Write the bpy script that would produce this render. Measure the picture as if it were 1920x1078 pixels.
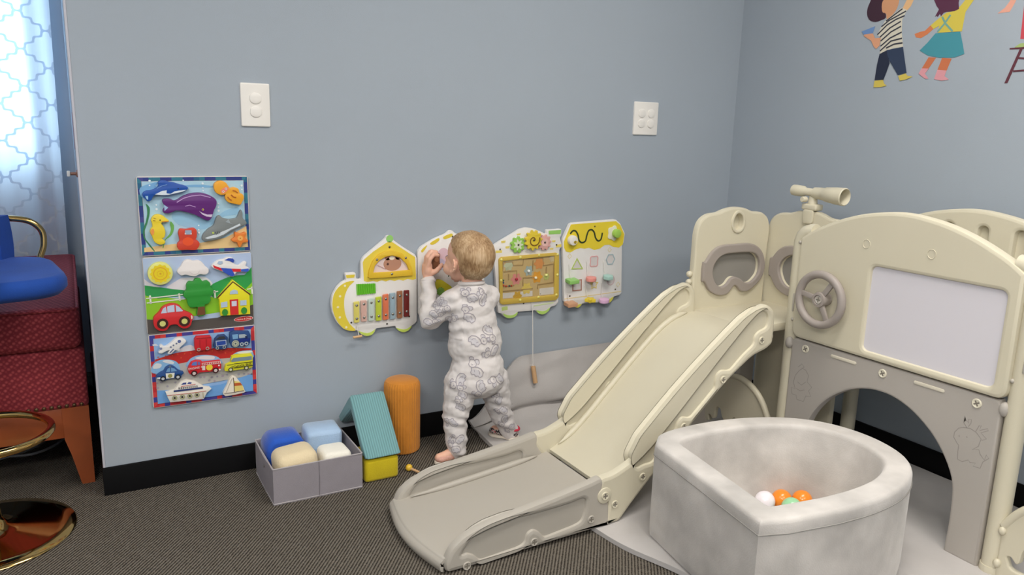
import bpy, bmesh, math, random
from mathutils import Vector, Matrix, Euler, noise
from mathutils.geometry import tessellate_polygon
from mathutils.bvhtree import BVHTree

for _o in list(bpy.data.objects):
    bpy.data.objects.remove(_o, do_unlink=True)
SC = bpy.context.scene
COL = SC.collection
PI = math.pi
random.seed(7)

# ------------------------------------------------------------------ camera
cam_d = bpy.data.cameras.new('camera'); cam_d.sensor_width = 36.0
cam_d.lens = 1449.95 / 1920 * 36.0
cam_d.clip_start = 0.05
cam = bpy.data.objects.new('camera', cam_d); COL.objects.link(cam)
_yaw, _pit, _rol = 0.52008, 0.20593, 0.02811
_f = Vector((math.sin(_yaw) * math.cos(_pit), math.cos(_yaw) * math.cos(_pit), -math.sin(_pit)))
_r = Vector((math.cos(_yaw), -math.sin(_yaw), 0)); _u = _r.cross(_f)
_r2 = _r * math.cos(_rol) + _u * math.sin(_rol); _u2 = -_r * math.sin(_rol) + _u * math.cos(_rol)
_m = Matrix((_r2, _u2, -_f)).transposed().to_4x4(); _m.translation = (-0.0228, -2.4452, 1.1134)
cam.matrix_world = _m
SC.camera = cam

# ------------------------------------------------------------------ view and world (sky outside the window)
SC.view_settings.view_transform = 'Standard'
SC.view_settings.look = 'None'
SC.view_settings.gamma = 1.0
SC.view_settings.use_curve_mapping = False
SC.view_settings.exposure = 0.1
world = bpy.data.worlds.new('sky'); SC.world = world; world.use_nodes = True
_bg = world.node_tree.nodes['Background']
_bg.inputs[0].default_value = (0.52, 0.76, 1.0, 1); _bg.inputs[1].default_value = 6.5

# ------------------------------------------------------------------ ceiling lamps (fixtures are built further down)
LAMPS = [(1.35, -1.55), (-0.9, -1.55), (0.9, -3.3), (-1.0, -3.3)]
LAMP_W = [32, 23, 27, 62]
CEIL = 2.5
for _i, (_x, _y) in enumerate(LAMPS):
    _l = bpy.data.lights.new('ceiling_lamp_light', 'AREA'); _l.shape = 'RECTANGLE'
    _l.size = 1.1; _l.size_y = 0.5; _l.energy = LAMP_W[_i]; _l.color = (1.0, 0.95, 0.88)
    _lo = bpy.data.objects.new('ceiling_lamp_light', _l); COL.objects.link(_lo)
    _lo.location = (_x, _y, CEIL - 0.075)
_p = bpy.data.lights.new('window_portal', 'AREA'); _p.shape = 'RECTANGLE'; _p.size = 1.2; _p.size_y = 1.3
_p.cycles.is_portal = True
_po = bpy.data.objects.new('window_portal', _p); COL.objects.link(_po)
_po.location = (-0.67, 1.36, 1.52); _po.rotation_euler = (-PI / 2, 0, 0)

# ------------------------------------------------------------------ materials
def lin(c):
    c = c / 255.0
    return c / 12.92 if c <= 0.04045 else ((c + 0.055) / 1.055) ** 2.4
def rgb(c): return (lin(c[0]), lin(c[1]), lin(c[2]), 1.0)
_MC = {}
def mat(name, c, rough=0.5, var=0.0, vs=20.0, bump=0.0, bs=120.0, metal=0.0, sheen=0.0, coat=0.0, spec=0.5, sss=0.0):
    if name in _MC: return _MC[name]
    m = bpy.data.materials.new(name); m.use_nodes = True
    nt = m.node_tree; b = nt.nodes['Principled BSDF']
    b.inputs['Base Color'].default_value = rgb(c)
    b.inputs['Roughness'].default_value = rough
    b.inputs['Metallic'].default_value = metal
    b.inputs['Specular IOR Level'].default_value = spec
    if sheen:
        b.inputs['Sheen Weight'].default_value = sheen; b.inputs['Sheen Roughness'].default_value = 0.4
    if coat:
        b.inputs['Coat Weight'].default_value = coat; b.inputs['Coat Roughness'].default_value = 0.15
    if sss:
        b.inputs['Subsurface Weight'].default_value = sss
        b.inputs['Subsurface Radius'].default_value = (0.012, 0.005, 0.003); b.inputs['Subsurface Scale'].default_value = 0.6
    tc = nt.nodes.new('ShaderNodeTexCoord')
    if var:
        n = nt.nodes.new('ShaderNodeTexNoise'); n.inputs['Scale'].default_value = vs; n.inputs['Detail'].default_value = 3
        nt.links.new(tc.outputs['Object'], n.inputs['Vector'])
        mr = nt.nodes.new('ShaderNodeMapRange'); mr.inputs[1].default_value = 0.3; mr.inputs[2].default_value = 0.7
        mr.inputs[3].default_value = 1 - var; mr.inputs[4].default_value = 1 + var
        nt.links.new(n.outputs[0], mr.inputs[0])
        mx = nt.nodes.new('ShaderNodeVectorMath'); mx.operation = 'SCALE'
        mx.inputs[0].default_value = rgb(c)[:3]
        nt.links.new(mr.outputs[0], mx.inputs['Scale']); nt.links.new(mx.outputs[0], b.inputs['Base Color'])
    if bump:
        n2 = nt.nodes.new('ShaderNodeTexNoise'); n2.inputs['Scale'].default_value = bs; n2.inputs['Detail'].default_value = 2
        nt.links.new(tc.outputs['Object'], n2.inputs['Vector'])
        bp = nt.nodes.new('ShaderNodeBump'); bp.inputs['Strength'].default_value = bump; bp.inputs['Distance'].default_value = 0.002
        nt.links.new(n2.outputs[0], bp.inputs['Height']); nt.links.new(bp.outputs[0], b.inputs['Normal'])
    _MC[name] = m
    return m
def N(m): return m.node_tree.nodes, m.node_tree.links, m.node_tree.nodes['Principled BSDF']
def paint(c, rough=0.45):
    return mat('paint_%d_%d_%d' % tuple(c), c, rough)

wall_m = mat('wall_paint_grey_blue', (162, 171, 181), 0.85, var=0.012, vs=3, bump=0.12, bs=400, spec=0.2)
black_m = mat('black_vinyl', (11, 11, 13), 0.6, spec=0.15)
cream = mat('cream_plastic', (209, 202, 180), 0.42, var=0.012, vs=6, bump=0.05, bs=500)
greyp = mat('warm_grey_plastic', (177, 171, 161), 0.5, var=0.012, vs=6, bump=0.06, bs=500)
greyd = mat('darker_grey_plastic', (176, 170, 163), 0.5, var=0.012, vs=6, bump=0.06, bs=500)
greyw = mat('mauve_grey_plastic', (158, 149, 143), 0.45, var=0.012, vs=6)
white_p = mat('white_plastic', (236, 232, 226), 0.4)
steel = mat('steel', (170, 168, 162), 0.35, metal=1.0)
brass = mat('polished_brass', (214, 178, 112), 0.1, metal=1.0)
wood = mat('natural_wood', (205, 165, 122), 0.55, var=0.08, vs=25)
redwood = mat('stained_wood', (150, 74, 38), 0.4, var=0.15, vs=9, coat=0.2)
velvet = mat('grey_velvet', (200, 195, 190), 0.95, var=0.2, vs=8, bump=0.3, bs=260, sheen=0.35)
matcloth = mat('grey_cotton', (186, 182, 180), 0.95, var=0.03, vs=14, bump=0.25, bs=500, sheen=0.15)
skin = mat('skin', (233, 183, 158), 0.55, var=0.05, vs=30, sss=0.15)
# striped carpet of looped pile
carpet = mat('ribbed_loop_carpet', (88, 82, 74), 1.0, spec=0.1)
def _carpet():
    n, l, b = N(carpet)
    tc = n.new('ShaderNodeTexCoord'); mp = n.new('ShaderNodeMapping'); mp.inputs['Rotation'].default_value = (0, 0, 0.65)
    l.new(tc.outputs['Object'], mp.inputs[0])
    w = n.new('ShaderNodeTexWave'); w.inputs['Scale'].default_value = 38.0; w.inputs['Distortion'].default_value = 1.6
    w.inputs['Detail'].default_value = 2; w.inputs['Detail Scale'].default_value = 6
    l.new(mp.outputs[0], w.inputs[0])
    ns = n.new('ShaderNodeTexNoise'); ns.inputs['Scale'].default_value = 190; ns.inputs['Detail'].default_value = 2
    l.new(tc.outputs['Object'], ns.inputs['Vector'])
    mul = n.new('ShaderNodeMath'); mul.operation = 'MULTIPLY_ADD'
    l.new(ns.outputs[0], mul.inputs[0]); mul.inputs[1].default_value = 0.9; l.new(w.outputs[1], mul.inputs[2])
    rp = n.new('ShaderNodeValToRGB'); l.new(mul.outputs[0], rp.inputs[0])
    e = rp.color_ramp.elements
    e[0].position = 0.25; e[0].color = rgb((36, 33, 30)); e[1].position = 1.25 / 1.4; e[1].color = rgb((122, 115, 105))
    x = rp.color_ramp.elements.new(0.6); x.color = rgb((70, 65, 59))
    l.new(rp.outputs[0], b.inputs['Base Color'])
    bp = n.new('ShaderNodeBump'); bp.inputs['Strength'].default_value = 0.9; bp.inputs['Distance'].default_value = 0.004
    l.new(mul.outputs[0], bp.inputs['Height']); l.new(bp.outputs[0], b.inputs['Normal'])
_carpet()

# ------------------------------------------------------------------ object helpers
def tag(o, label=None, cat=None, group=None, kind=None):
    if label: o['label'] = label
    if cat: o['category'] = cat
    if group: o['group'] = group
    if kind: o['kind'] = kind
    return o
FRONT = Euler((PI / 2, 0, 0))                                    # local x -> X, y -> Z, z -> -Y (things on the back wall)
SIDE = Matrix(((0, 0, -1), (-1, 0, 0), (0, 1, 0))).to_euler()    # local x -> -Y, y -> Z, z -> -X
def thing(name, label, cat, loc=(0, 0, 0), rot=(0, 0, 0), group=None):
    o = bpy.data.objects.new(name, None); COL.objects.link(o); o.empty_display_size = 0.05
    o.location = loc; o.rotation_euler = rot
    return tag(o, label, cat, group)
def link(name, me, m, parent=None, loc=(0, 0, 0), rot=(0, 0, 0), smooth=35, label=None):
    if isinstance(me, bmesh.types.BMesh):
        bm = me; me = bpy.data.meshes.new(name); bm.to_mesh(me); bm.free()
    if m is not None and not me.materials:
        for mm in (m if isinstance(m, (list, tuple)) else [m]): me.materials.append(mm)
    if smooth:
        me.shade_smooth()
        if smooth < 180: me.set_sharp_from_angle(angle=math.radians(smooth))
    o = bpy.data.objects.new(name, me); COL.objects.link(o)
    o.location = loc; o.rotation_euler = rot
    if parent is not None: o.parent = parent
    if label: o['label'] = label
    return o
def dup(src, parent=None, loc=None, rot=None):
    c = src.copy(); COL.objects.link(c)
    if parent is not None: c.parent = parent
    if loc is not None: c.location = loc
    if rot is not None: c.rotation_euler = rot
    return c
def struct(name, bm, m, **k): return tag(link(name, bm, m, **k), kind='structure')

def area2(p): return sum(p[i][0] * p[(i + 1) % len(p)][1] - p[(i + 1) % len(p)][0] * p[i][1] for i in range(len(p)))
def clean(p):
    q = []
    for a in p:
        if not q or (abs(a[0] - q[-1][0]) + abs(a[1] - q[-1][1])) > 1e-6: q.append((a[0], a[1]))
    if len(q) > 1 and abs(q[0][0] - q[-1][0]) + abs(q[0][1] - q[-1][1]) < 1e-6: q.pop()
    return q
def inset(p, d):
    n = len(p); out = []
    for i in range(n):
        a, b, c = Vector(p[i - 1]), Vector(p[i]), Vector(p[(i + 1) % n])
        e1 = (b - a); e2 = (c - b)
        if e1.length < 1e-9 or e2.length < 1e-9: out.append(p[i]); continue
        e1.normalize(); e2.normalize()
        n1 = Vector((-e1.y, e1.x)); n2 = Vector((-e2.y, e2.x)); s = n1 + n2
        if s.length < 1e-6: s = n1.copy()
        s.normalize(); k = max(0.5, s.dot(n1))
        q = b + s * (d / k); out.append((q.x, q.y))
    return out
def plate_bm(loops, thick, bevel=0.0, z0=0.0, both=False):
    """Solid plate in local xy, from z0 to z0 + thick; first loop outer, the others holes."""
    bm = bmesh.new(); L = []
    for i, p in enumerate(loops):
        p = clean(p); a = area2(p)
        if (i == 0) != (a > 0): p = p[::-1]
        L.append(p)
    def ring(pts, z): return [bm.verts.new((x, y, z)) for x, y in pts]
    levels = []
    bevel = min(bevel, thick * 0.49)
    if both and bevel:
        if bevel >= 0.004: levels.append((bevel * 1.12, z0))
        levels.append((bevel, z0)); levels.append((0, z0 + bevel))
    else: levels.append((0, z0))
    if bevel:
        levels.append((0, z0 + thick - bevel)); levels.append((bevel * 0.3, z0 + thick - bevel * 0.3)); levels.append((bevel, z0 + thick))
        if bevel >= 0.004: levels.append((bevel * 1.12, z0 + thick))
    else: levels.append((0, z0 + thick))
    R = []
    for d, z in levels: R.append([ring(inset(p, d) if d else p, z) for p in L])
    for k in range(len(levels) - 1):
        for a, b in zip(R[k], R[k + 1]):
            n = len(a)
            for i in range(n):
                j = (i + 1) % n
                try: bm.faces.new((a[i], a[j], b[j], b[i]))
                except ValueError: pass
    for rs, flip in ((R[0], True), (R[-1], False)):
        flat = [v for r_ in rs for v in r_]
        tris = tessellate_polygon([[Vector((v.co.x, v.co.y, 0)) for v in r_] for r_ in rs])
        for t in tris:
            vs = [flat[i] for i in t]
            ar = (vs[1].co - vs[0].co).cross(vs[2].co - vs[0].co).z
            if (ar < 0) != flip: vs = vs[::-1]
            try: bm.faces.new(vs)
            except ValueError: pass
    return bm
def plate(name, loops, thick, m, parent=None, bevel=0.0, z0=0.0, both=False, **k):
    if loops and not isinstance(loops[0][0], (tuple, list)): loops = [loops]
    return link(name, plate_bm(loops, thick, bevel, z0, both), m, parent, **k)
def sm(pts, n=5, closed=True):
    """Catmull-Rom through the points."""
    P = [Vector(p) for p in pts]; L = len(P); out = []
    rng = range(L) if closed else range(L - 1)
    for i in rng:
        if closed: a, b, c, d = P[i - 1], P[i], P[(i + 1) % L], P[(i + 2) % L]
        else: a, b, c, d = P[max(i - 1, 0)], P[i], P[i + 1], P[min(i + 2, L - 1)]
        for k in range(n):
            t = k / n
            q = 0.5 * ((2 * b) + (c - a) * t + (2 * a - 5 * b + 4 * c - d) * t * t + (3 * b - a - 3 * c + d) * t ** 3)
            out.append(tuple(q))
    if not closed: out.append(tuple(P[-1]))
    return out
def circ(cx, cy, r, n=24, ry=None, a0=0.0, a1=2 * PI, rot=0.0):
    ry = r if ry is None else ry; full = abs(a1 - a0 - 2 * PI) < 1e-6
    out = []
    for i in range(n if full else n + 1):
        t = a0 + (a1 - a0) * i / n
        x, y = r * math.cos(t), ry * math.sin(t)
        out.append((cx + x * math.cos(rot) - y * math.sin(rot), cy + x * math.sin(rot) + y * math.cos(rot)))
    return out
def rrect(x0, y0, x1, y1, r, n=5):
    r = min(r, (x1 - x0) / 2 - 1e-5, (y1 - y0) / 2 - 1e-5); out = []
    for cx, cy, a in ((x1 - r, y0 + r, -PI / 2), (x1 - r, y1 - r, 0), (x0 + r, y1 - r, PI / 2), (x0 + r, y0 + r, PI)):
        out += [(cx + r * math.cos(a + PI / 2 * i / n), cy + r * math.sin(a + PI / 2 * i / n)) for i in range(n + 1)]
    return out
def rpoly(pts, r, n=4):
    """Polygon with rounded corners (r may be a list)."""
    out = []; L = len(pts)
    for i in range(L):
        a, b, c = Vector(pts[i - 1][:2]), Vector(pts[i][:2]), Vector(pts[(i + 1) % L][:2])
        rr = r[i] if isinstance(r, (list, tuple)) else r
        u = (a - b); v = (c - b); k = min(rr, u.length * 0.45, v.length * 0.45)
        if k < 1e-6: out.append(tuple(b)); continue
        p, q = b + u.normalized() * k, b + v.normalized() * k
        for s in range(n + 1):
            t = s / n; w = p * (1 - t) ** 2 + b * 2 * t * (1 - t) + q * t * t; out.append((w.x, w.y))
    return out
def tube_bm(path, r, seg=10, closed=False, cap=True, bm=None):
    P = [Vector(p) for p in path]; n = len(P); own = bm is None
    if own: bm = bmesh.new()
    rr = r if isinstance(r, (list, tuple)) else [r] * n
    T = []
    for i in range(n):
        a = P[(i - 1) % n] if (closed or i > 0) else P[i]
        b = P[(i + 1) % n] if (closed or i < n - 1) else P[i]
        T.append((b - a).normalized())
    up = Vector((0, 0, 1)) if abs(T[0].z) < 0.9 else Vector((1, 0, 0))
    nrm = (up - T[0] * up.dot(T[0])).normalized(); rings = []
    for i in range(n):
        if i:
            q = T[i - 1].rotation_difference(T[i]); nrm = q @ nrm
            nrm = (nrm - T[i] * nrm.dot(T[i])).normalized()
        bn = T[i].cross(nrm)
        rings.append([bm.verts.new(P[i] + (nrm * math.cos(2 * PI * k / seg) + bn * math.sin(2 * PI * k / seg)) * rr[i]) for k in range(seg)])
    m = n if closed else n - 1
    for i in range(m):
        A, B = rings[i], rings[(i + 1) % n]
        off = 0
        if closed and i == n - 1:
            off = min(range(seg), key=lambda s: (A[0].co - B[s].co).length)
        for k in range(seg):
            bm.faces.new((A[k], A[(k + 1) % seg], B[(k + 1 + off) % seg], B[(k + off) % seg]))
    if not closed and cap:
        bm.faces.new(rings[0][::-1]); bm.faces.new(rings[-1])
    return bm
def tube(name, path, r, m, parent=None, seg=10, closed=False, **k):
    return link(name, tube_bm(path, r, seg, closed), m, parent, **k)
def lathe_bm(prof, seg=32, rmod=None):
    bm = bmesh.new(); rings = []
    for r, z in prof:
        if r < 1e-6: rings.append([bm.verts.new((0, 0, z))])
        else: rings.append([bm.verts.new(((r * (rmod(i) if rmod else 1)) * math.cos(2 * PI * i / seg), (r * (rmod(i) if rmod else 1)) * math.sin(2 * PI * i / seg), z)) for i in range(seg)])
    for a, b in zip(rings, rings[1:]):
        if len(a) == 1 and len(b) == 1: continue
        for i in range(seg):
            j = (i + 1) % seg
            if len(a) == 1: bm.faces.new((a[0], b[j], b[i]))
            elif len(b) == 1: bm.faces.new((a[i], a[j], b[0]))
            else: bm.faces.new((a[i], a[j], b[j], b[i]))
    bmesh.ops.recalc_face_normals(bm, faces=bm.faces)
    return bm
def lathe(name, prof, m, parent=None, seg=32, **k): return link(name, lathe_bm(prof, seg), m, parent, **k)
def rbox_bm(sx, sy, sz, r=0.0, seg=3, c=(0, 0, 0)):
    bm = bmesh.new(); bmesh.ops.create_cube(bm, size=1)
    for v in bm.verts: v.co = Vector((v.co.x * sx, v.co.y * sy, v.co.z * sz))
    if r: bmesh.ops.bevel(bm, geom=bm.edges[:] , offset=r, segments=seg, affect='EDGES', profile=0.5)
    for v in bm.verts: v.co += Vector(c)
    return bm
def box(name, x0, x1, y0, y1, z0, z1, m, parent=None, r=0.0, seg=2, **k):
    return link(name, rbox_bm(x1 - x0, y1 - y0, z1 - z0, r, seg, ((x0 + x1) / 2, (y0 + y1) / 2, (z0 + z1) / 2)), m, parent, **k)
def boxbm(x0, x1, y0, y1, z0, z1): return rbox_bm(x1 - x0, y1 - y0, z1 - z0, 0, 1, ((x0 + x1) / 2, (y0 + y1) / 2, (z0 + z1) / 2))
def sphere_bm(r, c=(0, 0, 0), u=20, v=12, s=(1, 1, 1)):
    bm = bmesh.new(); bmesh.ops.create_uvsphere(bm, u_segments=u, v_segments=v, radius=r)
    for w in bm.verts: w.co = Vector((w.co.x * s[0] + c[0], w.co.y * s[1] + c[1], w.co.z * s[2] + c[2]))
    return bm
def stroke(name, pts, w, z, m, parent=None, closed=False, thick=0.0006, **k):
    """A flat painted line: a ribbon in local xy at height z."""
    P = [Vector(p[:2]) for p in pts]; n = len(P); l_, r_ = [], []
    for i in range(n):
        a = P[(i - 1) % n] if (closed or i) else P[i]; b = P[(i + 1) % n] if (closed or i < n - 1) else P[i]
        t = (b - a).normalized(); nn = Vector((-t.y, t.x)) * (w / 2); l_.append(tuple(P[i] + nn)); r_.append(tuple(P[i] - nn))
    if closed: return plate(name, [l_, r_] if abs(area2(l_)) > abs(area2(r_)) else [r_, l_], thick, m, parent, z0=z, **k)
    return plate(name, r_ + l_[::-1], thick, m, parent, z0=z, **k)
def text(name, s, size, m, parent, loc=(0, 0, 0), rot=(0, 0, 0), thick=0.0004, sx=1.0, shear=0.0):
    cu = bpy.data.curves.new(name, 'FONT'); cu.body = s; cu.size = size; cu.extrude = thick; cu.align_x = 'CENTER'; cu.align_y = 'CENTER'
    cu.resolution_u = 3; cu.shear = shear
    t = bpy.data.objects.new(name, cu); COL.objects.link(t)
    me = bpy.data.meshes.new_from_object(t.evaluated_get(bpy.context.evaluated_depsgraph_get()))
    bpy.data.objects.remove(t); bpy.data.curves.remove(cu)
    me.name = name; me.materials.clear()
    o = link(name, me, m, parent, loc, rot, smooth=0); o.scale = (sx, 1, 1)
    o['kind'] = 'stuff'
    return o

# ================================================================== the room
W = 2.435
struct('floor', boxbm(-2.1, W + 0.1, -4.3, 1.4, -0.08, 0.0), carpet)
struct('ceiling', boxbm(-2.1, W + 0.1, -4.3, 1.4, CEIL, CEIL + 0.08), mat('ceiling_white', (226, 224, 218), 0.9))
struct('wall_back', boxbm(0.0, W + 0.1, 0.0, 0.12, 0, CEIL), wall_m)
struct('wall_right', boxbm(W, W + 0.1, -4.3, 0.0, 0, CEIL), wall_m)
struct('wall_return', boxbm(0.0, 0.12, 0.12, 1.3, 0, CEIL), wall_m)
struct('wall_left', boxbm(-2.1, -2.0, -4.3, 1.4, 0, CEIL), wall_m)
struct('wall_front', boxbm(-2.0, W, -4.3, -4.2, 0, CEIL), wall_m)
# window wall with its opening (the sill is hidden by the curtain)
WX0, WX1, WZ0, WZ1, WY = -1.25, -0.075, 0.885, 2.2, 1.30
_ww = plate_bm([[(-2.0, 0), (0.12, 0), (0.12, CEIL), (-2.0, CEIL)], [(WX0, WZ0), (WX1, WZ0), (WX1, WZ1), (WX0, WZ1)]], 0.1)
struct('wall_window', _ww, wall_m, loc=(0, WY + 0.1, 0), rot=FRONT)
wf = tag(thing('window_1', None, None, (0, WY + 0.06, 0), FRONT), kind='structure')
_fr = mat('window_frame_white', (235, 235, 232), 0.5)
plate('window_frame', [[(WX0, WZ0), (WX1, WZ0), (WX1, WZ1), (WX0, WZ1)], rrect(WX0 + .04, WZ0 + .04, WX1 - .04, WZ1 - .04, .002)], 0.05, _fr, wf, 0.004)
box('mullion', -0.68, -0.645, WZ0 + .04, WZ1 - .04, 0.005, 0.045, _fr, wf, 0.003)
glass = bpy.data.materials.new('window_glass'); glass.use_nodes = True
_n = glass.node_tree; _n.nodes.clear()
_o = _n.nodes.new('ShaderNodeOutputMaterial'); _t = _n.nodes.new('ShaderNodeBsdfTransparent'); _g = _n.nodes.new('ShaderNodeBsdfGlossy')
_x = _n.nodes.new('ShaderNodeMixShader'); _x.inputs[0].default_value = 0.06; _g.inputs['Roughness'].default_value = 0.02
_n.links.new(_t.outputs[0], _x.inputs[1]); _n.links.new(_g.outputs[0], _x.inputs[2]); _n.links.new(_x.outputs[0], _o.inputs[0])
for xa, xb in ((WX0 + .04, -0.68), (-0.645, WX1 - .04)):
    plate('pane', [(xa, WZ0 + .04), (xb, WZ0 + .04), (xb, WZ1 - .04), (xa, WZ1 - .04)], 0.004, glass, wf, z0=0.02)
# baseboards and the corner bead
BB = 0.0875
def bboard(name, pts): return struct(name, plate_bm([pts], BB, 0.003), black_m)
bboard('baseboard_back', [(-0.006, -0.009), (W, -0.009), (W, 0.0), (0.0, 0.0), (0.0, 1.3), (-0.006, 1.3)])
bboard('baseboard_right', [(W - 0.009, -4.2), (W, -4.2), (W, -0.009), (W - 0.009, -0.009)])
struct('trim_1', plate_bm([rrect(-0.004, -0.003, 0.003, 0.004, 0.002)], CEIL - BB, z0=BB), mat('corner_bead', (188, 188, 198), 0.6))

# ceiling lamp fixtures (above the frame)
for i, (x, y) in enumerate(LAMPS):
    t = thing('ceiling_light', 'fluorescent ceiling light panel ' + ('above the ball pit and slide', 'above the bar stool', 'by the front wall on the playset side', 'by the front wall on the bench side')[i], 'ceiling light', (x, y, CEIL), group='ceiling lights above the room')
    plate('light_frame', [rrect(-0.61, -0.31, 0.61, 0.31, 0.01), rrect(-0.56, -0.26, 0.56, 0.26, 0.005)], 0.06, white_p, t, z0=-0.06)

# ---------------------------------------------------------------- trellis curtain
cur_m = bpy.data.materials.new('trellis_sheer_cloth'); cur_m.use_nodes = True
def _curtain():
    nt = cur_m.node_tree; nt.nodes.clear(); nn = nt.nodes.new; l = nt.links.new
    tc = nn('ShaderNodeTexCoord'); sx = nn('ShaderNodeSeparateXYZ'); l(tc.outputs['UV'], sx.inputs[0])
    def m(op, a, b=None, c=None):
        k = nn('ShaderNodeMath'); k.operation = op
        for i, v in enumerate((a, b, c)):
            if v is None: continue
            if isinstance(v, (int, float)): k.inputs[i].default_value = v
            else: l(v, k.inputs[i])
        return k.outputs[0]
    # diagonal lattice with stepped (barbed) lines: |frac(u) - 1/2| + |frac(v) - 1/2| against 1/2, pushed by a square wave
    u = m('ABSOLUTE', m('SUBTRACT', m('FRACT', sx.outputs[0]), 0.5)); v = m('ABSOLUTE', m('SUBTRACT', m('FRACT', sx.outputs[1]), 0.5))
    d = m('ABSOLUTE', m('SUBTRACT', m('ADD', u, v), 0.5))
    wob = m('MULTIPLY', m('SINE', m('MULTIPLY', m('SUBTRACT', u, v), 6 * PI)), 0.045)
    dd = m('ABSOLUTE', m('ADD', m('SUBTRACT', m('ADD', u, v), 0.5), wob))
    line = m('LESS_THAN', dd, 0.042)
    col = nn('ShaderNodeMix'); col.data_type = 'RGBA'; l(line, col.inputs[0])
    col.inputs[6].default_value = rgb((190, 190, 204)); col.inputs[7].default_value = rgb((250, 248, 246))
    trc = nn('ShaderNodeMix'); trc.data_type = 'RGBA'; l(line, trc.inputs[0])
    trc.inputs[6].default_value = (0.9, 0.93, 0.95, 1); trc.inputs[7].default_value = (0.30, 0.40, 0.52, 1)
    df = nn('ShaderNodeBsdfDiffuse'); tr = nn('ShaderNodeBsdfTranslucent'); mx = nn('ShaderNodeMixShader'); out = nn('ShaderNodeOutputMaterial')
    l(col.outputs[2], df.inputs[0]); l(trc.outputs[2], tr.inputs[0]); mx.inputs[0].default_value = 0.55
    l(df.outputs[0], mx.inputs[1]); l(tr.outputs[0], mx.inputs[2]); l(mx.outputs[0], out.inputs[0])
_curtain()
bm = bmesh.new(); uvl = bm.loops.layers.uv.new('UVMap'); nx, nz = 120, 30
g = []
for j in range(nz + 1):
    z = 0.30 + (2.35 - 0.30) * j / nz; row = []
    for i in range(nx + 1):
        s = i / nx; x = -1.45 + (1.45 - 0.042) * s
        y = 1.185 + 0.016 * math.sin(s * 42 + 0.4 * math.sin(z * 2)) + 0.008 * math.sin(s * 95 + z)
        row.append(bm.verts.new((x - 0.012 * (1.5 - z) * (s > 0.97), y, z)))
    g.append(row)
for j in range(nz):
    for i in range(nx):
        f = bm.faces.new((g[j][i], g[j][i + 1], g[j + 1][i + 1], g[j + 1][i]))
        for lp, (a, b_) in zip(f.loops, ((i, j), (i + 1, j), (i + 1, j + 1), (i, j + 1))):
            lp[uvl].uv = (a / nx * 1.41 / 0.18 + 0.27, (0.30 + 2.05 * b_ / nz) / 0.14 + 0.33)
tag(link('curtain', bm, cur_m, smooth=180), 'sheer white curtain with a trellis pattern glowing in front of the window', 'curtain')

# ================================================================== crawl mat: on the floor and folded up the back wall
def sm01(t): t = max(0, min(1, t)); return t * t * (3 - 2 * t)
MT = 0.016
def matz(x, y):
    z = MT
    # ripples left by being pushed around
    z += 0.004 * noise.noise((x * 5, y * 5, 1.0)) + 0.002 * noise.noise((x * 14, y * 9, 4.0))
    z += 0.012 * math.exp(-((y + 0.95 - 0.30 * (x - 1.5)) / 0.05) ** 2) * sm01((1.9 - x) / 0.3) * sm01((x - 1.24) / 0.1)
    return max(z, 0.008)
_q = sm([(-0.275, MT), (-0.20, MT + 0.002), (-0.135, MT + 0.010), (-0.085, 0.034), (-0.052, 0.055), (-0.040, 0.064), (-0.050, 0.072), (-0.060, 0.086), (-0.058, 0.115), (-0.046, 0.155), (-0.033, 0.20), (-0.0245, 0.240), (-0.0235, 0.262)], 40, False)
FP = _q; FP_N = len(_q) - 1
bm = bmesh.new(); nu, nv = 80, 130; gt, gb = [], []
# v runs from the camera end (y -1.9) to the wall and up to the top of the fold
for i in range(nu + 1):
    s = i / nu; rt, rb = [], []
    xl0 = 1.205
    for j in range(nv + 1):
        t = j / nv; y = -1.95 + 1.95 * min(1, t / 0.86)
        xl = 1.205 + 0.010 * math.sin(y * 7) * (y > -0.7) - 0.006 * math.sin(y * 19 + 1)
        xl += -0.032 * sm01((-0.55 - y) / 0.25) + 0.24 * max(0, -0.81 - y)
        x = xl + (2.415 - xl) * s
        ytop = -0.012
        if t < 0.74:
            z = matz(x, y); p = Vector((x, y, z)); n_ = Vector((0, 0, 1))
        else:
            # the fold: leaves the floor in a loose curve and leans on the wall
            q = (t - 0.74) / 0.26; y0 = -1.95 + 1.95 * 0.74 / 0.86
            hgt = (0.262 + 0.014 * (x - 1.4)) * (0.10 + 0.90 * sm01((x - 1.20) / 0.22))
            k_ = min(FP_N, q * FP_N); yy, zz = FP[int(k_)]; zz = MT + (zz - MT) * hgt / 0.262
            if q > 0.42:
                e_ = sm01((q - 0.42) / 0.15) * sm01((1.02 - q) / 0.2)
                yy -= e_ * (0.011 * max(0, math.sin(x * 10.0 - zz * 30)) + 0.010 * noise.noise((x * 8, zz * 10, 2)))
            p = Vector((x, min(-0.0235, yy), zz))
        rt.append(bm.verts.new(p)); rb.append(bm.verts.new(Vector((p.x, min(p.y + (0.013 if t >= 0.74 else 0), -0.0105), max(0.001, p.z - (0.014 if t < 0.8 else 0.005))))))
    gt.append(rt); gb.append(rb)
for i in range(nu):
    for j in range(nv):
        bm.faces.new((gt[i][j], gt[i + 1][j], gt[i + 1][j + 1], gt[i][j + 1]))
        bm.faces.new((gb[i][j], gb[i][j + 1], gb[i + 1][j + 1], gb[i + 1][j]))
for i in range(nu):
    bm.faces.new((gt[i][0], gb[i][0], gb[i + 1][0], gt[i + 1][0])); bm.faces.new((gt[i][nv], gt[i + 1][nv], gb[i + 1][nv], gb[i][nv]))
for j in range(nv):
    bm.faces.new((gt[0][j], gt[0][j + 1], gb[0][j + 1], gb[0][j])); bm.faces.new((gt[nu][j], gb[nu][j], gb[nu][j + 1], gt[nu][j + 1]))
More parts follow.
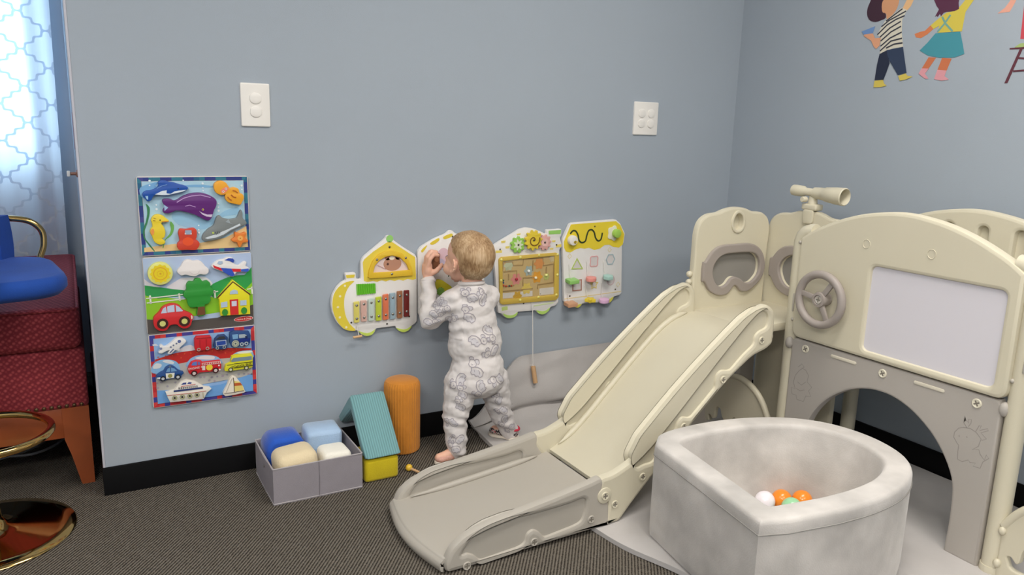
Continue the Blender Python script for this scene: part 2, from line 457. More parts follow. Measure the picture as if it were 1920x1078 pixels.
bmesh.ops.recalc_face_normals(bm, faces=bm.faces)
tag(link('crawl_mat', bm, matcloth, smooth=60), 'soft grey cloth mat under the slide, folded up against the wall', 'mat')

# ================================================================== ball pit
pit = thing('ball_pit', 'grey velvet foam ball pit with a straight side, in front of the arch panel', 'ball pit', (1.30, -1.0, 0.0))
PH = 0.293
# outline of the D: straight side a-b, rounded side c
_a, _b = Vector((-0.013, 0.047)), Vector((-0.084, -0.387))
out_pts = [tuple(_a), tuple(_b), (-0.016, -0.4105)]
arc = [(0.12, -0.432), (0.235, -0.437), (0.35, -0.424), (0.45, -0.387), (0.525, -0.325), (0.565, -0.24), (0.573, -0.145), (0.548, -0.055),
       (0.49, 0.015), (0.41, 0.062), (0.31, 0.094), (0.20, 0.108), (0.09, 0.105), (0.035, 0.092)]
outer = out_pts[:3] + sm(arc, 5, False)
def inset_loop(p, d): 
    p = clean(p); p = p if area2(p) > 0 else p[::-1]
    return inset(p, d)
bm = bmesh.new()
O = clean(outer); O = O if area2(O) > 0 else O[::-1]
_cc = Vector((sum(p[0] for p in O) / len(O), sum(p[1] for p in O) / len(O)))
_angs = sorted([2 * PI * i / 220 for i in range(220)] + [math.atan2(O[i][1] - _cc.y, O[i][0] - _cc.x) % (2 * PI) for i in range(len(O)) if (Vector(O[i]) - Vector(O[i - 1])).angle(Vector(O[(i + 1) % len(O)]) - Vector(O[i])) > 0.25])
_EO = [(Vector(O[i]), (Vector(O[(i + 1) % len(O)]) - Vector(O[i])).normalized()) for i in range(len(O))]
def cinset(P, d):
    # inset of the convex outline, read along rays from its middle: the nearest of all edge lines moved in by d
    out_ = []
    for an in _angs:
        r_ = Vector((math.cos(an), math.sin(an))); best = 9.0
        for a, t_ in _EO:
            n_ = Vector((-t_.y, t_.x)); den = r_.dot(n_)
            if den < -1e-6: best = min(best, (d - (_cc - a).dot(n_)) / den)
        out_.append((_cc.x + r_.x * best, _cc.y + r_.y * best))
    return out_
I = cinset(O, 0.068)
RINGS = [(cinset(O, 0.010), 0.017), (cinset(O, 0.002), 0.024), (cinset(O, 0.0), 0.05), (cinset(O, 0.0), PH - 0.030), (cinset(O, 0.0), PH - 0.012), (cinset(O, 0.002), PH - 0.006), (cinset(O, 0.006), PH - 0.0015), (cinset(O, 0.011), PH),
         (cinset(O, 0.057), PH), (cinset(O, 0.062), PH - 0.0015), (cinset(O, 0.066), PH - 0.006), (I, PH - 0.014), (I, 0.052)]
vr = [[bm.verts.new((x, y, z)) for x, y in rg] for rg, z in RINGS]
for A, B in zip(vr, vr[1:]):
    for i in range(len(A)):
        j = (i + 1) % len(A); bm.faces.new((A[i], A[j], B[j], B[i]))
bm.faces.new(vr[0][::-1])
bmesh.ops.remove_doubles(bm, verts=bm.verts, dist=2e-5); bmesh.ops.dissolve_degenerate(bm, edges=bm.edges, dist=2e-5)
bmesh.ops.recalc_face_normals(bm, faces=bm.faces)
link('foam_wall', bm, velvet, pit, smooth=50)
plate('floor_pad', [cinset(O, 0.064)], 0.034, velvet, pit, z0=0.018)
# piping seams round the rim
for d, z in ((-0.0008, PH - 0.034),):
    pa = [(x, y, z) for x, y in cinset(O, d)]
    tube('seam', pa, 0.0016, mat('velvet_seam', (150, 147, 142), 0.95), pit, 6, True)
for nm, c, px, py in (('white', (240, 234, 240), 1.640, -1.035), ('orange', (240, 140, 34), 1.692, -1.050), ('orange', (240, 140, 34), 1.742, -1.080), ('mint', (158, 214, 168), 1.678, -1.098)):
    o = link('play_ball', sphere_bm(0.0285, (0, 0, 0), 32, 20), mat('ball_' + nm, c, 0.28, coat=0.3), None, (px, py, 0.081), smooth=180)
    lab = {'white': 'small white plastic ball at the straight side inside the ball pit', 'mint': 'small mint green plastic ball nearest the rim inside the ball pit',
           'orange': ('small orange plastic ball in the pit next to the white ball' if px < 1.7 else 'small orange plastic ball in the pit farthest from the white ball')}[nm]
    tag(o, lab, 'ball', 'balls in the ball pit')

# ================================================================== outlet covers on the wall
def outlet(label, x, z, w, h, cols):
    t = thing('outlet_cover', label, 'outlet cover', (x, 0, z), FRONT)
    link('cover_plate', plate_bm([rrect(0, 0, w, h, 0.004)], 0.007, 0.0045), white_p, t)
    cx0 = w / 2 - (cols - 1) * 0.023
    for c in range(cols):
        for s in (-1, 1):
            cx, cy = cx0 + c * 0.046, h / 2 + s * 0.0195
            lp = [(cx + max(-0.0165, min(0.0165, a)), cy + b) for a, b in [(0.0172 * math.cos(k * PI / 16) * 1.06, 0.0165 * math.sin(k * PI / 16)) for k in range(32)]]
            plate('socket_cap', lp, 0.0045, white_p, t, 0.0025, 0.006)
outlet('white two-socket outlet cover on the wall above the sea puzzle', 0.433, 1.090, 0.085, 0.1265, 1)
outlet('white four-socket outlet cover on the wall near the corner', 1.898, 1.0925, 0.1185, 0.1265, 2)

# ================================================================== fabric bin with foam blocks, wedge, cylinder
binm = mat('grey_bin_cloth', (148, 142, 148), 0.95, var=0.03, vs=30, bump=0.25, bs=600)
t = thing('fabric_bin', 'open grey fabric storage bin full of foam blocks by the wall', 'storage bin', (0.56, -0.17, 0))
BX, BY, BH = 0.135, 0.122, 0.114
def binwall(nm, pts):   # a slightly bowed cloth panel
    a, b, bow = pts
    bm = bmesh.new(); th = 0.004; A, B = Vector(a), Vector(b); d = (B - A).normalized(); nn = Vector((d.y, -d.x)); G = []
    for side in (0, th):
        for j in range(7):
            z = BH * j / 6
            G.append([bm.verts.new((*(A.lerp(B, i / 14) + nn * (bow * math.sin(PI * i / 14) * (0.3 + 0.7 * j / 6) + 0.0012 * noise.noise((i * .7, j * .6, bow * 99)) - side)), z)) for i in range(15)])
    def q(r0, r1):
        for i in range(14): bm.faces.new((r0[i], r0[i + 1], r1[i + 1], r1[i]))
    for j in range(6): q(G[j], G[j + 1]); q(G[7 + j + 1], G[7 + j])
    q(G[6], G[13]); q(G[7], G[0])
    for e in (0, 14):
        for j in range(6): bm.faces.new((G[j][e], G[j + 1][e], G[8 + j][e], G[7 + j][e]))
    bmesh.ops.recalc_face_normals(bm, faces=bm.faces)
    link(nm, bm, binm, t, smooth=50)
binwall('front_panel', ((-BX, -BY), (BX, -BY), 0.002)); binwall('side_panel', ((BX, -BY), (BX, BY), 0.003))
binwall('back_panel', ((BX, BY), (-BX, BY), 0.003)); binwall('side_panel', ((-BX, BY), (-BX, -BY), 0.004))
box('bin_floor', -BX + .001, BX - .001, -BY + .001, BY - .001, 0.001, 0.006, binm, t)
_edge = mat('bin_binding', (172, 166, 168), 0.9)
tube('hem', [(x, y, BH) for x, y in rrect(-BX, -BY, BX, BY, 0.004)], 0.0022, _edge, t, 6, True)
tube('hem', [(x, y, 0.004) for x, y in rrect(-BX, -BY, BX, BY, 0.004)], 0.002, _edge, t, 6, True)
tube('seam', [(0, -BY - 0.0022, 0.004), (0.001, -BY - 0.0032, BH * .5), (0.0, -BY - 0.0036, BH)], 0.0007, mat('bin_seam', (128, 122, 128), 0.9), t, 6)
lathe('grommet', [(0.0, 0.0), (0.004, 0.0), (0.004, 0.002), (0.0, 0.003)], steel, t, 14, loc=(-BX - 0.0035, -0.02, 0.085), rot=(0, -PI / 2, 0))

def plush(name, c, v=0.05): return mat(name, c, 0.95, var=v, vs=16, bump=0.5, bs=300, sheen=0.3)
def block(name, label, sx, sy, sz, r, m, loc, rot, cat='foam block'):
    bm = rbox_bm(sx, sy, sz, r, 4)
    o = link(name, bm, m, None, loc, rot, smooth=60); tag(o, label, cat, 'foam blocks'); return o
# blue half-barrel block
bl = [(-0.062, 0.0)] + circ(0, 0, 0.062, 18, 0.060, PI, 0) 
bm = plate_bm([rpoly([(-0.060, -0.085), (0.060, -0.085), (0.060, 0.03), (0.042, 0.058), (-0.042, 0.056), (-0.060, 0.03)], 0.020, 4)], 0.10, 0.012, -0.05, True)
tag(link('foam_block', bm, plush('plush_blue', (38, 88, 190)), None, (0.496, -0.112, 0.094), (PI / 2 + .04, 0.03, 0.02), smooth=60), 'bright blue plush foam block at the back of the grey bin', 'foam block', 'foam blocks')
bm = plate_bm([rpoly([(-0.056, -0.085), (0.056, -0.085), (0.056, 0.058), (-0.056, 0.058)], 0.018, 4)], 0.10, 0.012, -0.05, True)
tag(link('foam_block', bm, plush('plush_pale_blue', (170, 196, 226)), None, (0.620, -0.110, 0.094), (PI / 2 + .04, 0.02, -0.04), smooth=60), 'pale blue plush foam block in the bin beside the bright blue one', 'foam block', 'foam blocks')
block('foam_block', 'cream plush foam block lying at the front of the bin', 0.124, 0.108, 0.130, 0.028, plush('plush_cream', (226, 208, 172), .03), (0.506, -0.226, 0.077), (0.02, -0.07, 0.05))
block('foam_block', 'white plush foam block in the front corner of the bin', 0.090, 0.090, 0.110, 0.018, plush('plush_white', (242, 238, 226), .03), (0.625, -0.224, 0.066), (0.04, 0.04, 0.05))
bm = rbox_bm(0.114, 0.125, 0.077, 0.012, 4)
tag(link('foam_block', bm, plush('plush_yellow', (206, 184, 22)), None, (0.766, -0.212, 0.0385), smooth=60), 'yellow foam block on the carpet under the teal wedge', 'foam block', 'foam blocks')
def corduroy(name, c, axis=0, sc=95.0):
    m = mat(name, c, 0.9, sheen=0.25); n, l, b = N(m)
    tc = n.new('ShaderNodeTexCoord'); w = n.new('ShaderNodeTexWave'); w.bands_direction = 'XYZ'[axis]; w.inputs['Scale'].default_value = sc
    w.inputs['Distortion'].default_value = 0.4
    l.new(tc.outputs['Object'], w.inputs[0])
    rp = n.new('ShaderNodeMapRange'); rp.inputs[3].default_value = 0.8; rp.inputs[4].default_value = 1.12; l.new(w.outputs[1], rp.inputs[0])
    s = n.new('ShaderNodeVectorMath'); s.operation = 'SCALE'; s.inputs[0].default_value = rgb(c)[:3]; l.new(rp.outputs[0], s.inputs['Scale']); l.new(s.outputs[0], b.inputs['Base Color'])
    bp = n.new('ShaderNodeBump'); bp.inputs['Strength'].default_value = 0.6; bp.inputs['Distance'].default_value = 0.002
    l.new(w.outputs[1], bp.inputs['Height']); l.new(bp.outputs[0], b.inputs['Normal'])
    return m
# teal roof-shaped wedge: an upside-down V leaning over the yellow block
prof = rpoly([(-0.135, 0.084), (-0.098, 0.079), (0.015, 0.200), (0.128, 0.112), (0.15, 0.134), (0.022, 0.250)], [.008, .008, .01, .008, .01, .018], 4)
# local x = depth towards the wall, y = height, extruded along X
bm = plate_bm([prof], 0.118, 0.008, 0.0, True)
o = link('foam_wedge', bm, corduroy('corduroy_teal', (118, 164, 168), 2, 40.0), None, (0.709, -0.150, 0.0), Matrix(((0, 0, 1), (1, 0, 0), (0, 1, 0))).to_euler(), smooth=50)
tag(o, 'teal corduroy roof-shaped foam wedge standing over the yellow block', 'foam wedge')
SEG = 160
prof = [(0.0, 0.001), (0.054, 0.001), (0.060, 0.006), (0.061, 0.014), (0.061, 0.05), (0.0612, 0.12), (0.061, 0.19), (0.0615, 0.232), (0.060, 0.243), (0.055, 0.252), (0.046, 0.257), (0.03, 0.259), (0.0, 0.2595)]
bm = lathe_bm(prof, SEG, lambda i: 1.0 + 0.012 * (1 if i % 4 < 2 else -1))
cy = link('foam_cylinder', bm, plush('plush_orange', (206, 132, 44), .07), None, (0.913, -0.072, 0.0), smooth=30)
tag(cy, 'tall orange corduroy foam cylinder standing against the wall', 'foam cylinder')
# xylophone mallet half under the slide edge
t = thing('xylophone_mallet', 'small wooden mallet with a yellow ball head on the carpet', 'mallet', (0.868, -0.246, 0.0))
link('mallet_head', sphere_bm(0.0115, (0, 0, 0.0118), 20, 14), mat('yellow_lacquer', (232, 190, 62), 0.35), t, smooth=180)
tube('stick', [(0.004, -0.008, 0.0105), (0.05, -0.115, 0.006)], 0.0042, wood, t)

# ================================================================== upholstered bench in the window bay
redc = mat('red_woven_upholstery', (150, 44, 56), 0.9)
def _red():
    n, l, b = N(redc)
    tc = n.new('ShaderNodeTexCoord'); mp = n.new('ShaderNodeMapping'); mp.inputs['Rotation'].default_value = (0.785, 0.785, 0.3); mp.inputs['Scale'].default_value = (1, 1, 1)
    l.new(tc.outputs['Object'], mp.inputs[0])
    v = n.new('ShaderNodeTexVoronoi'); v.inputs['Scale'].default_value = 95; v.inputs['Randomness'].default_value = 0.12; l.new(mp.outputs[0], v.inputs[0])
    rp = n.new('ShaderNodeValToRGB'); e = rp.color_ramp.elements; e[0].position = 0.10; e[0].color = rgb((176, 74, 78)); e[1].position = 0.55; e[1].color = rgb((122, 32, 44))
    l.new(v.outputs[0], rp.inputs[0]); l.new(rp.outputs[0], b.inputs['Base Color'])
    bp = n.new('ShaderNodeBump'); bp.inputs['Strength'].default_value = 0.5; bp.inputs['Distance'].default_value = 0.003; bp.invert = True
    l.new(v.outputs[0], bp.inputs['Height']); l.new(bp.outputs[0], b.inputs['Normal'])
_red()
B = thing('upholstered_bench', 'red woven upholstered bench with wooden legs and nail heads in the window bay', 'bench', (-0.62, 0.62, 0))
bx = 0.595; y0, y1 = -0.515, 0.50
link('seat_cushion', rbox_bm(2 * bx - .01, y1 - y0 + .02, 0.128, 0.026, 5, (0, (y0 + y1) / 2, 0.494)), redc, B, smooth=60)
tube('piping', [(x, y, 0.552) for x, y in rrect(-bx + .009, y0 - .006, bx - .009, y1, 0.03)], 0.0045, redc, B, 8, True)
link('seat_base', rbox_bm(2 * bx, y1 - y0, 0.185, 0.015, 4, (0, (y0 + y1) / 2, 0.338)), redc, B, smooth=60)
box('apron', -bx + .06, bx - .06, y0 + .005, y0 + .027, 0.155, 0.250, redwood, B, 0.003)
for sx in (-1, 1):
    for yy in (y0 + 0.003, y1 - 0.075):
        bm = bmesh.new(); P = []
        for z, w, inn in ((0.0, 0.034, 0.0), (0.004, 0.036, 0.0), (0.10, 0.056, 0.0), (0.15, 0.07, 0.0), (0.25, 0.072, 0.0)):
            xo = sx * (bx - 0.002); xi = sx * (bx - 0.002 - w)
            P.append([bm.verts.new((a, b_, z)) for a, b_ in ((xo, yy), (xi, yy), (xi, yy + w), (xo, yy + w))])
        for A_, B_ in zip(P, P[1:]):
            for i in range(4): bm.faces.new((A_[i], A_[(i + 1) % 4], B_[(i + 1) % 4], B_[i]))
        bm.faces.new(P[0][::-1]); bm.faces.new(P[-1]); bmesh.ops.recalc_face_normals(bm, faces=bm.faces)
        link('leg', bm, redwood, B, smooth=30)
nh = None
nhm = mat('antique_nail', (104, 82, 60), 0.4, metal=0.8)
for i in range(20):
    x = bx - 0.02 - i * 0.0195
    if nh is None: nh = link('nail_head', sphere_bm(0.0058, (0, 0, 0), 12, 8, (1, .6, 1)), nhm, B, (x, y0 - 0.001, 0.258), smooth=180)
    else: dup(nh, B, (x, y0 - 0.001, 0.258))
# cables on the carpet under the bench
cab = mat('grey_cable', (150, 150, 152), 0.6)
c1 = thing('power_cord', 'coiled grey power cord on the carpet under the red bench', 'cord', (-0.25, 0.42, 0))
tube('cord', sm([(-0.25, 0.0, .005), (-0.1, -0.02, .005), (0.02, 0.02, .006), (0.09, 0.10, .012), (0.02, 0.15, .01), (-0.08, 0.09, .008), (-0.04, 0.0, .011), (0.06, -0.03, .014), (0.14, 0.08, .01), (0.16, 0.3, .006)], 6, False), 0.0045, cab, c1, 8)
tube('cord', sm([(-0.02, 0.03, .014), (0.0, 0.1, .06), (-0.015, 0.12, .14)], 5, False), 0.004, cab, c1, 8)
link('plug', rbox_bm(0.05, 0.03, 0.028, 0.006, 2), cab, c1, (0.045, 0.03, 0.026), (0, .2, .6), smooth=50)

# ================================================================== blue velvet bar stool
S = thing('bar_stool', 'blue velvet bar stool with polished brass base, foot ring and arm', 'bar stool', (-0.285, -0.13, 0))
blue = mat('royal_blue_velvet', (16, 66, 150), 0.9, var=0.12, vs=10, bump=0.2, bs=300, sheen=0.06)
lathe('base_disc', [(0, 0), (0.203, 0.0), (0.206, 0.004), (0.203, 0.009), (0.17, 0.014), (0.08, 0.024), (0.045, 0.034), (0.034, 0.055), (0.030, 0.09), (0.0, 0.09)], brass, S, 72, smooth=60)
lathe('gas_column', [(0, 0.088), (0.028, 0.088), (0.028, 0.36), (0.018, 0.362), (0.018, 0.64), (0, 0.64)], brass, S, 32)
tube('foot_ring', [(0.012 + 0.155 * math.cos(a), 0.0 + 0.155 * math.sin(a), 0.285) for a in [2 * PI * i / 48 for i in range(48)]], 0.0105, brass, S, 12, True)
tube('ring_stay', [(0.0, 0, 0.285), (-0.145, 0.0, 0.285)], 0.008, brass, S)
link('swivel_plate', rbox_bm(0.16, 0.16, 0.02, 0.006, 2, (0, 0, 0.65)), brass, S)
so = rpoly([(-0.20, -0.215), (0.215, -0.20), (0.235, 0.20), (-0.20, 0.215)], 0.11, 8)
link('seat_cushion', plate_bm([so], 0.050, 0.016, 0.668, True), blue, S, rot=(0, 0, 0.2), smooth=80)
tube('arm_rail', sm([(0.160, 0.215, .640), (0.168, 0.23, .70), (0.182, 0.235, .745), (0.180, 0.24, .785), (0.155, 0.24, .812), (0.115, 0.24, .822), (0.06, 0.24, .825)], 6, False), 0.0085, brass, S, 10, smooth=180)
tube('arm_rail', sm([(0.060, -0.215, .640), (0.068, -0.23, .70), (0.082, -0.24, .745), (0.08, -0.245, .785), (0.055, -0.25, .812), (0.015, -0.25, .822), (-0.04, -0.24, .825)], 6, False), 0.0085, brass, S, 10, smooth=180)
# curved backrest
bm = bmesh.new(); G = []
for j in range(11):
    z = 0.665 + 0.170 * j / 10; row = []
    for k, rr in ((0, 0.205), (1, 0.245)):
        rowk = []
        for i in range(25):
            a = 1.10 + (2 * PI - 2.45) * i / 24
            rad = rr + (0.012 if k else -0.012) * math.sin(PI * j / 10)
            rowk.append(bm.verts.new((-0.0 + rad * math.cos(a) * 0.95, rad * math.sin(a), z + 0.0)))
        row.append(rowk)
    G.append(row)
for j in range(10):
    for i in range(24):
        bm.faces.new((G[j][0][i], G[j][0][i + 1], G[j + 1][0][i + 1], G[j + 1][0][i])); bm.faces.new((G[j][1][i], G[j + 1][1][i], G[j + 1][1][i + 1], G[j][1][i + 1]))
for jj in (0, 10):
    for i in range(24): bm.faces.new((G[jj][0][i], G[jj][1][i], G[jj][1][i + 1], G[jj][0][i + 1]))
for ii in (0, 24):
    for j in range(10): bm.faces.new((G[j][0][ii], G[j + 1][0][ii], G[j + 1][1][ii], G[j][1][ii]))
bmesh.ops.recalc_face_normals(bm, faces=bm.faces)
link('backrest', bm, blue, S, smooth=60)

# things on the return wall beside the curtain
h = thing('curtain_hook', 'small white curtain tieback hook on the wall edge beside the window', 'hook', (0, 0.42, 0.925))
lathe('hook_stem', [(0, 0), (0.012, 0), (0.012, 0.003), (0.005, 0.006), (0.005, 0.022), (0, 0.022)], mat('bronze_stem', (150, 106, 88), 0.5), h, 16, rot=(0, -PI / 2, 0))
link('hook_tip', rbox_bm(0.010, 0.02, 0.018, 0.003, 2, (-0.026, 0, 0.0)), white_p, h)
k = thing('wall_plate', 'narrow dark wall plate on the return wall above the hook', 'wall plate', (0, 0.30, 1.062))
box('cover', -0.0035, 0, -0.035, 0.035, -0.055, 0.055, mat('mauve_plate', (140, 112, 128), 0.6), k, 0.001)

# ================================================================== slide playset
PX, PY = 1.98, -0.77
PS = thing('slide_playset', 'cream and grey plastic toddler slide playset with telescope, steering wheel and whiteboard', 'playset', (PX, PY, 0))
Z0 = 0.014
def pfront(name, loops, y, th, m, par=PS, bevel=0.004, both=True, **k):      # plate in the XZ plane, front face at y (towards -Y)
    return plate(name, loops, th, m, par, bevel, 0.0, both, loc=(-PX, y + th - PY, 0), rot=FRONT, **k)
def pside(name, loops, x, th, m, par=PS, bevel=0.004, both=True, **k):       # plate in the YZ plane, front face at x (towards -X)
    return plate(name, loops, th, m, par, bevel, 0.0, both, loc=(x + th - PX, 0, 0), rot=SIDE, **k)
SLOT = mat('screw_slot', (120, 114, 104), 0.6)
_scr = {}
def screw(par, m, loc, rot, r=0.0105, rz=0.0):
    key = (m.name, r)
    if key not in _scr:
        s = link('screw', lathe_bm([(0, 0), (r, 0), (r, 0.002), (r * .86, 0.0034), (r * .75, 0.0026), (0, 0.0026)], 20), m, par, loc, rot)
        c = plate('cross_slot', [(-.15 * r, -.62 * r), (.15 * r, -.62 * r), (.15 * r, -.15 * r), (.62 * r, -.15 * r), (.62 * r, .15 * r), (.15 * r, .15 * r), (.15 * r, .62 * r), (-.15 * r, .62 * r), (-.15 * r, .15 * r), (-.62 * r, .15 * r), (-.62 * r, -.15 * r), (-.15 * r, -.15 * r)], 0.0006, SLOT, s, z0=0.0024, rot=(0, 0, rz))
        _scr[key] = (s, c)
    else:
        s0, c0 = _scr[key]; s = dup(s0, par, loc, rot); dup(c0, s, rot=(0, 0, rz))
    return s
# ---- slide: side rails (raised rim + thinner panel) on both sides, bed between
low_out = rpoly([(0.728, Z0 * 0 + 0.004), (0.722, 0.030), (0.738, 0.066), (0.775, 0.094), (0.84, 0.112), (0.95, 0.127), (1.06, 0.142), (1.16, 0.158), (1.195, 0.166), (1.208, 0.150), (1.205, 0.125), (1.228, 0.085), (1.236, 0.014), (1.05, 0.010), (0.80, 0.004)],
                [.01, .02, .02, .03, .05, .1, .1, .05, .012, .01, .02, .02, .004, .05, .05], 5)
low_win = rpoly([(0.7730, 0.0520), (0.7900, 0.0750), (0.8150, 0.0890), (0.8450, 0.0990), (0.9020, 0.1060), (0.9940, 0.1050), (1.0890, 0.1090), (1.1380, 0.1160), (1.1480, 0.1090), (1.1480, 0.0820), (1.1370, 0.0480), (1.1130, 0.0410), (1.0160, 0.0300), (1.0020, 0.0500), (0.9790, 0.0640), (0.9600, 0.0550), (0.9540, 0.0280), (0.9320, 0.0220), (0.8220, 0.0150), (0.8070, 0.0340), (0.7840, 0.0460), (0.7690, 0.0430)], 0.012, 4)
top_out = rpoly([(1.215, 0.016), (1.268, 0.016), (1.31, 0.062), (1.40, 0.150), (1.50, 0.250), (1.64, 0.378), (1.745, 0.448), (1.80, 0.462), (1.826, 0.478), (1.828, 0.55), (1.818, 0.588), (1.785, 0.607), (1.745, 0.595),
                 (1.695, 0.556), (1.60, 0.466), (1.45, 0.318), (1.36, 0.232), (1.30, 0.190), (1.235, 0.165), (1.196, 0.163), (1.188, 0.130), (1.204, 0.105), (1.226, 0.085)],
                [.005, .01, .04, .05, .05, .06, .05, .03, .01, .03, .02, .03, .03, .05, .05, .05, .05, .05, .02, .01, .015, .02, .01], 5)
top_win = rpoly([(1.3040, 0.2040), (1.3340, 0.2560), (1.3980, 0.3160), (1.4620, 0.3740), (1.5290, 0.4300), (1.5970, 0.4840), (1.6520, 0.5260), (1.7020, 0.5620), (1.7460, 0.5820), (1.7770, 0.5850), (1.7950, 0.5700), (1.7960, 0.5340), (1.7610, 0.5240), (1.7460, 0.5100), (1.7450, 0.4840), (1.7060, 0.4590), (1.6540, 0.4150), (1.6190, 0.4210), (1.6010, 0.4100), (1.5960, 0.3860), (1.5980, 0.3680), (1.5540, 0.3280), (1.5100, 0.2890), (1.4770, 0.2980), (1.4600, 0.2820), (1.4570, 0.2590), (1.4060, 0.2130), (1.3780, 0.1750), (1.3440, 0.1740), (1.3210, 0.1670)], 0.012, 4)
for yf, nm in ((-0.848, 'near'), (-0.498, 'far')):
    pfront('slide_rail', [low_out, low_win], yf, 0.034, greyp, bevel=0.011)
    pfront('slide_panel', [inset(clean(low_win) if area2(clean(low_win)) > 0 else clean(low_win)[::-1], -0.003)], yf + 0.009, 0.016, greyp, bevel=0.0)
    pfront('slide_rail', [top_out, top_win], yf, 0.034, cream, bevel=0.011)
    pfront('slide_panel', [inset(clean(top_win) if area2(clean(top_win)) > 0 else clean(top_win)[::-1], -0.003)], yf + 0.009, 0.016, cream, bevel=0.0)
FR = (PI / 2, 0, 0)
for x, z in [(0.7820, 0.0120), (0.9820, 0.0270), (1.1660, 0.0480)]: screw(PS, greyp, (x - PX, -0.848 - PY, z), FR, 0.0115)
screw(PS, cream, (1.208 - PX, -0.851 - PY, 0.110), FR, 0.0125)
for x, z in [(1.2460, 0.0750), (1.3410, 0.1390)] + [(1.4830, 0.2660), (1.6260, 0.3900), (1.7730, 0.4950)]: screw(PS, cream, (x - PX, -0.848 - PY, z), FR, 0.0115)
# lug of the cream section over the grey one
for yf in (-0.851, -0.466): pfront('slide_lug', [circ(1.208, 0.110, 0.024, 24)], yf, 0.008, cream if yf < -0.8 else greyp, bevel=0.003)
# the bed
bed = [(0.716, 0.006), (0.712, 0.022), (0.720, 0.036), (0.745, 0.044), (0.90, 0.056), (1.05, 0.072), (1.18, 0.088), (1.236, 0.098), (1.30, 0.130), (1.37, 0.185), (1.45, 0.262), (1.55, 0.358), (1.64, 0.438), (1.70, 0.478), (1.75, 0.496), (1.80, 0.502), (1.835, 0.503)]
bs = sm(bed, 5, False)
def bedmesh(pts, th, ya, yb, nose=0.0):
    bm = bmesh.new(); T, Bt = [], []
    ny = 12
    for i, (x, z) in enumerate(pts):
        k = max(0, 1 - (x - 0.712) / 0.06) * nose
        T.append([bm.verts.new((x - k * math.sin(PI * j / ny) - PX, ya + (yb - ya) * j / ny - PY, z)) for j in range(ny + 1)])
        Bt.append([bm.verts.new((x - k * math.sin(PI * j / ny) + (th if i < 8 and nose else 0) - PX, ya + (yb - ya) * j / ny - PY, max(0.003, z - th))) for j in range(ny + 1)])
    n = len(pts)
    for i in range(n - 1):
        for j in range(ny):
            bm.faces.new((T[i][j], T[i + 1][j], T[i + 1][j + 1], T[i][j + 1])); bm.faces.new((Bt[i][j], Bt[i][j + 1], Bt[i + 1][j + 1], Bt[i + 1][j]))
        for j in (0, ny): bm.faces.new((T[i][j], Bt[i][j], Bt[i + 1][j], T[i + 1][j]))
    for i in (0, n - 1):
        for j in range(ny): bm.faces.new((T[i][j], T[i][j + 1], Bt[i][j + 1], Bt[i][j]))
    bmesh.ops.remove_doubles(bm, verts=bm.verts, dist=1e-5)
    bmesh.ops.recalc_face_normals(bm, faces=bm.faces)
    return bm
link('slide_bed', bedmesh([p for p in bs if p[0] < 1.2365 or p[1] < 0.03], 0.010, -0.836, -0.478, 0.03), greyp, PS, smooth=60)
link('slide_chute', bedmesh([p for p in bs if p[0] >= 1.2365 - 1e-4], 0.010, -0.836, -0.478), cream, PS, smooth=60)
link('foot_bar', rbox_bm(0.05, 0.33, 0.012, 0.003, 2, (1.245 - PX, -0.657 - PY, 0.022)), cream, PS)
# inner ridges along the bed, as moulded
for yy in (-0.508,):
    rp = [(x - PX, yy - PY, z + 0.005) for x, z in bs if 0.76 < x < 1.20]; tube('bed_ridge', rp, [0.010 * min(1, 0.15 + 0.25 * min(i_, len(rp) - 1 - i_)) for i_ in range(len(rp))], greyp, PS, 10, smooth=180)
    rp = [(x - PX, yy - PY, z + 0.005) for x, z in bs if 1.27 < x < 1.79]; tube('bed_ridge', rp, [0.010 * min(1, 0.15 + 0.25 * min(i_, len(rp) - 1 - i_)) for i_ in range(len(rp))], cream, PS, 10, smooth=180)
# ---- platform and goggle panels
link('platform', rbox_bm(0.385, 0.265, 0.028, 0.004, 2, (2.022 - PX, -0.605 - PY, 0.489)), cream, PS)
gout = [(0.0, 0.04), (0.0, 0.712), (0.0, 0.775), (0.014, 0.815), (0.05, 0.836), (0.093, 0.838), (0.135, 0.852), (0.180, 0.857), (0.226, 0.852), (0.262, 0.838), (0.310, 0.836), (0.343, 0.815), (0.357, 0.775), (0.355, 0.735), (0.352, 0.69), (0.352, 0.04)]
gout = rpoly(gout, [0.004, .03, .03, .02, .02, .012, .03, .04, .03, .012, .02, .02, .03, .03, .03, .004], 4)
gout1 = [(x, max(y, 0.484)) for x, y in gout]
gring = [(0.035, 0.666), (0.045, 0.672), (0.073, 0.706), (0.112, 0.724), (0.183, 0.727), (0.262, 0.724), (0.310, 0.698), (0.332, 0.658), (0.334, 0.618), (0.310, 0.580), (0.264, 0.552), (0.226, 0.553), (0.192, 0.577), (0.160, 0.549), (0.118, 0.546), (0.073, 0.566), (0.046, 0.600), (0.035, 0.606)]
gin = [(0.080, 0.635), (0.094, 0.671), (0.130, 0.692), (0.194, 0.695), (0.266, 0.691), (0.299, 0.670), (0.309, 0.640), (0.303, 0.609), (0.274, 0.584), (0.244, 0.583), (0.220, 0.598), (0.190, 0.608), (0.169, 0.602), (0.150, 0.583), (0.122, 0.577), (0.095, 0.597)]
gring_s = sm(gring, 4); gin_s = sm(gin, 4)
ghole = sm([(0.185, 0.834), (0.170, 0.815), (0.170, 0.792), (0.185, 0.776), (0.208, 0.780), (0.214, 0.805), (0.205, 0.826)], 4)
ghole_o = inset(ghole if area2(ghole) > 0 else ghole[::-1], -0.011)
lens = mat('smoked_lens', (142, 139, 134), 0.2, coat=0.4)
def sh(L, dx): return [(x + dx, y) for x, y in L]
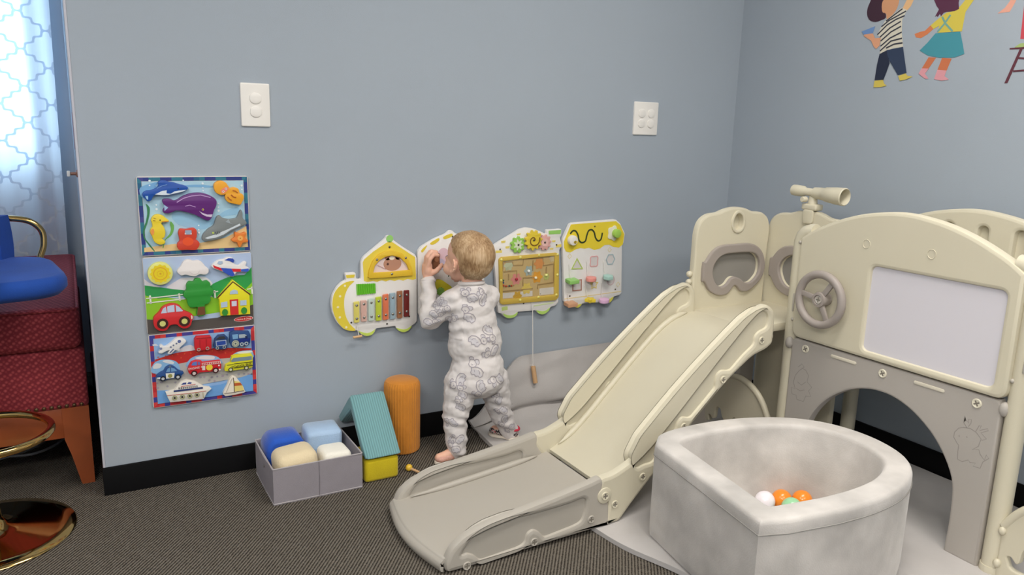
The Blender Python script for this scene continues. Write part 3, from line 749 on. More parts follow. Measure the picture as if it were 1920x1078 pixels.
def goggle_panel(fn, dx, pos, outl, hole=True):
    fn('goggle_panel', [sh(outl, dx), sh(gin_s, dx)] + ([sh(ghole, dx)] if hole else []), pos, 0.028, cream, bevel=0.008)
    fn('goggle_rim', [sh(gring_s, dx), sh(gin_s, dx)], pos - 0.012, 0.016, greyw, bevel=0.005)
    fn('goggle_lens', [inset(sh(gin_s, dx) if area2(gin_s) > 0 else sh(gin_s, dx)[::-1], -0.004)], pos + 0.010, 0.004, lens, bevel=0.0)
    if hole: fn('grip_back', [inset(sh(ghole, dx) if area2(ghole) > 0 else sh(ghole, dx)[::-1], -0.004)], pos + 0.018, 0.004, cream, bevel=0.0)
    if hole: fn('grip_ring', [sh(ghole_o, dx), sh(ghole, dx)], pos - 0.005, 0.012, cream, bevel=0.004)
goggle_panel(pfront, 1.826, -0.475, gout1)
goggle_panel(pside, -0.316, 2.188, gout, False)
pside('grip_opening_rim', [circ(-0.125, 0.775, 0.030, 20, 0.026), circ(-0.125, 0.775, 0.021, 20, 0.017)], 2.194, 0.012, cream, bevel=0.004)
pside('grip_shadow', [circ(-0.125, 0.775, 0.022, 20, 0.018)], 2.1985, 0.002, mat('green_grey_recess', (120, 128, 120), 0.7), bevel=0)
for z in (0.600, 0.628): link('hinge_knob', sphere_bm(0.011, (0, 0, 0), 14, 10), cream, PS, (1.819 - PX, -0.462 - PY, z), smooth=180)
pfront('under_panel', [rpoly([(1.86, Z0), (2.17, Z0), (2.17, 0.47), (1.86, 0.47)], 0.01), rpoly([(1.94, 0.06), (2.10, 0.06), (2.10, 0.40), (1.94, 0.40)], 0.05)], -0.470, 0.024, greyd, bevel=0.004)
link('tunnel_roof', rbox_bm(0.30, 0.66, 0.026, 0.004, 2, (2.155 - PX, -1.134 - PY, 0.487)), cream, PS)
# ---- posts
def post(name, x, u, top, bend, r=0.0245, m=cream):
    y = -0.77 - u; pts = [(0, 0, Z0), (0, 0, 0.2), (0, 0, 0.4), (0, 0, 0.6), (0, 0, top - 0.035)]
    if bend: pts += [(0, -bend * 0.006, top - 0.018), (0, -bend * 0.018, top - 0.006), (0, -bend * 0.034, top), (0, -bend * 0.05, top + 0.001)]
    else: pts += [(0, 0, top)]
    return tube(name, pts, r, m, PS, 20, loc=(x - PX, y - PY, 0), smooth=50)
for x, s in ((1.988, 1), (2.325, 1)):
    p1 = post('tower_post', x, 0.012, 0.815, 1); p2 = post('tower_post', x, 0.716, 0.815, -1)
    if x < 2:
        for pp in (p1, p2):
            for z in (0.53, 0.78): link('post_hole', sphere_bm(0.006, (-0.021, -0.012 if pp is p1 else 0.012, z), 10, 8), greyp, pp, smooth=180)
            link('post_slot', rbox_bm(0.006, 0.006, 0.06, 0.0028, 2, (-0.023, -0.01, 0.585)), greyp, pp)
            link('post_foot', lathe_bm([(0, 0), (0.027, 0), (0.028, 0.008), (0.0265, 0.02), (0, 0.02)], 20), cream, pp, (0, 0, Z0 - 0.001))
# ---- tall arched panels
def arch_top(u0=0.028, u1=0.700, vb=0.476):
    top = [(0.030, 0.796), (0.06, 0.818), (0.10, 0.840), (0.167, 0.870), (0.24, 0.893), (0.315, 0.906), (0.364, 0.909), (0.413, 0.906), (0.488, 0.893), (0.561, 0.870), (0.628, 0.840), (0.668, 0.818), (0.698, 0.796)]
    return rpoly([(u0, vb), (u0, 0.60)], 0) [:0] + [(u0 + 0.03 * (1 - math.cos(a)), vb + 0.03 * (1 - math.sin(a))) for a in [PI / 2 * (1 - i / 5) for i in range(6)]] + sm(top, 4, False) + [(u1 - 0.03 * (1 - math.cos(a)), vb + 0.03 * (1 - math.sin(a))) for a in [PI / 2 * i / 5 for i in range(6)]]
wb = rrect(0.287, 0.500, 0.662, 0.748, 0.016)
pside('arched_panel', [arch_top(), wb], 1.958, 0.040, cream, bevel=0.010)
whiteb = mat('whiteboard', (216, 213, 220), 0.25)
pside('whiteboard', [inset(wb, -0.003)], 1.967, 0.006, whiteb, bevel=0)
for u, v in ((0.262, 0.809), (0.459, 0.810)):
    pside('moulded_ring', [circ(u, v, 0.0125, 20, 0.0135), circ(u, v, 0.0105, 20, 0.0115)], 1.9565, 0.004, cream, bevel=0.001)
# back arched panel with grooves
bp = arch_top()
sl = [rrect(0.275 + k * 0.104, 0.60, 0.303 + k * 0.104, 0.862, 0.0135, 6) for k in range(3)]
pside('arched_panel', [bp] + sl, 2.300, 0.040, cream, bevel=0.010)
pside('groove_back', [rrect(0.25, 0.585, 0.54, 0.875, 0.01)], 2.318, 0.006, cream, bevel=0)
# steering wheel
SW = thing('steering_wheel', None, None); SW.parent = PS; SW.location = (1.925 - PX, -0.921 - PY, 0.624); SW.rotation_euler = SIDE
tube('wheel_rim', [(0.077 * math.cos(a), 0.077 * math.sin(a), 0.0) for a in [2 * PI * i / 48 for i in range(48)]], 0.0125, greyw, SW, 12, True, smooth=180)
for a in (math.radians(172), math.radians(55), math.radians(-62)):
    link('spoke', rbox_bm(0.062, 0.017, 0.009, 0.003, 2, (0.041, 0, 0.0)), greyw, SW, rot=(0, 0, a))
lathe('hub', [(0, -0.03), (0.020, -0.03), (0.024, 0.004), (0.022, 0.009), (0.015, 0.010), (0.014, 0.006), (0, 0.006)], greyw, SW, 28)
screw(SW, mat('grey_screw', (188, 182, 174), 0.4), (0, 0, 0.005), (0, 0, 0), 0.0125)
# grey lower panel with the tunnel arch
archp = [(0.120, Z0), (0.119, 0.103), (0.121, 0.192), (0.135, 0.240), (0.166, 0.289), (0.205, 0.329), (0.259, 0.365), (0.312, 0.385), (0.36, 0.391), (0.408, 0.386), (0.461, 0.366), (0.515, 0.330), (0.554, 0.289), (0.585, 0.240), (0.599, 0.192), (0.603, 0.103), (0.600, Z0)]
low = [(0.030, Z0)] + archp[:1] + sm(archp, 3, False)[1:-1] + archp[-1:] + [(0.690, Z0), (0.690, 0.460), (0.680, 0.472), (0.040, 0.472), (0.030, 0.460)]
pside('tunnel_panel', [low], 1.966, 0.034, greyd, bevel=0.006)
pside('panel_flange', [rrect(-0.002, Z0, 0.04, 0.405, 0.004)], 1.990, 0.02, greyd, bevel=0.003)
for u in (0.087, 0.359, 0.629): screw(PS, mat('cream_screw', (226, 220, 200), 0.45), (1.966 - PX, -u, 0.447), SIDE, 0.0125, 0.5)
for a, b in ((0.181, 0.271), (0.454, 0.542)): pside('slot_inlay', [rrect(a, 0.446, b, 0.456, 0.0049)], 1.9635, 0.006, mat('slot_cream', (214, 207, 190), 0.5), bevel=0.002)
link('side_clip', sphere_bm(0.013, (0, 0, 0), 16, 12, (1, 1, 1.5)), greyd, PS, (1.966 - PX, -0.022, 0.452), smooth=180)
link('side_clip', sphere_bm(0.013, (0, 0, 0), 16, 12, (1, 1, 1.5)), greyd, PS, (1.972 - PX, -0.694, 0.452), smooth=180)
# moulded line drawings on the grey panel
emb = mat('moulded_line', (152, 146, 140), 0.6)
def draw(name, L, w=0.0022, closed=False):
    s = stroke(name, L, w, 0.0, emb, PS, closed, 0.0012); s.location = (1.967 - PX, 0, 0); s.rotation_euler = SIDE
draw('moulded_deer', [(0.5930, 0.3660), (0.5840, 0.3510), (0.5840, 0.3370), (0.5950, 0.3240), (0.6000, 0.3200), (0.6000, 0.3030), (0.6020, 0.2820), (0.6150, 0.2800), (0.6300, 0.2910), (0.6340, 0.2860), (0.6490, 0.2900), (0.6440, 0.2790), (0.6620, 0.2810), (0.6660, 0.3000), (0.6790, 0.3150), (0.6720, 0.3220), (0.6690, 0.3060), (0.6570, 0.3170), (0.6520, 0.3280), (0.6350, 0.3220), (0.6490, 0.3360), (0.6530, 0.3580), (0.6380, 0.3710), (0.6220, 0.3760), (0.6040, 0.3720)], 0.0022, True)
draw('moulded_antler', [(0.6140, 0.3740), (0.6030, 0.3860), (0.6040, 0.4040), (0.6090, 0.3940), (0.6170, 0.3880), (0.6140, 0.3980), (0.6220, 0.4000), (0.6220, 0.3900), (0.6170, 0.3790)])
draw('moulded_antler', [(0.6370, 0.3730), (0.6430, 0.3910), (0.6480, 0.3930), (0.6460, 0.3790), (0.6650, 0.3910), (0.6670, 0.3860), (0.6500, 0.3740), (0.6660, 0.3630), (0.6550, 0.3550)])
draw('moulded_eye', [(0.5970, 0.3480), (0.5980, 0.3430)]); draw('moulded_eye', [(0.6160, 0.3520), (0.6180, 0.3480)])
draw('moulded_bear', [(0.0710, 0.3700), (0.0580, 0.3500), (0.0540, 0.3270), (0.0630, 0.3070), (0.0470, 0.3060), (0.0530, 0.2860), (0.0700, 0.2870), (0.0740, 0.2740), (0.1000, 0.2750), (0.1070, 0.2960), (0.1260, 0.3000), (0.1150, 0.3160), (0.1260, 0.3310), (0.1060, 0.3430), (0.1090, 0.3650), (0.0960, 0.3790), (0.0830, 0.3810)], 0.0022, True)
draw('moulded_bear_hat', [(0.0660, 0.3810), (0.0790, 0.3950), (0.0890, 0.3870), (0.0810, 0.3800)]); draw('moulded_bear_paw', [(0.0690, 0.3320), (0.0860, 0.3260), (0.1010, 0.3410)]); draw('moulded_bear_paw', [(0.0680, 0.3090), (0.0830, 0.3060), (0.0990, 0.3140)])
# semicircular brace panels left and right of the tower front
br = [(0, Z0), (0, 0.152), (0.008, 0.165), (0.028, 0.197), (0.052, 0.223), (0.085, 0.245), (0.12, 0.257), (0.15, 0.261)]
br = br + [(0.30 - x, y) for x, y in br[::-1][1:]]
bh = [(0.021, 0.078), (0.030, 0.083), (0.045, 0.068), (0.053, 0.076), (0.055, 0.108), (0.063, 0.124), (0.080, 0.120), (0.088, 0.095), (0.105, 0.078), (0.130, 0.084), (0.15, 0.115)]
bh = bh + [(0.30 - x, y) for x, y in bh[::-1][1:]] + [(0.268, 0.050), (0.205, 0.046), (0.095, 0.046), (0.032, 0.050)]
bh = rpoly(bh, 0.010, 4)
rimo = clean(br) if area2(clean(br)) > 0 else clean(br)[::-1]
for u0, x in ((-0.352, 1.985), (0.735, 1.970)):
    pside('brace_panel', [sh(br, u0), sh(bh, u0)], x, 0.020, cream, bevel=0.004)
    pts = [(x, -0.0 - u0 - a, b) for a, b in br if b > 0.14]
    tube('brace_rim', [(x + 0.006 - PX, -(u0 + a), b) for a, b in sm([q for q in br if q[1] > 0.14], 3, False)], 0.011, cream, PS, 10, smooth=180)
for z in (0.052, 0.142): link('hinge_knob', sphere_bm(0.009, (0, 0, 0), 12, 8, (1, 1, 1.3)), cream, PS, (1.968 - PX, -0.738, z), smooth=180)
# telescope
TE = thing('telescope', None, None); TE.parent = PS; TE.location = (2.199 - PX, -0.640 - PY, 0.0)
link('mount_cap', rbox_bm(0.040, 0.062, 0.022, 0.006, 3, (0, 0.006, 0.868)), cream, TE)
pl = plate('mount_tongue', rpoly([(-0.02, 0.81), (0.02, 0.81), (0.022, 0.86), (-0.022, 0.86)], 0.012), 0.008, cream, TE, 0.003); pl.rotation_euler = SIDE; pl.location = (-0.012, 0.006, 0)
link('stem', lathe_bm([(0, 0.875), (0.017, 0.875), (0.013, 0.905), (0, 0.905)], 20), cream, TE, (0, 0.006, 0))
lathe('knob', [(0, 0), (0.010, 0), (0.010, 0.016), (0.008, 0.019), (0, 0.019)], cream, TE, 18, loc=(-0.014, 0.025, 0.893), rot=(0, -PI / 2, 0))
lathe('barrel', [(0, -0.088), (0.0185, -0.088), (0.0195, -0.075), (0.0185, -0.045), (0.0135, -0.035), (0.0135, -0.002), (0.019, 0.002), (0.0205, 0.02), (0.0215, 0.045), (0.0245, 0.05), (0.0285, 0.09), (0.030, 0.122), (0.027, 0.125), (0.024, 0.118), (0.023, 0.07), (0, 0.07)], cream, TE, 40, loc=(0, 0.004, 0.917), rot=(PI / 2 + 0.03, 0, 0), smooth=30)

# ================================================================== toddler at the wall toys
_US = {}
def _unit(u, v):
    if (u, v) not in _US:
        V = [(0.0, 0.0, 1.0)]
        for j in range(1, v):
            t = PI * j / v
            V += [(math.sin(t) * math.cos(2 * PI * i / u), math.sin(t) * math.sin(2 * PI * i / u), math.cos(t)) for i in range(u)]
        V.append((0.0, 0.0, -1.0)); F = []
        for i in range(u): F.append((0, 1 + i, 1 + (i + 1) % u))
        for j in range(v - 2):
            for i in range(u):
                p = 1 + j * u; F.append((p + i, p + u + i, p + u + (i + 1) % u, p + (i + 1) % u))
        p = 1 + (v - 2) * u
        for i in range(u): F.append((p + i, len(V) - 1, p + (i + 1) % u))
        _US[(u, v)] = ([Vector(q) for q in V], F)
    return _US[(u, v)]
class Soup:
    def __init__(self): self.v, self.f = [], []
def ell(bm, c, r, rot=None, u=24, v=16):
    V, F = _unit(u, v); o = len(bm.v); c = Vector(c)
    R_ = rot.to_matrix() if rot else None
    for q in V:
        w = Vector((q.x * r[0], q.y * r[1], q.z * r[2])); bm.v.append(c + (R_ @ w if R_ else w))
    bm.f += [tuple(i + o for i in f) for f in F]
def limb(bm, pts):
    """Chain of round cones (x, y, z, r), as closely spaced balls."""
    for a, b in zip(pts, pts[1:]):
        A, B = Vector(a[:3]), Vector(b[:3]); n = max(3, int((B - A).length / (0.22 * min(a[3], b[3]))))
        for i in range(n + 1):
            t = i / n; ell(bm, A.lerp(B, t), [a[3] + (b[3] - a[3]) * t] * 3, None, 14, 10)
def remesh(bm, voxel, smooth_it=4, fac=0.5):
    me = bpy.data.meshes.new('tmp'); me.from_pydata(bm.v, [], bm.f)
    o = bpy.data.objects.new('tmp', me); COL.objects.link(o)
    md = o.modifiers.new('r', 'REMESH'); md.mode = 'VOXEL'; md.voxel_size = voxel
    ms = o.modifiers.new('s', 'SMOOTH'); ms.iterations = smooth_it; ms.factor = fac
    r = bpy.data.meshes.new_from_object(o.evaluated_get(bpy.context.evaluated_depsgraph_get()))
    bpy.data.objects.remove(o); bpy.data.meshes.remove(me)
    return r
CX, CY = 1.125, -0.20
K = thing('person', 'toddler in a white koala-print sleeper playing with a wall toy, seen from behind', 'person', (CX, CY, 0))
def rel(p): return (p[0] - CX, p[1] - CY, *p[2:])
HR = Euler((0.12, 0.0, 0.33))            # head turned a little to its left and bowed forward
HC = Vector(rel((1.100, -0.195, 0.690)))
def hp(x, y, z): return HC + HR.to_matrix() @ Vector((x, y, z))      # y = forward (face)
bm = Soup()
ell(bm, hp(0, -0.008, 0.010), (0.0715, 0.083, 0.074), HR, 40, 28)    # cranium
ell(bm, hp(0, -0.028, -0.008), (0.064, 0.058, 0.062), HR, 32, 20)    # back of the head
ell(bm, hp(0, 0.028, -0.034), (0.060, 0.052, 0.057), HR, 32, 20)     # face
for s in (-1, 1):
    ell(bm, hp(s * 0.036, 0.042, -0.048), (0.027, 0.027, 0.025), HR)   # cheeks
    e = Euler((0.25, 0, s * 0.35)).to_matrix()
    E_ = (HR.to_matrix() @ e).to_euler()
    ell(bm, hp(s * 0.0690, -0.004, -0.026), (0.0065, 0.0140, 0.021), E_)
    for q in range(9):
        a = -1.9 + q * 0.42
        p = e @ Vector((s * 0.006, -0.0145 * math.cos(a) * 1.0, 0.023 * math.sin(a)))
        ell(bm, hp(s * 0.0705 + p.x, -0.004 + p.y, -0.024 + p.z), (0.0042, 0.0042, 0.0042), None, 10, 8)
    ell(bm, hp(s * 0.025, 0.072, -0.022), (0.011, 0.007, 0.009), HR)   # eyelids
ell(bm, hp(0, 0.084, -0.036), (0.0095, 0.0095, 0.009), HR); limb(bm, [(*hp(0, 0.073, -0.018), 0.006), (*hp(0, 0.082, -0.034), 0.0075)])
ell(bm, hp(0, 0.074, -0.058), (0.014, 0.007, 0.0045), HR); ell(bm, hp(0, 0.072, -0.064), (0.012, 0.007, 0.005), HR)  # lips
ell(bm, hp(0, 0.062, -0.078), (0.017, 0.015, 0.013), HR)               # chin
limb(bm, [(*rel((1.108, -0.205, 0.560)), 0.034), (*rel((1.106, -0.205, 0.615)), 0.035), (*rel((1.102, -0.205, 0.65)), 0.038)])
# trunk and limbs under the clothes
ell(bm, rel((1.115, -0.195, 0.50)), (0.066, 0.050, 0.085)); ell(bm, rel((1.128, -0.195, 0.39)), (0.074, 0.062, 0.095)); ell(bm, rel((1.130, -0.205, 0.29)), (0.078, 0.062, 0.065))
LA = [(1.062, -0.185, 0.538, .030), (0.987, -0.138, 0.472, .024), (1.005, -0.078, 0.580, .018), (1.008, -0.070, 0.603, .016)]
RA = [(1.178, -0.180, 0.538, .030), (1.192, -0.095, 0.492, .024), (1.158, -0.082, 0.575, .018), (1.148, -0.076, 0.596, .016)]
LL = [(1.070, -0.205, 0.26, .046), (1.047, -0.208, 0.145, .034), (1.046, -0.232, 0.035, .024)]
RL = [(1.190, -0.205, 0.26, .046), (1.232, -0.197, 0.125, .032), (1.276, -0.190, 0.045, .022)]
for ch in (LA, RA, LL, RL): limb(bm, [rel(p) for p in ch])
limb(bm, [rel(p) for p in ((1.046, -0.232, 0.032, .020), (1.005, -0.234, 0.022, .017), (0.980, -0.234, 0.020, .014))])
limb(bm, [rel(p) for p in ((1.276, -0.190, 0.046, .019), (1.255, -0.155, 0.038, .018), (1.244, -0.135, 0.036, .016))])
# left hand: palm towards +X, four fingers up and curled round the brown knob, thumb under it
def fing(pts, r0, r1):
    n = len(pts); limb(bm, [(*rel(p), r0 + (r1 - r0) * i / (n - 1)) for i, p in enumerate(pts)])
limb(bm, [(*rel((1.008, -0.070, 0.603)), .0160), (*rel((1.007, -0.064, 0.620)), .0185), (*rel((1.009, -0.060, 0.640)), .0180)])
ell(bm, rel((1.006, -0.076, 0.630)), (0.014, 0.014, 0.024)); ell(bm, rel((1.008, -0.050, 0.632)), (0.013, 0.012, 0.024))
fing([(1.004, -0.082, 0.645), (1.006, -0.088, 0.667), (1.020, -0.090, 0.684), (1.036, -0.088, 0.680)], .0085, .0068)
fing([(1.004, -0.069, 0.648), (1.004, -0.073, 0.674), (1.019, -0.075, 0.692), (1.037, -0.074, 0.688)], .0086, .0070)
fing([(1.006, -0.056, 0.647), (1.008, -0.056, 0.671), (1.022, -0.056, 0.689), (1.037, -0.056, 0.684)], .0084, .0068)
fing([(1.010, -0.044, 0.642), (1.012, -0.041, 0.662), (1.024, -0.040, 0.676), (1.036, -0.041, 0.670)], .0074, .0060)
fing([(1.014, -0.080, 0.618), (1.030, -0.088, 0.626), (1.043, -0.088, 0.638), (1.052, -0.084, 0.646)], .0098, .0068)
# right hand: pointing with the index finger, the other fingers folded
limb(bm, [(*rel((1.148, -0.074, 0.598)), .0160), (*rel((1.138, -0.070, 0.610)), .0180), (*rel((1.128, -0.066, 0.618)), .0175)])
fing([(1.120, -0.066, 0.628), (1.098, -0.062, 0.631), (1.076, -0.057, 0.634), (1.058, -0.053, 0.637)], .0082, .0056)
fing([(1.120, -0.064, 0.616), (1.106, -0.062, 0.616), (1.102, -0.058, 0.604), (1.114, -0.056, 0.600)], .0082, .0068)
fing([(1.122, -0.062, 0.604), (1.109, -0.060, 0.602), (1.107, -0.057, 0.591), (1.119, -0.056, 0.589)], .0080, .0066)
fing([(1.128, -0.060, 0.594), (1.117, -0.058, 0.590), (1.117, -0.056, 0.581), (1.127, -0.056, 0.581)], .0070, .0058)
fing([(1.134, -0.076, 0.626), (1.124, -0.086, 0.636), (1.112, -0.088, 0.638), (1.102, -0.084, 0.632)], .0092, .0066)
body_me = remesh(bm, 0.0026, 5, 0.5)
body = link('body', body_me, skin, K, smooth=180)
bvb = BVHTree.FromPolygons([v.co for v in body_me.vertices], [p.vertices for p in body_me.polygons])
# hair: a thin cap grown from the scalp
def hairmask(p):
    q = HR.to_matrix().transposed() @ (p - HC)         # head frame
    if q.z < -0.075: return False
    line = 0.046 - 0.0 * q.z                            # hairline: forehead in front, nape behind
    if q.y > 0.02 and q.z < 0.036 + (q.y - 0.02) * 0.5: return False
    if q.y > -0.022 and q.y <= 0.02 and q.z < (q.y + 0.022) * 0.86 + 0.004 * noise.noise(q * 70): return False
    if q.y < -0.0 and q.z < -0.064 + 0.012 * noise.noise(q * 60): return False
    return q.length < 0.13 and not (abs(q.x) > 0.073)
idx = {}; hv, hf = [], []
nor = [v.normal.copy() for v in body_me.vertices]
sel = [p for p in body_me.polygons if hairmask(Vector(p.center)) and (Vector(p.center) - HC).length < 0.12 and p.center[2] > 0.60]
for p in sel:
    f = []
    for vi in p.vertices:
        if vi not in idx:
            idx[vi] = len(hv); co = body_me.vertices[vi].co; q = HR.to_matrix().transposed() @ (co - HC)
            lock = noise.noise((q.x * 90, q.y * 30, q.z * 22)) * 0.0012 + noise.noise((q.x * 22, q.y * 14, q.z * 12)) * 0.0016
            hv.append(co + nor[vi] * (0.0032 + lock))
        f.append(idx[vi])
    hf.append(f)
hme = bpy.data.meshes.new('hair'); hme.from_pydata(hv, [], hf); hme.validate()
hairm = mat('blond_baby_hair', (196, 164, 120), 0.6)
def _hair():
    n, l, b = N(hairm)
    tc = n.new('ShaderNodeTexCoord'); mp = n.new('ShaderNodeMapping'); mp.inputs['Scale'].default_value = (260, 160, 22); mp.inputs['Rotation'].default_value = (0.15, 0.25, 0.3)
    l.new(tc.outputs['Object'], mp.inputs[0])
    a = n.new('ShaderNodeTexNoise'); a.inputs['Scale'].default_value = 1.0; a.inputs['Detail'].default_value = 3; a.inputs['Distortion'].default_value = 0.6; l.new(mp.outputs[0], a.inputs['Vector'])
    c = n.new('ShaderNodeTexNoise'); c.inputs['Scale'].default_value = 22.0; c.inputs['Detail'].default_value = 2; l.new(tc.outputs['Object'], c.inputs['Vector'])
    ad = n.new('ShaderNodeMath'); ad.operation = 'ADD'; l.new(a.outputs[0], ad.inputs[0]); l.new(c.outputs[0], ad.inputs[1])
    rp = n.new('ShaderNodeValToRGB'); e = rp.color_ramp.elements
    mr = n.new('ShaderNodeMapRange'); mr.inputs[1].default_value = 0.65; mr.inputs[2].default_value = 1.35; l.new(ad.outputs[0], mr.inputs[0]); l.new(mr.outputs[0], rp.inputs[0])
    e[0].position = 0.1; e[0].color = rgb((136, 102, 68)); e[1].position = 0.95; e[1].color = rgb((210, 182, 148)); x = e.new(0.5); x.color = rgb((176, 144, 106))
    l.new(rp.outputs[0], b.inputs['Base Color'])
    bp = n.new('ShaderNodeBump'); bp.inputs['Strength'].default_value = 0.5; bp.inputs['Distance'].default_value = 0.002; l.new(a.outputs[0], bp.inputs['Height']); l.new(bp.outputs[0], b.inputs['Normal'])
_hair()
link('hair', hme, hairm, K, smooth=180)
# eyes
for s in (-1, 1): link('eye', sphere_bm(0.0085, tuple(hp(s * 0.025, 0.0725, -0.021)), 16, 10), mat('eye_blue_grey', (70, 82, 98), 0.15), K, smooth=180)
# ---- the sleeper
bm = Soup()
ell(bm, rel((1.112, -0.195, 0.512)), (0.080, 0.062, 0.082)); ell(bm, rel((1.118, -0.195, 0.46)), (0.086, 0.066, 0.09)); ell(bm, rel((1.128, -0.195, 0.39)), (0.095, 0.079, 0.10))
ell(bm, rel((1.132, -0.205, 0.30)), (0.096, 0.082, 0.085)); ell(bm, rel((1.132, -0.222, 0.265)), (0.090, 0.070, 0.060))
cl = [(1.052, -0.188, 0.545, .042), (0.987, -0.140, 0.474, .0355), (1.004, -0.084, 0.572, .0265), (1.005, -0.078, 0.585, .026)]
cr = [(1.178, -0.186, 0.545, .042), (1.192, -0.100, 0.494, .035), (1.164, -0.086, 0.568, .0265), (1.160, -0.084, 0.578, .026)]
ll = [(1.074, -0.207, 0.262, .060), (1.049, -0.212, 0.150, .0445), (1.046, -0.225, 0.08, .0375), (1.046, -0.232, 0.036, .033)]
rl = [(1.190, -0.207, 0.258, .058), (1.232, -0.199, 0.125, .042), (1.262, -0.193, 0.075, .035), (1.278, -0.190, 0.044, .030)]
for ch in (cl, cr, ll, rl): limb(bm, [rel(p) for p in ch])
limb(bm, [(*rel((1.060, -0.190, 0.556)), .032), (*rel((1.108, -0.203, 0.565)), .054), (*rel((1.107, -0.203, 0.580)), .046), (*rel((1.108, -0.203, 0.565)), .054), (*rel((1.168, -0.190, 0.556)), .032)])
sl_me = remesh(bm, 0.0036, 8, 0.5)
# neck opening, cuffs and cloth folds
rings = []
NV = [(v.co.copy(), v.normal.copy()) for v in sl_me.vertices]; newco = []
for p, n_ in NV:
    w = noise.noise((p.x * 26, p.y * 26, p.z * 34)) * 0.0034 + noise.noise((p.x * 60, p.y * 60, p.z * 75)) * 0.0016
    d = p.z + 0.55 * (p.x - 0.1)
    w += 0.0018 * math.sin(p.z * 150 + p.x * 70 + 3 * noise.noise(p * 14)) * (1.0 if p.z < 0.22 else 0.35)
    w += 0.0024 * math.sin((p.z * 1.2 - p.x * 0.6) * 130 + 2 * noise.noise(p * 10)) * (1.0 if (p.x < -0.065 and p.z > 0.42) else 0.0)
    newco += list(p + n_ * w)
sl_me.vertices.foreach_set('co', newco); sl_me.update()
sleeper_m = mat('white_jersey', (219, 213, 211), 0.92, var=0.02, vs=40, bump=0.25, bs=700, sheen=0.15)
sl = link('sleeper', sl_me, sleeper_m, K, smooth=180)
tube('neck_band', [rel((1.106 + 0.040 * math.cos(a), -0.203 + 0.039 * math.sin(a), 0.601 - 0.006 * math.sin(a))) for a in [2 * PI * i / 36 for i in range(36)]], 0.0065, sleeper_m, sl, 10, True, smooth=180)
for c, ax, r in (((1.0065, -0.075, 0.592), (0.1, 0.35, 1.0), 0.0225), ((1.155, -0.081, 0.585), (-0.4, 0.25, 0.8), 0.0225)):
    q = Vector((0, 0, 1)).rotation_difference(Vector(ax))
    tube('cuff', [tuple(Vector(rel(c)) + q @ Vector((r * math.cos(a), r * math.sin(a), 0))) for a in [2 * PI * i / 24 for i in range(24)]], 0.005, sleeper_m, sl, 8, True, smooth=180)
bvs = BVHTree.FromPolygons([v.co for v in sl_me.vertices], [p.vertices for p in sl_me.polygons])
# printed koalas: thin grey line drawings laid on the cloth
inkm = mat('koala_ink', (164, 158, 166), 0.9); fillm = mat('koala_wash', (204, 200, 204), 0.92)
KO = [
    ([(0.55 * math.cos(a) - 0.9, 0.48 * math.sin(a) + 0.55) for a in [i * PI / 8 for i in range(17)]], .10),                 # head
    ([(-1.3 + 0.32 * math.cos(a), 1.05 + 0.30 * math.sin(a)) for a in [0.2 + i * 0.5 for i in range(9)]], .10),               # ear
    ([(-0.42 + 0.34 * math.cos(a), 1.0 + 0.32 * math.sin(a)) for a in [-0.9 + i * 0.5 for i in range(9)]], .10),              # ear
    ([(-1.08, 0.62), (-1.05, 0.60)], .16), ([(-0.68, 0.60), (-0.65, 0.58)], .16), ([(-0.90, 0.50), (-0.86, 0.36)], .22),      # eyes, nose
    ([(-0.45, 0.25), (-0.1, 0.42), (0.45, 0.42), (0.95, 0.15), (1.1, -0.35), (0.85, -0.75), (0.5, -0.6), (0.3, -0.82), (-0.05, -0.62), (-0.3, -0.8), (-0.6, -0.62), (-0.62, -0.25), (-0.8, 0.08)], .10),
    ([(0.2, 0.1), (0.5, -0.05), (0.62, -0.35)], .08), ([(-0.3, -0.1), (-0.12, -0.35)], .08)]
KF = [[(-1.32 + 0.2 * math.cos(a), 1.05 + 0.19 * math.sin(a)) for a in [i * PI / 5 for i in range(10)]], [(-0.42 + 0.2 * math.cos(a), 1.0 + 0.2 * math.sin(a)) for a in [i * PI / 5 for i in range(10)]],
      [(0.1 + 0.75 * math.cos(a), -0.3 + 0.38 * math.sin(a)) for a in [i * PI / 8 for i in range(16)]], [(0.75 + 0.28 * math.cos(a), -0.45 + 0.25 * math.sin(a)) for a in [i * PI / 5 for i in range(10)]]]
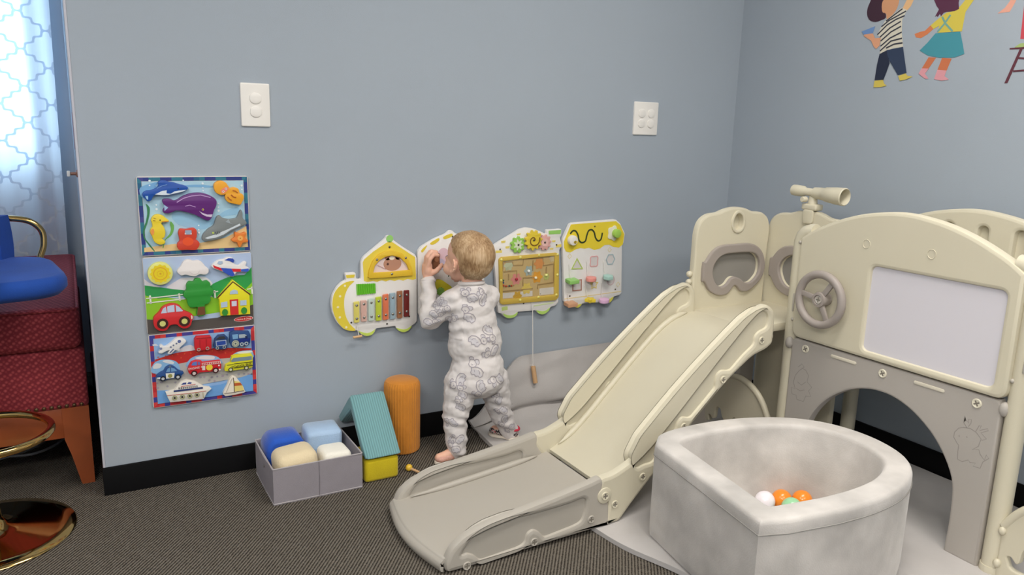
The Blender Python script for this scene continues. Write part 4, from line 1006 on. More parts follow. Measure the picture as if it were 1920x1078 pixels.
def stamp(c, ang, s=0.0165, mirror=1):
    loc, nn, _, _ = bvs.find_nearest(Vector(c))
    up = Vector((0, 0, 1)); t = up.cross(nn)
    if t.length < 1e-3: return
    t.normalize(); b_ = nn.cross(t).normalized()
    def P(x, y, off):
        x *= mirror; xr = (x * math.cos(ang) - y * math.sin(ang)) * s; yr = (x * math.sin(ang) + y * math.cos(ang)) * s
        q = loc + t * xr + b_ * yr; l2, n2, _, dd = bvs.find_nearest(q)
        return l2 + n2 * off, n2
    bm = bmesh.new()
    for L in KF:
        cc = (sum(p[0] for p in L) / len(L), sum(p[1] for p in L) / len(L))
        ctr = bm.verts.new(P(*cc, 0.0011)[0])
        mid = [bm.verts.new(P(cc[0] + (p[0] - cc[0]) * .5, cc[1] + (p[1] - cc[1]) * .5, 0.0011)[0]) for p in L]
        rim = [bm.verts.new(P(*p, 0.0011)[0]) for p in L]
        for i in range(len(L)):
            j = (i + 1) % len(L)
            f = bm.faces.new((ctr, mid[i], mid[j])); f.material_index = 1
            f = bm.faces.new((mid[i], rim[i], rim[j], mid[j])); f.material_index = 1
    for L, w in KO:
        D = []
        for a, b2 in zip(L, L[1:]):
            m_ = 2; D += [(a[0] + (b2[0] - a[0]) * k / m_, a[1] + (b2[1] - a[1]) * k / m_) for k in range(m_)]
        D.append(L[-1]); Q = [P(*p, 0.0015) for p in D]; lv, rv = [], []
        for i in range(len(Q)):
            tt = (Q[min(i + 1, len(Q) - 1)][0] - Q[max(i - 1, 0)][0])
            if tt.length < 1e-7: tt = t
            sd = Q[i][1].cross(tt.normalized()) * (w * s * 0.5); lv.append(bm.verts.new(Q[i][0] + sd)); rv.append(bm.verts.new(Q[i][0] - sd))
        for i in range(len(Q) - 1): bm.faces.new((lv[i], lv[i + 1], rv[i + 1], rv[i]))
    bmesh.ops.recalc_face_normals(bm, faces=bm.faces)
    o = link('koala_print', bm, [inkm, fillm], sl, smooth=180); o['kind'] = 'stuff'
k_back = [(1.0580, 0.5780), (1.1420, 0.5530), (1.0650, 0.4960), (1.1500, 0.4610), (1.0840, 0.4240), (1.1660, 0.3800), (1.0840, 0.3280), (1.1830, 0.2810), (1.0970, 0.2630), (1.0090, 0.3070)]
k_leg = [(1.0390, 0.1950), (0.9990, 0.1380), (1.0370, 0.0860), (1.2110, 0.1500), (1.2230, 0.0970), (1.2620, 0.0640), (1.0480, 0.2440), (1.1870, 0.1980), (1.0200, 0.0550)]
k_arm = [(0.9870, 0.5460), (0.9800, 0.5030), (0.9610, 0.5590), (1.0380, 0.4900), (1.0180, 0.5360), (0.9560, 0.4800)]
angs = [0.1, 1.2, -0.5, 2.6, -0.6, 0.9, -0.45, 2.4, 1.9, 1.3, -0.4, 2.2, 0.7, 3.0]
for i, (x, z) in enumerate(k_back): stamp(rel((x, -0.30, z)), angs[i % 14], 0.0245, -1 if i % 3 == 1 else 1)
for i, (x, z) in enumerate(k_leg): stamp(rel((x, -0.27, z)), angs[(i * 5 + 2) % 14], 0.0200, -1 if i % 2 else 1)
for i, (x, z) in enumerate(k_arm): stamp(rel((x, -0.19, z)), angs[(i * 3 + 1) % 14], 0.0185, -1 if i % 2 else 1)
for i, p in enumerate([(1.24, -0.19, 0.42), (1.23, -0.18, 0.5), (1.25, -0.2, 0.30), (1.27, -0.2, 0.16), (1.13, -0.10, 0.45), (1.10, -0.1, 0.36), (1.16, -0.1, 0.32), (1.03, -0.14, 0.33), (1.22, -0.12, 0.53)]): stamp(rel(p), angs[i], 0.023)
# ---- shoes
sole = mat('shoe_sole_cream', (222, 212, 198), 0.6)
pinkm = mat('pink_canvas', (214, 164, 148), 0.8, var=0.1, vs=200)
zeb = mat('black_white_red_print', (60, 50, 54), 0.8)
def _zeb():
    n, l, b = N(zeb); tc = n.new('ShaderNodeTexCoord'); a = n.new('ShaderNodeTexNoise'); a.inputs['Scale'].default_value = 110; a.inputs['Distortion'].default_value = 1.5
    l.new(tc.outputs['Object'], a.inputs['Vector']); rp = n.new('ShaderNodeValToRGB'); rp.color_ramp.interpolation = 'CONSTANT'; l.new(a.outputs[0], rp.inputs[0]); e = rp.color_ramp.elements
    e[0].position = 0; e[0].color = rgb((40, 36, 42)); e[1].position = 0.5; e[1].color = rgb((214, 204, 198)); x = e.new(0.6); x.color = rgb((176, 36, 56)); l.new(rp.outputs[0], b.inputs['Base Color'])
_zeb()
def shoe(a, heel, toe, z, m1, trim):
    d = (Vector(toe) - Vector(heel)); L = d.length; ang = math.atan2(d.y, d.x)
    s = thing('shoe', None, None); s.parent = K; s.location = rel((heel[0], heel[1], z)); s.rotation_euler = (0, 0, ang)
    ol = sm([(-0.028, 0), (-0.02, 0.02), (0.02, 0.021), (L - 0.01, 0.027), (L + 0.012, 0.012), (L + 0.014, -0.008), (L - 0.005, -0.024), (0.02, -0.020), (-0.02, -0.02)], 4)
    plate('shoe_sole', ol, 0.008, sole, s, 0.002)
    bm = Soup(); ell(bm, (0, 0, 0.022), (0.028, 0.021, 0.022)); ell(bm, (L * .5, 0, 0.018), (0.035, 0.021, 0.016)); ell(bm, (L - 0.006, 0, 0.016), (0.020, 0.0225, 0.0125))
    me = remesh(bm, 0.003, 4); link('shoe_upper', me, m1, s, smooth=180)
    tube('shoe_trim', [(-0.004 + 0.026 * math.cos(t), 0.023 * math.sin(t), 0.041 + 0.004 * math.cos(t)) for t in [2 * PI * i / 24 for i in range(24)]], 0.004, trim, s, 8, True, smooth=180)
    for k_ in range(4): tube('shoe_lace', [(0.030 + k_ * 0.008, -0.013, 0.030 - k_ * .001), (0.032 + k_ * 0.008, 0, 0.0345 - k_ * .001), (0.030 + k_ * 0.008, 0.013, 0.030 - k_ * .001)], 0.0015, white_p, s, 6, smooth=180)
shoe(0, (1.048, -0.230), (0.980, -0.235), 0.001, pinkm, mat('pale_trim', (226, 214, 204), 0.7))
shoe(1, (1.280, -0.192), (1.240, -0.132), 0.0195, zeb, mat('red_trim', (190, 40, 66), 0.7))

# ================================================================== three chunky puzzles on the wall
def cen(L): return (sum(p[0] for p in L) / len(L), sum(p[1] for p in L) / len(L))
def off(L, c): return [(p[0] - c[0], p[1] - c[1]) for p in L]
BT = 0.008
def board(label, x, z, colours=None):
    t = thing('puzzle_board', label, 'puzzle board', (x, 0, z), FRONT)
    plate('board', rrect(0, 0, 0.305, 0.229, 0.007), BT, mat('puzzle_wood_edge', (206, 200, 196), 0.6), t, 0.0015)
    if colours:
        # printed border of short colour patches: one connected ring
        bm = bmesh.new(); w = 0.0105; per = []
        def edge(a, b, n):
            for i in range(n): per.append(tuple(Vector(a).lerp(Vector(b), i / n)))
        x0, y0, x1, y1 = 0.0025, 0.0025, 0.3025, 0.2265
        edge((x0, y0), (x1, y0), 20); edge((x1, y0), (x1, y1), 14); edge((x1, y1), (x0, y1), 20); edge((x0, y1), (x0, y0), 14)
        def inn(p): return (min(max(p[0], x0 + w), x1 - w), min(max(p[1], y0 + w), y1 - w))
        A = [bm.verts.new((*p, BT + .0006)) for p in per]; B = [bm.verts.new((*inn(p), BT + .0006)) for p in per]
        k = 0
        for i in range(len(per)):
            j = (i + 1) % len(per); vs = [A[i], A[j], B[j], B[i]]
            f = bm.faces.new(list(dict.fromkeys(vs))); f.material_index = random.choice(range(len(colours))) if i % 2 else i % 4 // 2
        o = link('border', bm, [paint(c) for c in colours], t, smooth=0)
    return t
def lay(t, nm, L, c, lvl=1, smooth_n=0, th=0.0006):
    if smooth_n: L = sm(L, smooth_n)
    return plate(nm, L, th, paint(c), t, z0=BT + 0.0003 + 0.0005 * lvl, smooth=0)
PT = 0.015
def piece(bd, name, label, L, c, parts=(), n=4, grp=None, edge=None):
    if n: L = sm(L, n)
    ce = cen(L)
    t = thing(name, label, 'puzzle piece', (bd.location.x + ce[0], -BT, bd.location.z + ce[1]), FRONT, grp)
    plate('piece_body', off(L, ce), PT, paint(c, 0.4), t, 0.0015, 0.0012)
    z = PT + 0.0012
    for i, (nm, kind, P, col, *ex) in enumerate(parts):
        zz = z + 0.00025 * (i + 1) - 0.0002
        if kind == 'p': plate(nm, off(sm(P, 4) if (ex and ex[0]) else P, ce), 0.0006, paint(col), t, z0=zz, smooth=0)
        elif kind == 's': stroke(nm, off(P, ce), ex[0], zz, paint(col), t)
        elif kind == 'o':
            for q in P: plate(nm, circ(q[0] - ce[0], q[1] - ce[1], ex[0], 16, ex[1] if len(ex) > 1 else None), 0.0006, paint(col), t, z0=zz, smooth=0)
        elif kind == 'r':
            for q in P: plate(nm, [circ(q[0] - ce[0], q[1] - ce[1], ex[0], 20), circ(q[0] - ce[0], q[1] - ce[1], ex[1], 20)], 0.0006, paint(col), t, z0=zz, smooth=0)
    return t
g1, g2, g3 = 'sea animal puzzle pieces', 'town scene puzzle pieces', 'vehicle puzzle pieces'
# ---- sea puzzle
bd = board('sea animals puzzle board with a dark blue border, topmost of three', 0.139, 0.7150, [(44, 58, 128), (50, 118, 140), (68, 70, 140), (36, 96, 132)])
IN = [(0.014, 0.014), (0.291, 0.014), (0.291, 0.215), (0.014, 0.215)]
lay(bd, 'printed_sea', IN, (168, 204, 222), 0)
lay(bd, 'printed_wave', [(0.0085, 0.1971), (0.0428, 0.2109), (0.0608, 0.2131), (0.0489, 0.2013), (0.0872, 0.2007), (0.1561, 0.2046), (0.2025, 0.2003), (0.2023, 0.1954), (0.1327, 0.1976), (0.0751, 0.1888), (0.0405, 0.1750), (0.0132, 0.1683)], (120, 172, 212), 1, 4)
lay(bd, 'printed_wave', [(0.0869, 0.1152), (0.0969, 0.1298), (0.1287, 0.1191), (0.1986, 0.1071), (0.2352, 0.1262), (0.2717, 0.1354), (0.2710, 0.1152), (0.2225, 0.1064), (0.1734, 0.0725), (0.1129, 0.0846), (0.0908, 0.1027)], (146, 190, 218), 1, 4)
lay(bd, 'printed_sand', [(0.0087, 0.0254), (0.0427, 0.0287), (0.0915, 0.0330), (0.1621, 0.0327), (0.2322, 0.0448), (0.2570, 0.0568), (0.2943, 0.0774), (0.2969, 0.0131), (0.0079, 0.0128)], (228, 196, 138), 1)
lay(bd, 'printed_kelp', [(0.0200, 0.1524), (0.0298, 0.1413), (0.0274, 0.1169), (0.0199, 0.0926), (0.0125, 0.0731), (0.0135, 0.0532), (0.0231, 0.0365), (0.0355, 0.0159), (0.0323, 0.0160), (0.0191, 0.0355), (0.0091, 0.0558), (0.0095, 0.0781), (0.0164, 0.0976), (0.0225, 0.1219), (0.0226, 0.1414)], (56, 128, 84), 2, 3)
lay(bd, 'printed_kelp', [(0.0832, 0.0992), (0.0911, 0.0878), (0.0890, 0.0704), (0.0800, 0.0557), (0.0667, 0.0456), (0.0597, 0.0237), (0.0575, 0.0251), (0.0645, 0.0462), (0.0769, 0.0608), (0.0823, 0.0756), (0.0809, 0.0906)], (108, 172, 84), 2, 3)
for i, q in enumerate([(0.0347, 0.2170), (0.0338, 0.2039), (0.1234, 0.2176), (0.1759, 0.2080), (0.1761, 0.1950), (0.1761, 0.1864), (0.2857, 0.2003), (0.2859, 0.1891), (0.0478, 0.1481), (0.0477, 0.1359), (0.2169, 0.1480), (0.2165, 0.1368), (0.2166, 0.1267), (0.1586, 0.0844), (0.1580, 0.0718), (0.1583, 0.0629)]):
    lay(bd, 'printed_bubble', circ(*q, 0.0032 if i % 3 == 0 else 0.0022, 12), (226, 236, 242), 3)
piece(bd, 'puzzle_dolphin', 'blue and white dolphin piece on the sea puzzle', [(0.1338, 0.1976), (0.1300, 0.1899), (0.1182, 0.1852), (0.0997, 0.1807), (0.0789, 0.1762), (0.0608, 0.1765), (0.0474, 0.1777), (0.0404, 0.1738), (0.0341, 0.1630), (0.0250, 0.1603), (0.0194, 0.1669), (0.0141, 0.1743), (0.0138, 0.1831), (0.0225, 0.1897), (0.0343, 0.1907), (0.0444, 0.1946), (0.0533, 0.2000), (0.0564, 0.2072), (0.0552, 0.2132), (0.0623, 0.2184), (0.0724, 0.2187), (0.0835, 0.2152), (0.0969, 0.2126), (0.1125, 0.2071), (0.1249, 0.2038)], (24, 78, 164),
      [('belly', 'p', [(0.0453, 0.1797), (0.0639, 0.1890), (0.0764, 0.1908), (0.0752, 0.1821), (0.0860, 0.1802), (0.0966, 0.1873), (0.1093, 0.1895), (0.1300, 0.1913), (0.1183, 0.1862), (0.0998, 0.1821), (0.0790, 0.1776), (0.0609, 0.1775)], (216, 226, 234)), ('tail_patch', 'p', [(0.0193, 0.1754), (0.0271, 0.1752), (0.0264, 0.1644), (0.0221, 0.1669)], (150, 190, 220)), ('back_line', 's', [(0.0508, 0.1965), (0.0647, 0.2035), (0.0785, 0.2069)], (110, 150, 210), .0018), ('eye', 'o', [(0.1069, 0.1951)], (20, 24, 40), .0016)], grp=g1)
piece(bd, 'puzzle_whale', 'large purple whale piece in the middle of the sea puzzle', [(0.2102, 0.1569), (0.2084, 0.1420), (0.2019, 0.1296), (0.1979, 0.1172), (0.1939, 0.1072), (0.1841, 0.1000), (0.1701, 0.1054), (0.1473, 0.1185), (0.1176, 0.1288), (0.0993, 0.1317), (0.0876, 0.1276), (0.0759, 0.1242), (0.0647, 0.1269), (0.0633, 0.1343), (0.0703, 0.1452), (0.0661, 0.1502), (0.0633, 0.1612), (0.0693, 0.1659), (0.0829, 0.1657), (0.0940, 0.1613), (0.1033, 0.1633), (0.1199, 0.1735), (0.1410, 0.1804), (0.1643, 0.1820), (0.1851, 0.1772), (0.2012, 0.1682)], (96, 38, 116),
      [('mouth', 'p', [(0.1600, 0.1294), (0.1686, 0.1230), (0.1825, 0.1176), (0.1967, 0.1177), (0.1935, 0.1098), (0.1799, 0.1121), (0.1684, 0.1185)], (206, 192, 216)), ('shine', 's', [(0.1010, 0.1555), (0.1196, 0.1669), (0.1406, 0.1731), (0.1663, 0.1756), (0.1936, 0.1676)], (196, 160, 212), .0022), ('fin_line', 's', [(0.1230, 0.1440), (0.1352, 0.1466), (0.1507, 0.1408)], (190, 150, 206), .0018), ('tail_patch', 'p', [(0.0669, 0.1497), (0.0774, 0.1411), (0.0672, 0.1315)], (160, 188, 222)), ('eye', 'o', [(0.1707, 0.1329)], (206, 190, 90), .0030), ('pupil', 'o', [(0.1707, 0.1329)], (30, 20, 30), .0014)], grp=g1)
piece(bd, 'puzzle_octopus', 'orange octopus piece in the top corner of the sea puzzle', [(0.2047, 0.1978), (0.2075, 0.2088), (0.2172, 0.2155), (0.2290, 0.2159), (0.2383, 0.2109), (0.2451, 0.2009), (0.2496, 0.1946), (0.2616, 0.1969), (0.2734, 0.1918), (0.2767, 0.1805), (0.2850, 0.1754), (0.2883, 0.1653), (0.2831, 0.1528), (0.2768, 0.1441), (0.2648, 0.1462), (0.2528, 0.1490), (0.2433, 0.1524), (0.2364, 0.1601), (0.2345, 0.1713), (0.2366, 0.1775), (0.2322, 0.1751), (0.2204, 0.1753), (0.2088, 0.1829)], (234, 164, 44),
      [('face', 'p', [(0.2232, 0.1864), (0.2306, 0.1949), (0.2402, 0.1985), (0.2460, 0.1930), (0.2373, 0.1832), (0.2281, 0.1784)], (232, 134, 110), 1), ('eye', 'o', [(0.2302, 0.1846), (0.2381, 0.1926)], (240, 232, 226), .0030), ('pupil', 'o', [(0.2302, 0.1846), (0.2381, 0.1926)], (40, 34, 40), .0014), ('arm_gap', 's', [(0.2513, 0.1747), (0.2583, 0.1679), (0.2659, 0.1662)], (168, 84, 20), .0034), ('arm_gap', 's', [(0.2565, 0.1871), (0.2641, 0.1857), (0.2711, 0.1796)], (176, 92, 22), .0028), ('arm_gap', 's', [(0.2411, 0.1687), (0.2461, 0.1624), (0.2526, 0.1580)], (176, 92, 22), .0030)], grp=g1)
piece(bd, 'puzzle_seahorse', 'yellow seahorse piece beside the green kelp on the sea puzzle', [(0.0485, 0.1225), (0.0619, 0.1184), (0.0684, 0.1121), (0.0770, 0.1037), (0.0745, 0.0995), (0.0619, 0.0994), (0.0564, 0.0959), (0.0623, 0.0863), (0.0659, 0.0712), (0.0628, 0.0563), (0.0561, 0.0515), (0.0626, 0.0458), (0.0629, 0.0387), (0.0522, 0.0341), (0.0410, 0.0383), (0.0346, 0.0449), (0.0308, 0.0575), (0.0259, 0.0701), (0.0277, 0.0800), (0.0327, 0.0872), (0.0322, 0.0971), (0.0306, 0.1070), (0.0369, 0.1179)], (232, 206, 52),
      [('fin', 'p', [(0.0280, 0.0775), (0.0342, 0.0822), (0.0367, 0.0722), (0.0316, 0.0624), (0.0274, 0.0688)], (232, 150, 70), 1), ('snout', 's', [(0.0586, 0.1012), (0.0746, 0.1017)], (216, 138, 44), .0026), ('eye', 'o', [(0.0538, 0.1058)], (40, 40, 34), .0018), ('stripe', 's', [(0.0366, 0.1130), (0.0432, 0.1103)], (170, 140, 40), .0012), ('stripe', 's', [(0.0350, 0.1056), (0.0417, 0.1047)], (170, 140, 40), .0012)], grp=g1)
piece(bd, 'puzzle_crab', 'red crab piece at the bottom edge of the sea puzzle', [(0.1079, 0.0785), (0.1218, 0.0768), (0.1336, 0.0789), (0.1453, 0.0785), (0.1509, 0.0707), (0.1500, 0.0530), (0.1473, 0.0455), (0.1552, 0.0376), (0.1559, 0.0273), (0.1470, 0.0149), (0.1328, 0.0142), (0.1187, 0.0161), (0.1046, 0.0154), (0.0967, 0.0209), (0.0963, 0.0348), (0.1025, 0.0422), (0.1019, 0.0523), (0.1002, 0.0650), (0.1031, 0.0749)], (208, 68, 46),
      [('shell', 'o', [(0.1251, 0.0400)], (232, 84, 40), .0150, .0125), ('claw_gap', 'p', [(0.1189, 0.0739), (0.1362, 0.0733), (0.1362, 0.0606), (0.1175, 0.0613)], (150, 166, 190)), ('eye', 'o', [(0.1193, 0.0638), (0.1347, 0.0632)], (224, 200, 196), .0022)], grp=g1)
piece(bd, 'puzzle_shark', 'grey shark piece at the right of the sea puzzle', [(0.1654, 0.0525), (0.1706, 0.0624), (0.1830, 0.0747), (0.1977, 0.0844), (0.2030, 0.0969), (0.2083, 0.1093), (0.2168, 0.1141), (0.2249, 0.1063), (0.2415, 0.1020), (0.2561, 0.1029), (0.2659, 0.1064), (0.2737, 0.1227), (0.2787, 0.1289), (0.2821, 0.1200), (0.2824, 0.1047), (0.2911, 0.0942), (0.2921, 0.0852), (0.2772, 0.0792), (0.2599, 0.0721), (0.2451, 0.0649), (0.2277, 0.0527), (0.2081, 0.0445), (0.1863, 0.0402), (0.1719, 0.0395), (0.1654, 0.0435)], (124, 130, 130),
      [('belly', 'p', [(0.1723, 0.0484), (0.1869, 0.0537), (0.2062, 0.0581), (0.2209, 0.0653), (0.2405, 0.0728), (0.2726, 0.0876), (0.2753, 0.0824), (0.2452, 0.0695), (0.2254, 0.0566), (0.2034, 0.0485), (0.1793, 0.0453)], (206, 214, 220)), ('fin', 'p', [(0.2415, 0.1020), (0.2460, 0.0905), (0.2555, 0.0851), (0.2316, 0.0935)], (150, 160, 166)), ('eye', 'o', [(0.1956, 0.0628)], (188, 206, 96), .0030), ('gill', 's', [(0.2022, 0.0659), (0.2049, 0.0566)], (60, 64, 66), .0014), ('gill', 's', [(0.2070, 0.0673), (0.2098, 0.0580)], (60, 64, 66), .0014), ('gill', 's', [(0.2119, 0.0681), (0.2147, 0.0593)], (60, 64, 66), .0014)], grp=g1)
piece(bd, 'puzzle_starfish', 'orange starfish piece in the bottom corner of the sea puzzle', [(0.2608, 0.0623), (0.2741, 0.0567), (0.2865, 0.0614), (0.2917, 0.0568), (0.2872, 0.0453), (0.2956, 0.0351), (0.2917, 0.0295), (0.2793, 0.0287), (0.2723, 0.0160), (0.2667, 0.0175), (0.2634, 0.0307), (0.2501, 0.0343), (0.2474, 0.0404), (0.2566, 0.0465), (0.2566, 0.0594)], (228, 128, 52),
      [('spot', 'o', [(0.2724, 0.0433)], (240, 176, 92), .0080), ('eye', 'o', [(0.2724, 0.0433)], (120, 60, 30), .0016)], 2, grp=g1)
# ---- town puzzle
bd = board('town scene puzzle board with car, house and sun, middle of three', 0.140, 0.4824)
IN2 = [(0.0015, 0.002), (0.3035, 0.002), (0.3035, 0.227), (0.0015, 0.227)]
lay(bd, 'printed_sky', IN2, (172, 190, 220), 0)
lay(bd, 'printed_cloud', [(0.0625, 0.1349), (0.0694, 0.1439), (0.0850, 0.1535), (0.1028, 0.1619), (0.1378, 0.1620), (0.1687, 0.1599), (0.1869, 0.1406), (0.1806, 0.1240), (0.1229, 0.1234)], (222, 216, 222), 1, 4)
lay(bd, 'printed_cloud', [(0.0013, 0.1675), (0.0123, 0.1561), (0.0267, 0.1469), (0.0436, 0.1433), (0.0370, 0.1391), (0.0032, 0.1438)], (222, 216, 222), 1)
lay(bd, 'printed_hill', [(0.0015, 0.148)] + [(0.0265, 0.1422), (0.0476, 0.1378), (0.0753, 0.1311), (0.1055, 0.1253), (0.1223, 0.1090), (0.0354, 0.1060)] + [(0.0015, 0.118)], (44, 148, 76), 2)
lay(bd, 'printed_hill', [(0.1717, 0.1247), (0.1902, 0.1391), (0.2085, 0.1468), (0.2314, 0.1550), (0.2589, 0.1596), (0.2818, 0.1591)] + [(0.3035, 0.182), (0.3035, 0.135)] + [(0.2561, 0.0891), (0.1883, 0.0943)], (44, 152, 74), 2)
lay(bd, 'printed_grass', [(0.0015, 0.118)] + [(0.0999, 0.0987), (0.1884, 0.0980)] + [(0.3035, 0.14), (0.3035, 0.055), (0.0015, 0.035)], (136, 194, 40), 1)
lay(bd, 'printed_road', [(0.0015, 0.002), (0.3035, 0.002)] + [(0.3035, 0.064)] + [(0.1969, 0.0321), (0.1077, 0.0301)] + [(0.0015, 0.046)], (84, 78, 74), 3)
fw = (224, 226, 214)
for nm, L, w_ in (('printed_rail', [(0.0032, 0.1089), (0.0571, 0.1110), (0.1032, 0.1128)], .0030), ('printed_rail', [(0.0042, 0.0953), (0.0565, 0.0972), (0.1087, 0.0989)], .0030), ('printed_post', [(0.0138, 0.1171), (0.0147, 0.0924)], .0050), ('printed_post', [(0.0924, 0.1165), (0.0940, 0.0943)], .0050),
                 ('printed_post', [(0.1920, 0.1184), (0.1932, 0.0944)], .0050), ('printed_rail', [(0.1856, 0.1120), (0.2026, 0.1147)], .0030), ('printed_rail', [(0.2870, 0.1139), (0.3044, 0.1156)], .0030), ('printed_post', [(0.3016, 0.1208), (0.3026, 0.0980)], .0050)):
    stroke(nm, L, w_, BT + 0.0023, paint(fw), bd)
lc = [(0.2730, 0.0211)]
lc = lc[0]
plate('logo_rim', circ(lc[0], lc[1], .0285, 32, .0082, rot=0.03), .0005, paint((232, 214, 208)), bd, z0=BT + .0024, smooth=0)
plate('logo_oval', circ(lc[0], lc[1], .0268, 32, .0070, rot=0.03), .0005, paint((206, 44, 48)), bd, z0=BT + .0028, smooth=0)
text('logo_lettering', 'Melissa & Doug', .0074, paint((240, 214, 206)), bd, (lc[0], lc[1], BT + .0037), (0, 0, 0.03), sx=0.92, shear=0.2)
su = [(0.0444, 0.1823), (0.0444, 0.1823)]
piece(bd, 'puzzle_sun', 'round yellow sun piece on the town puzzle', circ(*su[0], .0335, 32), (222, 222, 128), [('sun_disc', 'p', [(su[0][0] + (.0260 + .0018 * math.cos(12 * a)) * math.cos(a), su[0][1] + (.0260 + .0018 * math.cos(12 * a)) * math.sin(a)) for a in [i * PI / 48 for i in range(96)]], (230, 206, 34)), ('sun_ring', 'r', su[:1], (220, 172, 40), .0195, .0165), ('sun_ring', 'r', su[:1], (222, 180, 40), .0095, .0080), ('sun_centre', 'o', su[:1], (214, 168, 40), .0028)], 0, g2)
piece(bd, 'puzzle_cloud', 'white cloud piece between sun and airplane on the town puzzle', [(0.0909, 0.1877), (0.1013, 0.2013), (0.1095, 0.2139), (0.1228, 0.2191), (0.1358, 0.2140), (0.1490, 0.2147), (0.1597, 0.2086), (0.1681, 0.1961), (0.1766, 0.1871), (0.1749, 0.1752), (0.1647, 0.1705), (0.1516, 0.1731), (0.1381, 0.1675), (0.1250, 0.1700), (0.1121, 0.1744), (0.1011, 0.1727), (0.0917, 0.1805)], (232, 226, 224),
      [('curl', 's', [(0.1234, 0.1832), (0.1297, 0.1769), (0.1384, 0.1739), (0.1473, 0.1769), (0.1509, 0.1839)], (214, 206, 206), .0016)], 4, g2)
piece(bd, 'puzzle_airplane', 'white, red and blue airplane piece on the town puzzle', [(0.1858, 0.1950), (0.1952, 0.2053), (0.2067, 0.2119), (0.2225, 0.2146), (0.2317, 0.2189), (0.2452, 0.2169), (0.2517, 0.2093), (0.2491, 0.1997), (0.2625, 0.1928), (0.2719, 0.1983), (0.2812, 0.2039), (0.2868, 0.1999), (0.2835, 0.1903), (0.2920, 0.1837), (0.2940, 0.1762), (0.2892, 0.1716), (0.2708, 0.1725), (0.2571, 0.1724), (0.2504, 0.1631), (0.2433, 0.1586), (0.2340, 0.1641), (0.2209, 0.1747), (0.2076, 0.1804), (0.1922, 0.1874)], (232, 228, 226),
      [('red_stripe', 'p', [(0.1894, 0.1996), (0.1948, 0.1957), (0.2102, 0.1887), (0.2371, 0.1846), (0.2689, 0.1814), (0.2686, 0.1731), (0.2435, 0.1742), (0.2099, 0.1807), (0.1923, 0.1898)], (210, 36, 46)), ('lower_wing', 'p', [(0.2113, 0.1886), (0.2416, 0.1843), (0.2511, 0.1640), (0.2434, 0.1598), (0.2318, 0.1655), (0.2186, 0.1753)], (48, 82, 184)), ('upper_wing', 'p', [(0.2235, 0.2114), (0.2339, 0.2166), (0.2474, 0.2153), (0.2513, 0.2093), (0.2483, 0.2017), (0.2358, 0.2087)], (46, 74, 170)), ('tail_patch', 'p', [(0.2689, 0.1802), (0.2914, 0.1815), (0.2930, 0.1750), (0.2869, 0.1715), (0.2698, 0.1740)], (54, 88, 190)), ('cockpit', 'p', [(0.2013, 0.2025), (0.2061, 0.2095), (0.2166, 0.2089), (0.2180, 0.2027), (0.2106, 0.1991)], (172, 190, 214))], 3, g2)
o = piece(bd, 'puzzle_tree', 'round green tree piece with a brown trunk on the town puzzle', [(0.1129, 0.1433), (0.1199, 0.1528), (0.1325, 0.1520), (0.1377, 0.1596), (0.1510, 0.1599), (0.1590, 0.1502), (0.1706, 0.1523), (0.1792, 0.1435), (0.1804, 0.1313), (0.1872, 0.1231), (0.1855, 0.1091), (0.1779, 0.1024), (0.1780, 0.0902), (0.1702, 0.0811), (0.1619, 0.0798), (0.1605, 0.0722), (0.1612, 0.0478), (0.1367, 0.0469), (0.1404, 0.0709), (0.1350, 0.0742), (0.1295, 0.0732), (0.1186, 0.0755), (0.1129, 0.0856), (0.1113, 0.1002), (0.1036, 0.1080), (0.1053, 0.1222), (0.1118, 0.1290)], (46, 146, 54),
      [('trunk', 'p', [(0.1410, 0.0733), (0.1597, 0.0742), (0.1608, 0.0488), (0.1372, 0.0479)], (112, 70, 40))], 3, g2)
piece(bd, 'puzzle_house', 'yellow house piece with a red door on the town puzzle', [(0.1978, 0.0960), (0.2443, 0.1493), (0.2953, 0.1010), (0.2914, 0.0963), (0.2915, 0.0369), (0.2040, 0.0403), (0.2021, 0.0928)], (232, 222, 42),
      [('roof_line', 's', [(0.1974, 0.0970), (0.2441, 0.1434), (0.2938, 0.0991)], (92, 58, 30), .0042), ('door', 'p', [(0.2321, 0.0885), (0.2572, 0.0881), (0.2567, 0.0398), (0.2324, 0.0403)], (206, 44, 40)), ('door_window', 'p', [(0.2376, 0.0832), (0.2524, 0.0833), (0.2520, 0.0673), (0.2374, 0.0672)], (206, 206, 222)), ('arched_window', 'p', [(0.2328, 0.1056), (0.2361, 0.1152), (0.2459, 0.1193), (0.2562, 0.1149), (0.2574, 0.1050)], (176, 196, 214)), ('window', 'p', [(0.2062, 0.0820), (0.2253, 0.0841), (0.2246, 0.0670), (0.2065, 0.0660)], (178, 196, 216)), ('window', 'p', [(0.2628, 0.0837), (0.2814, 0.0835), (0.2808, 0.0675), (0.2622, 0.0677)], (178, 196, 216)), ('bush', 'o', [(0.2169, 0.0505)], (52, 140, 50), .0088, .0108), ('bush', 'o', [(0.2730, 0.0508)], (52, 140, 50), .0090, .0108)], 0, g2)
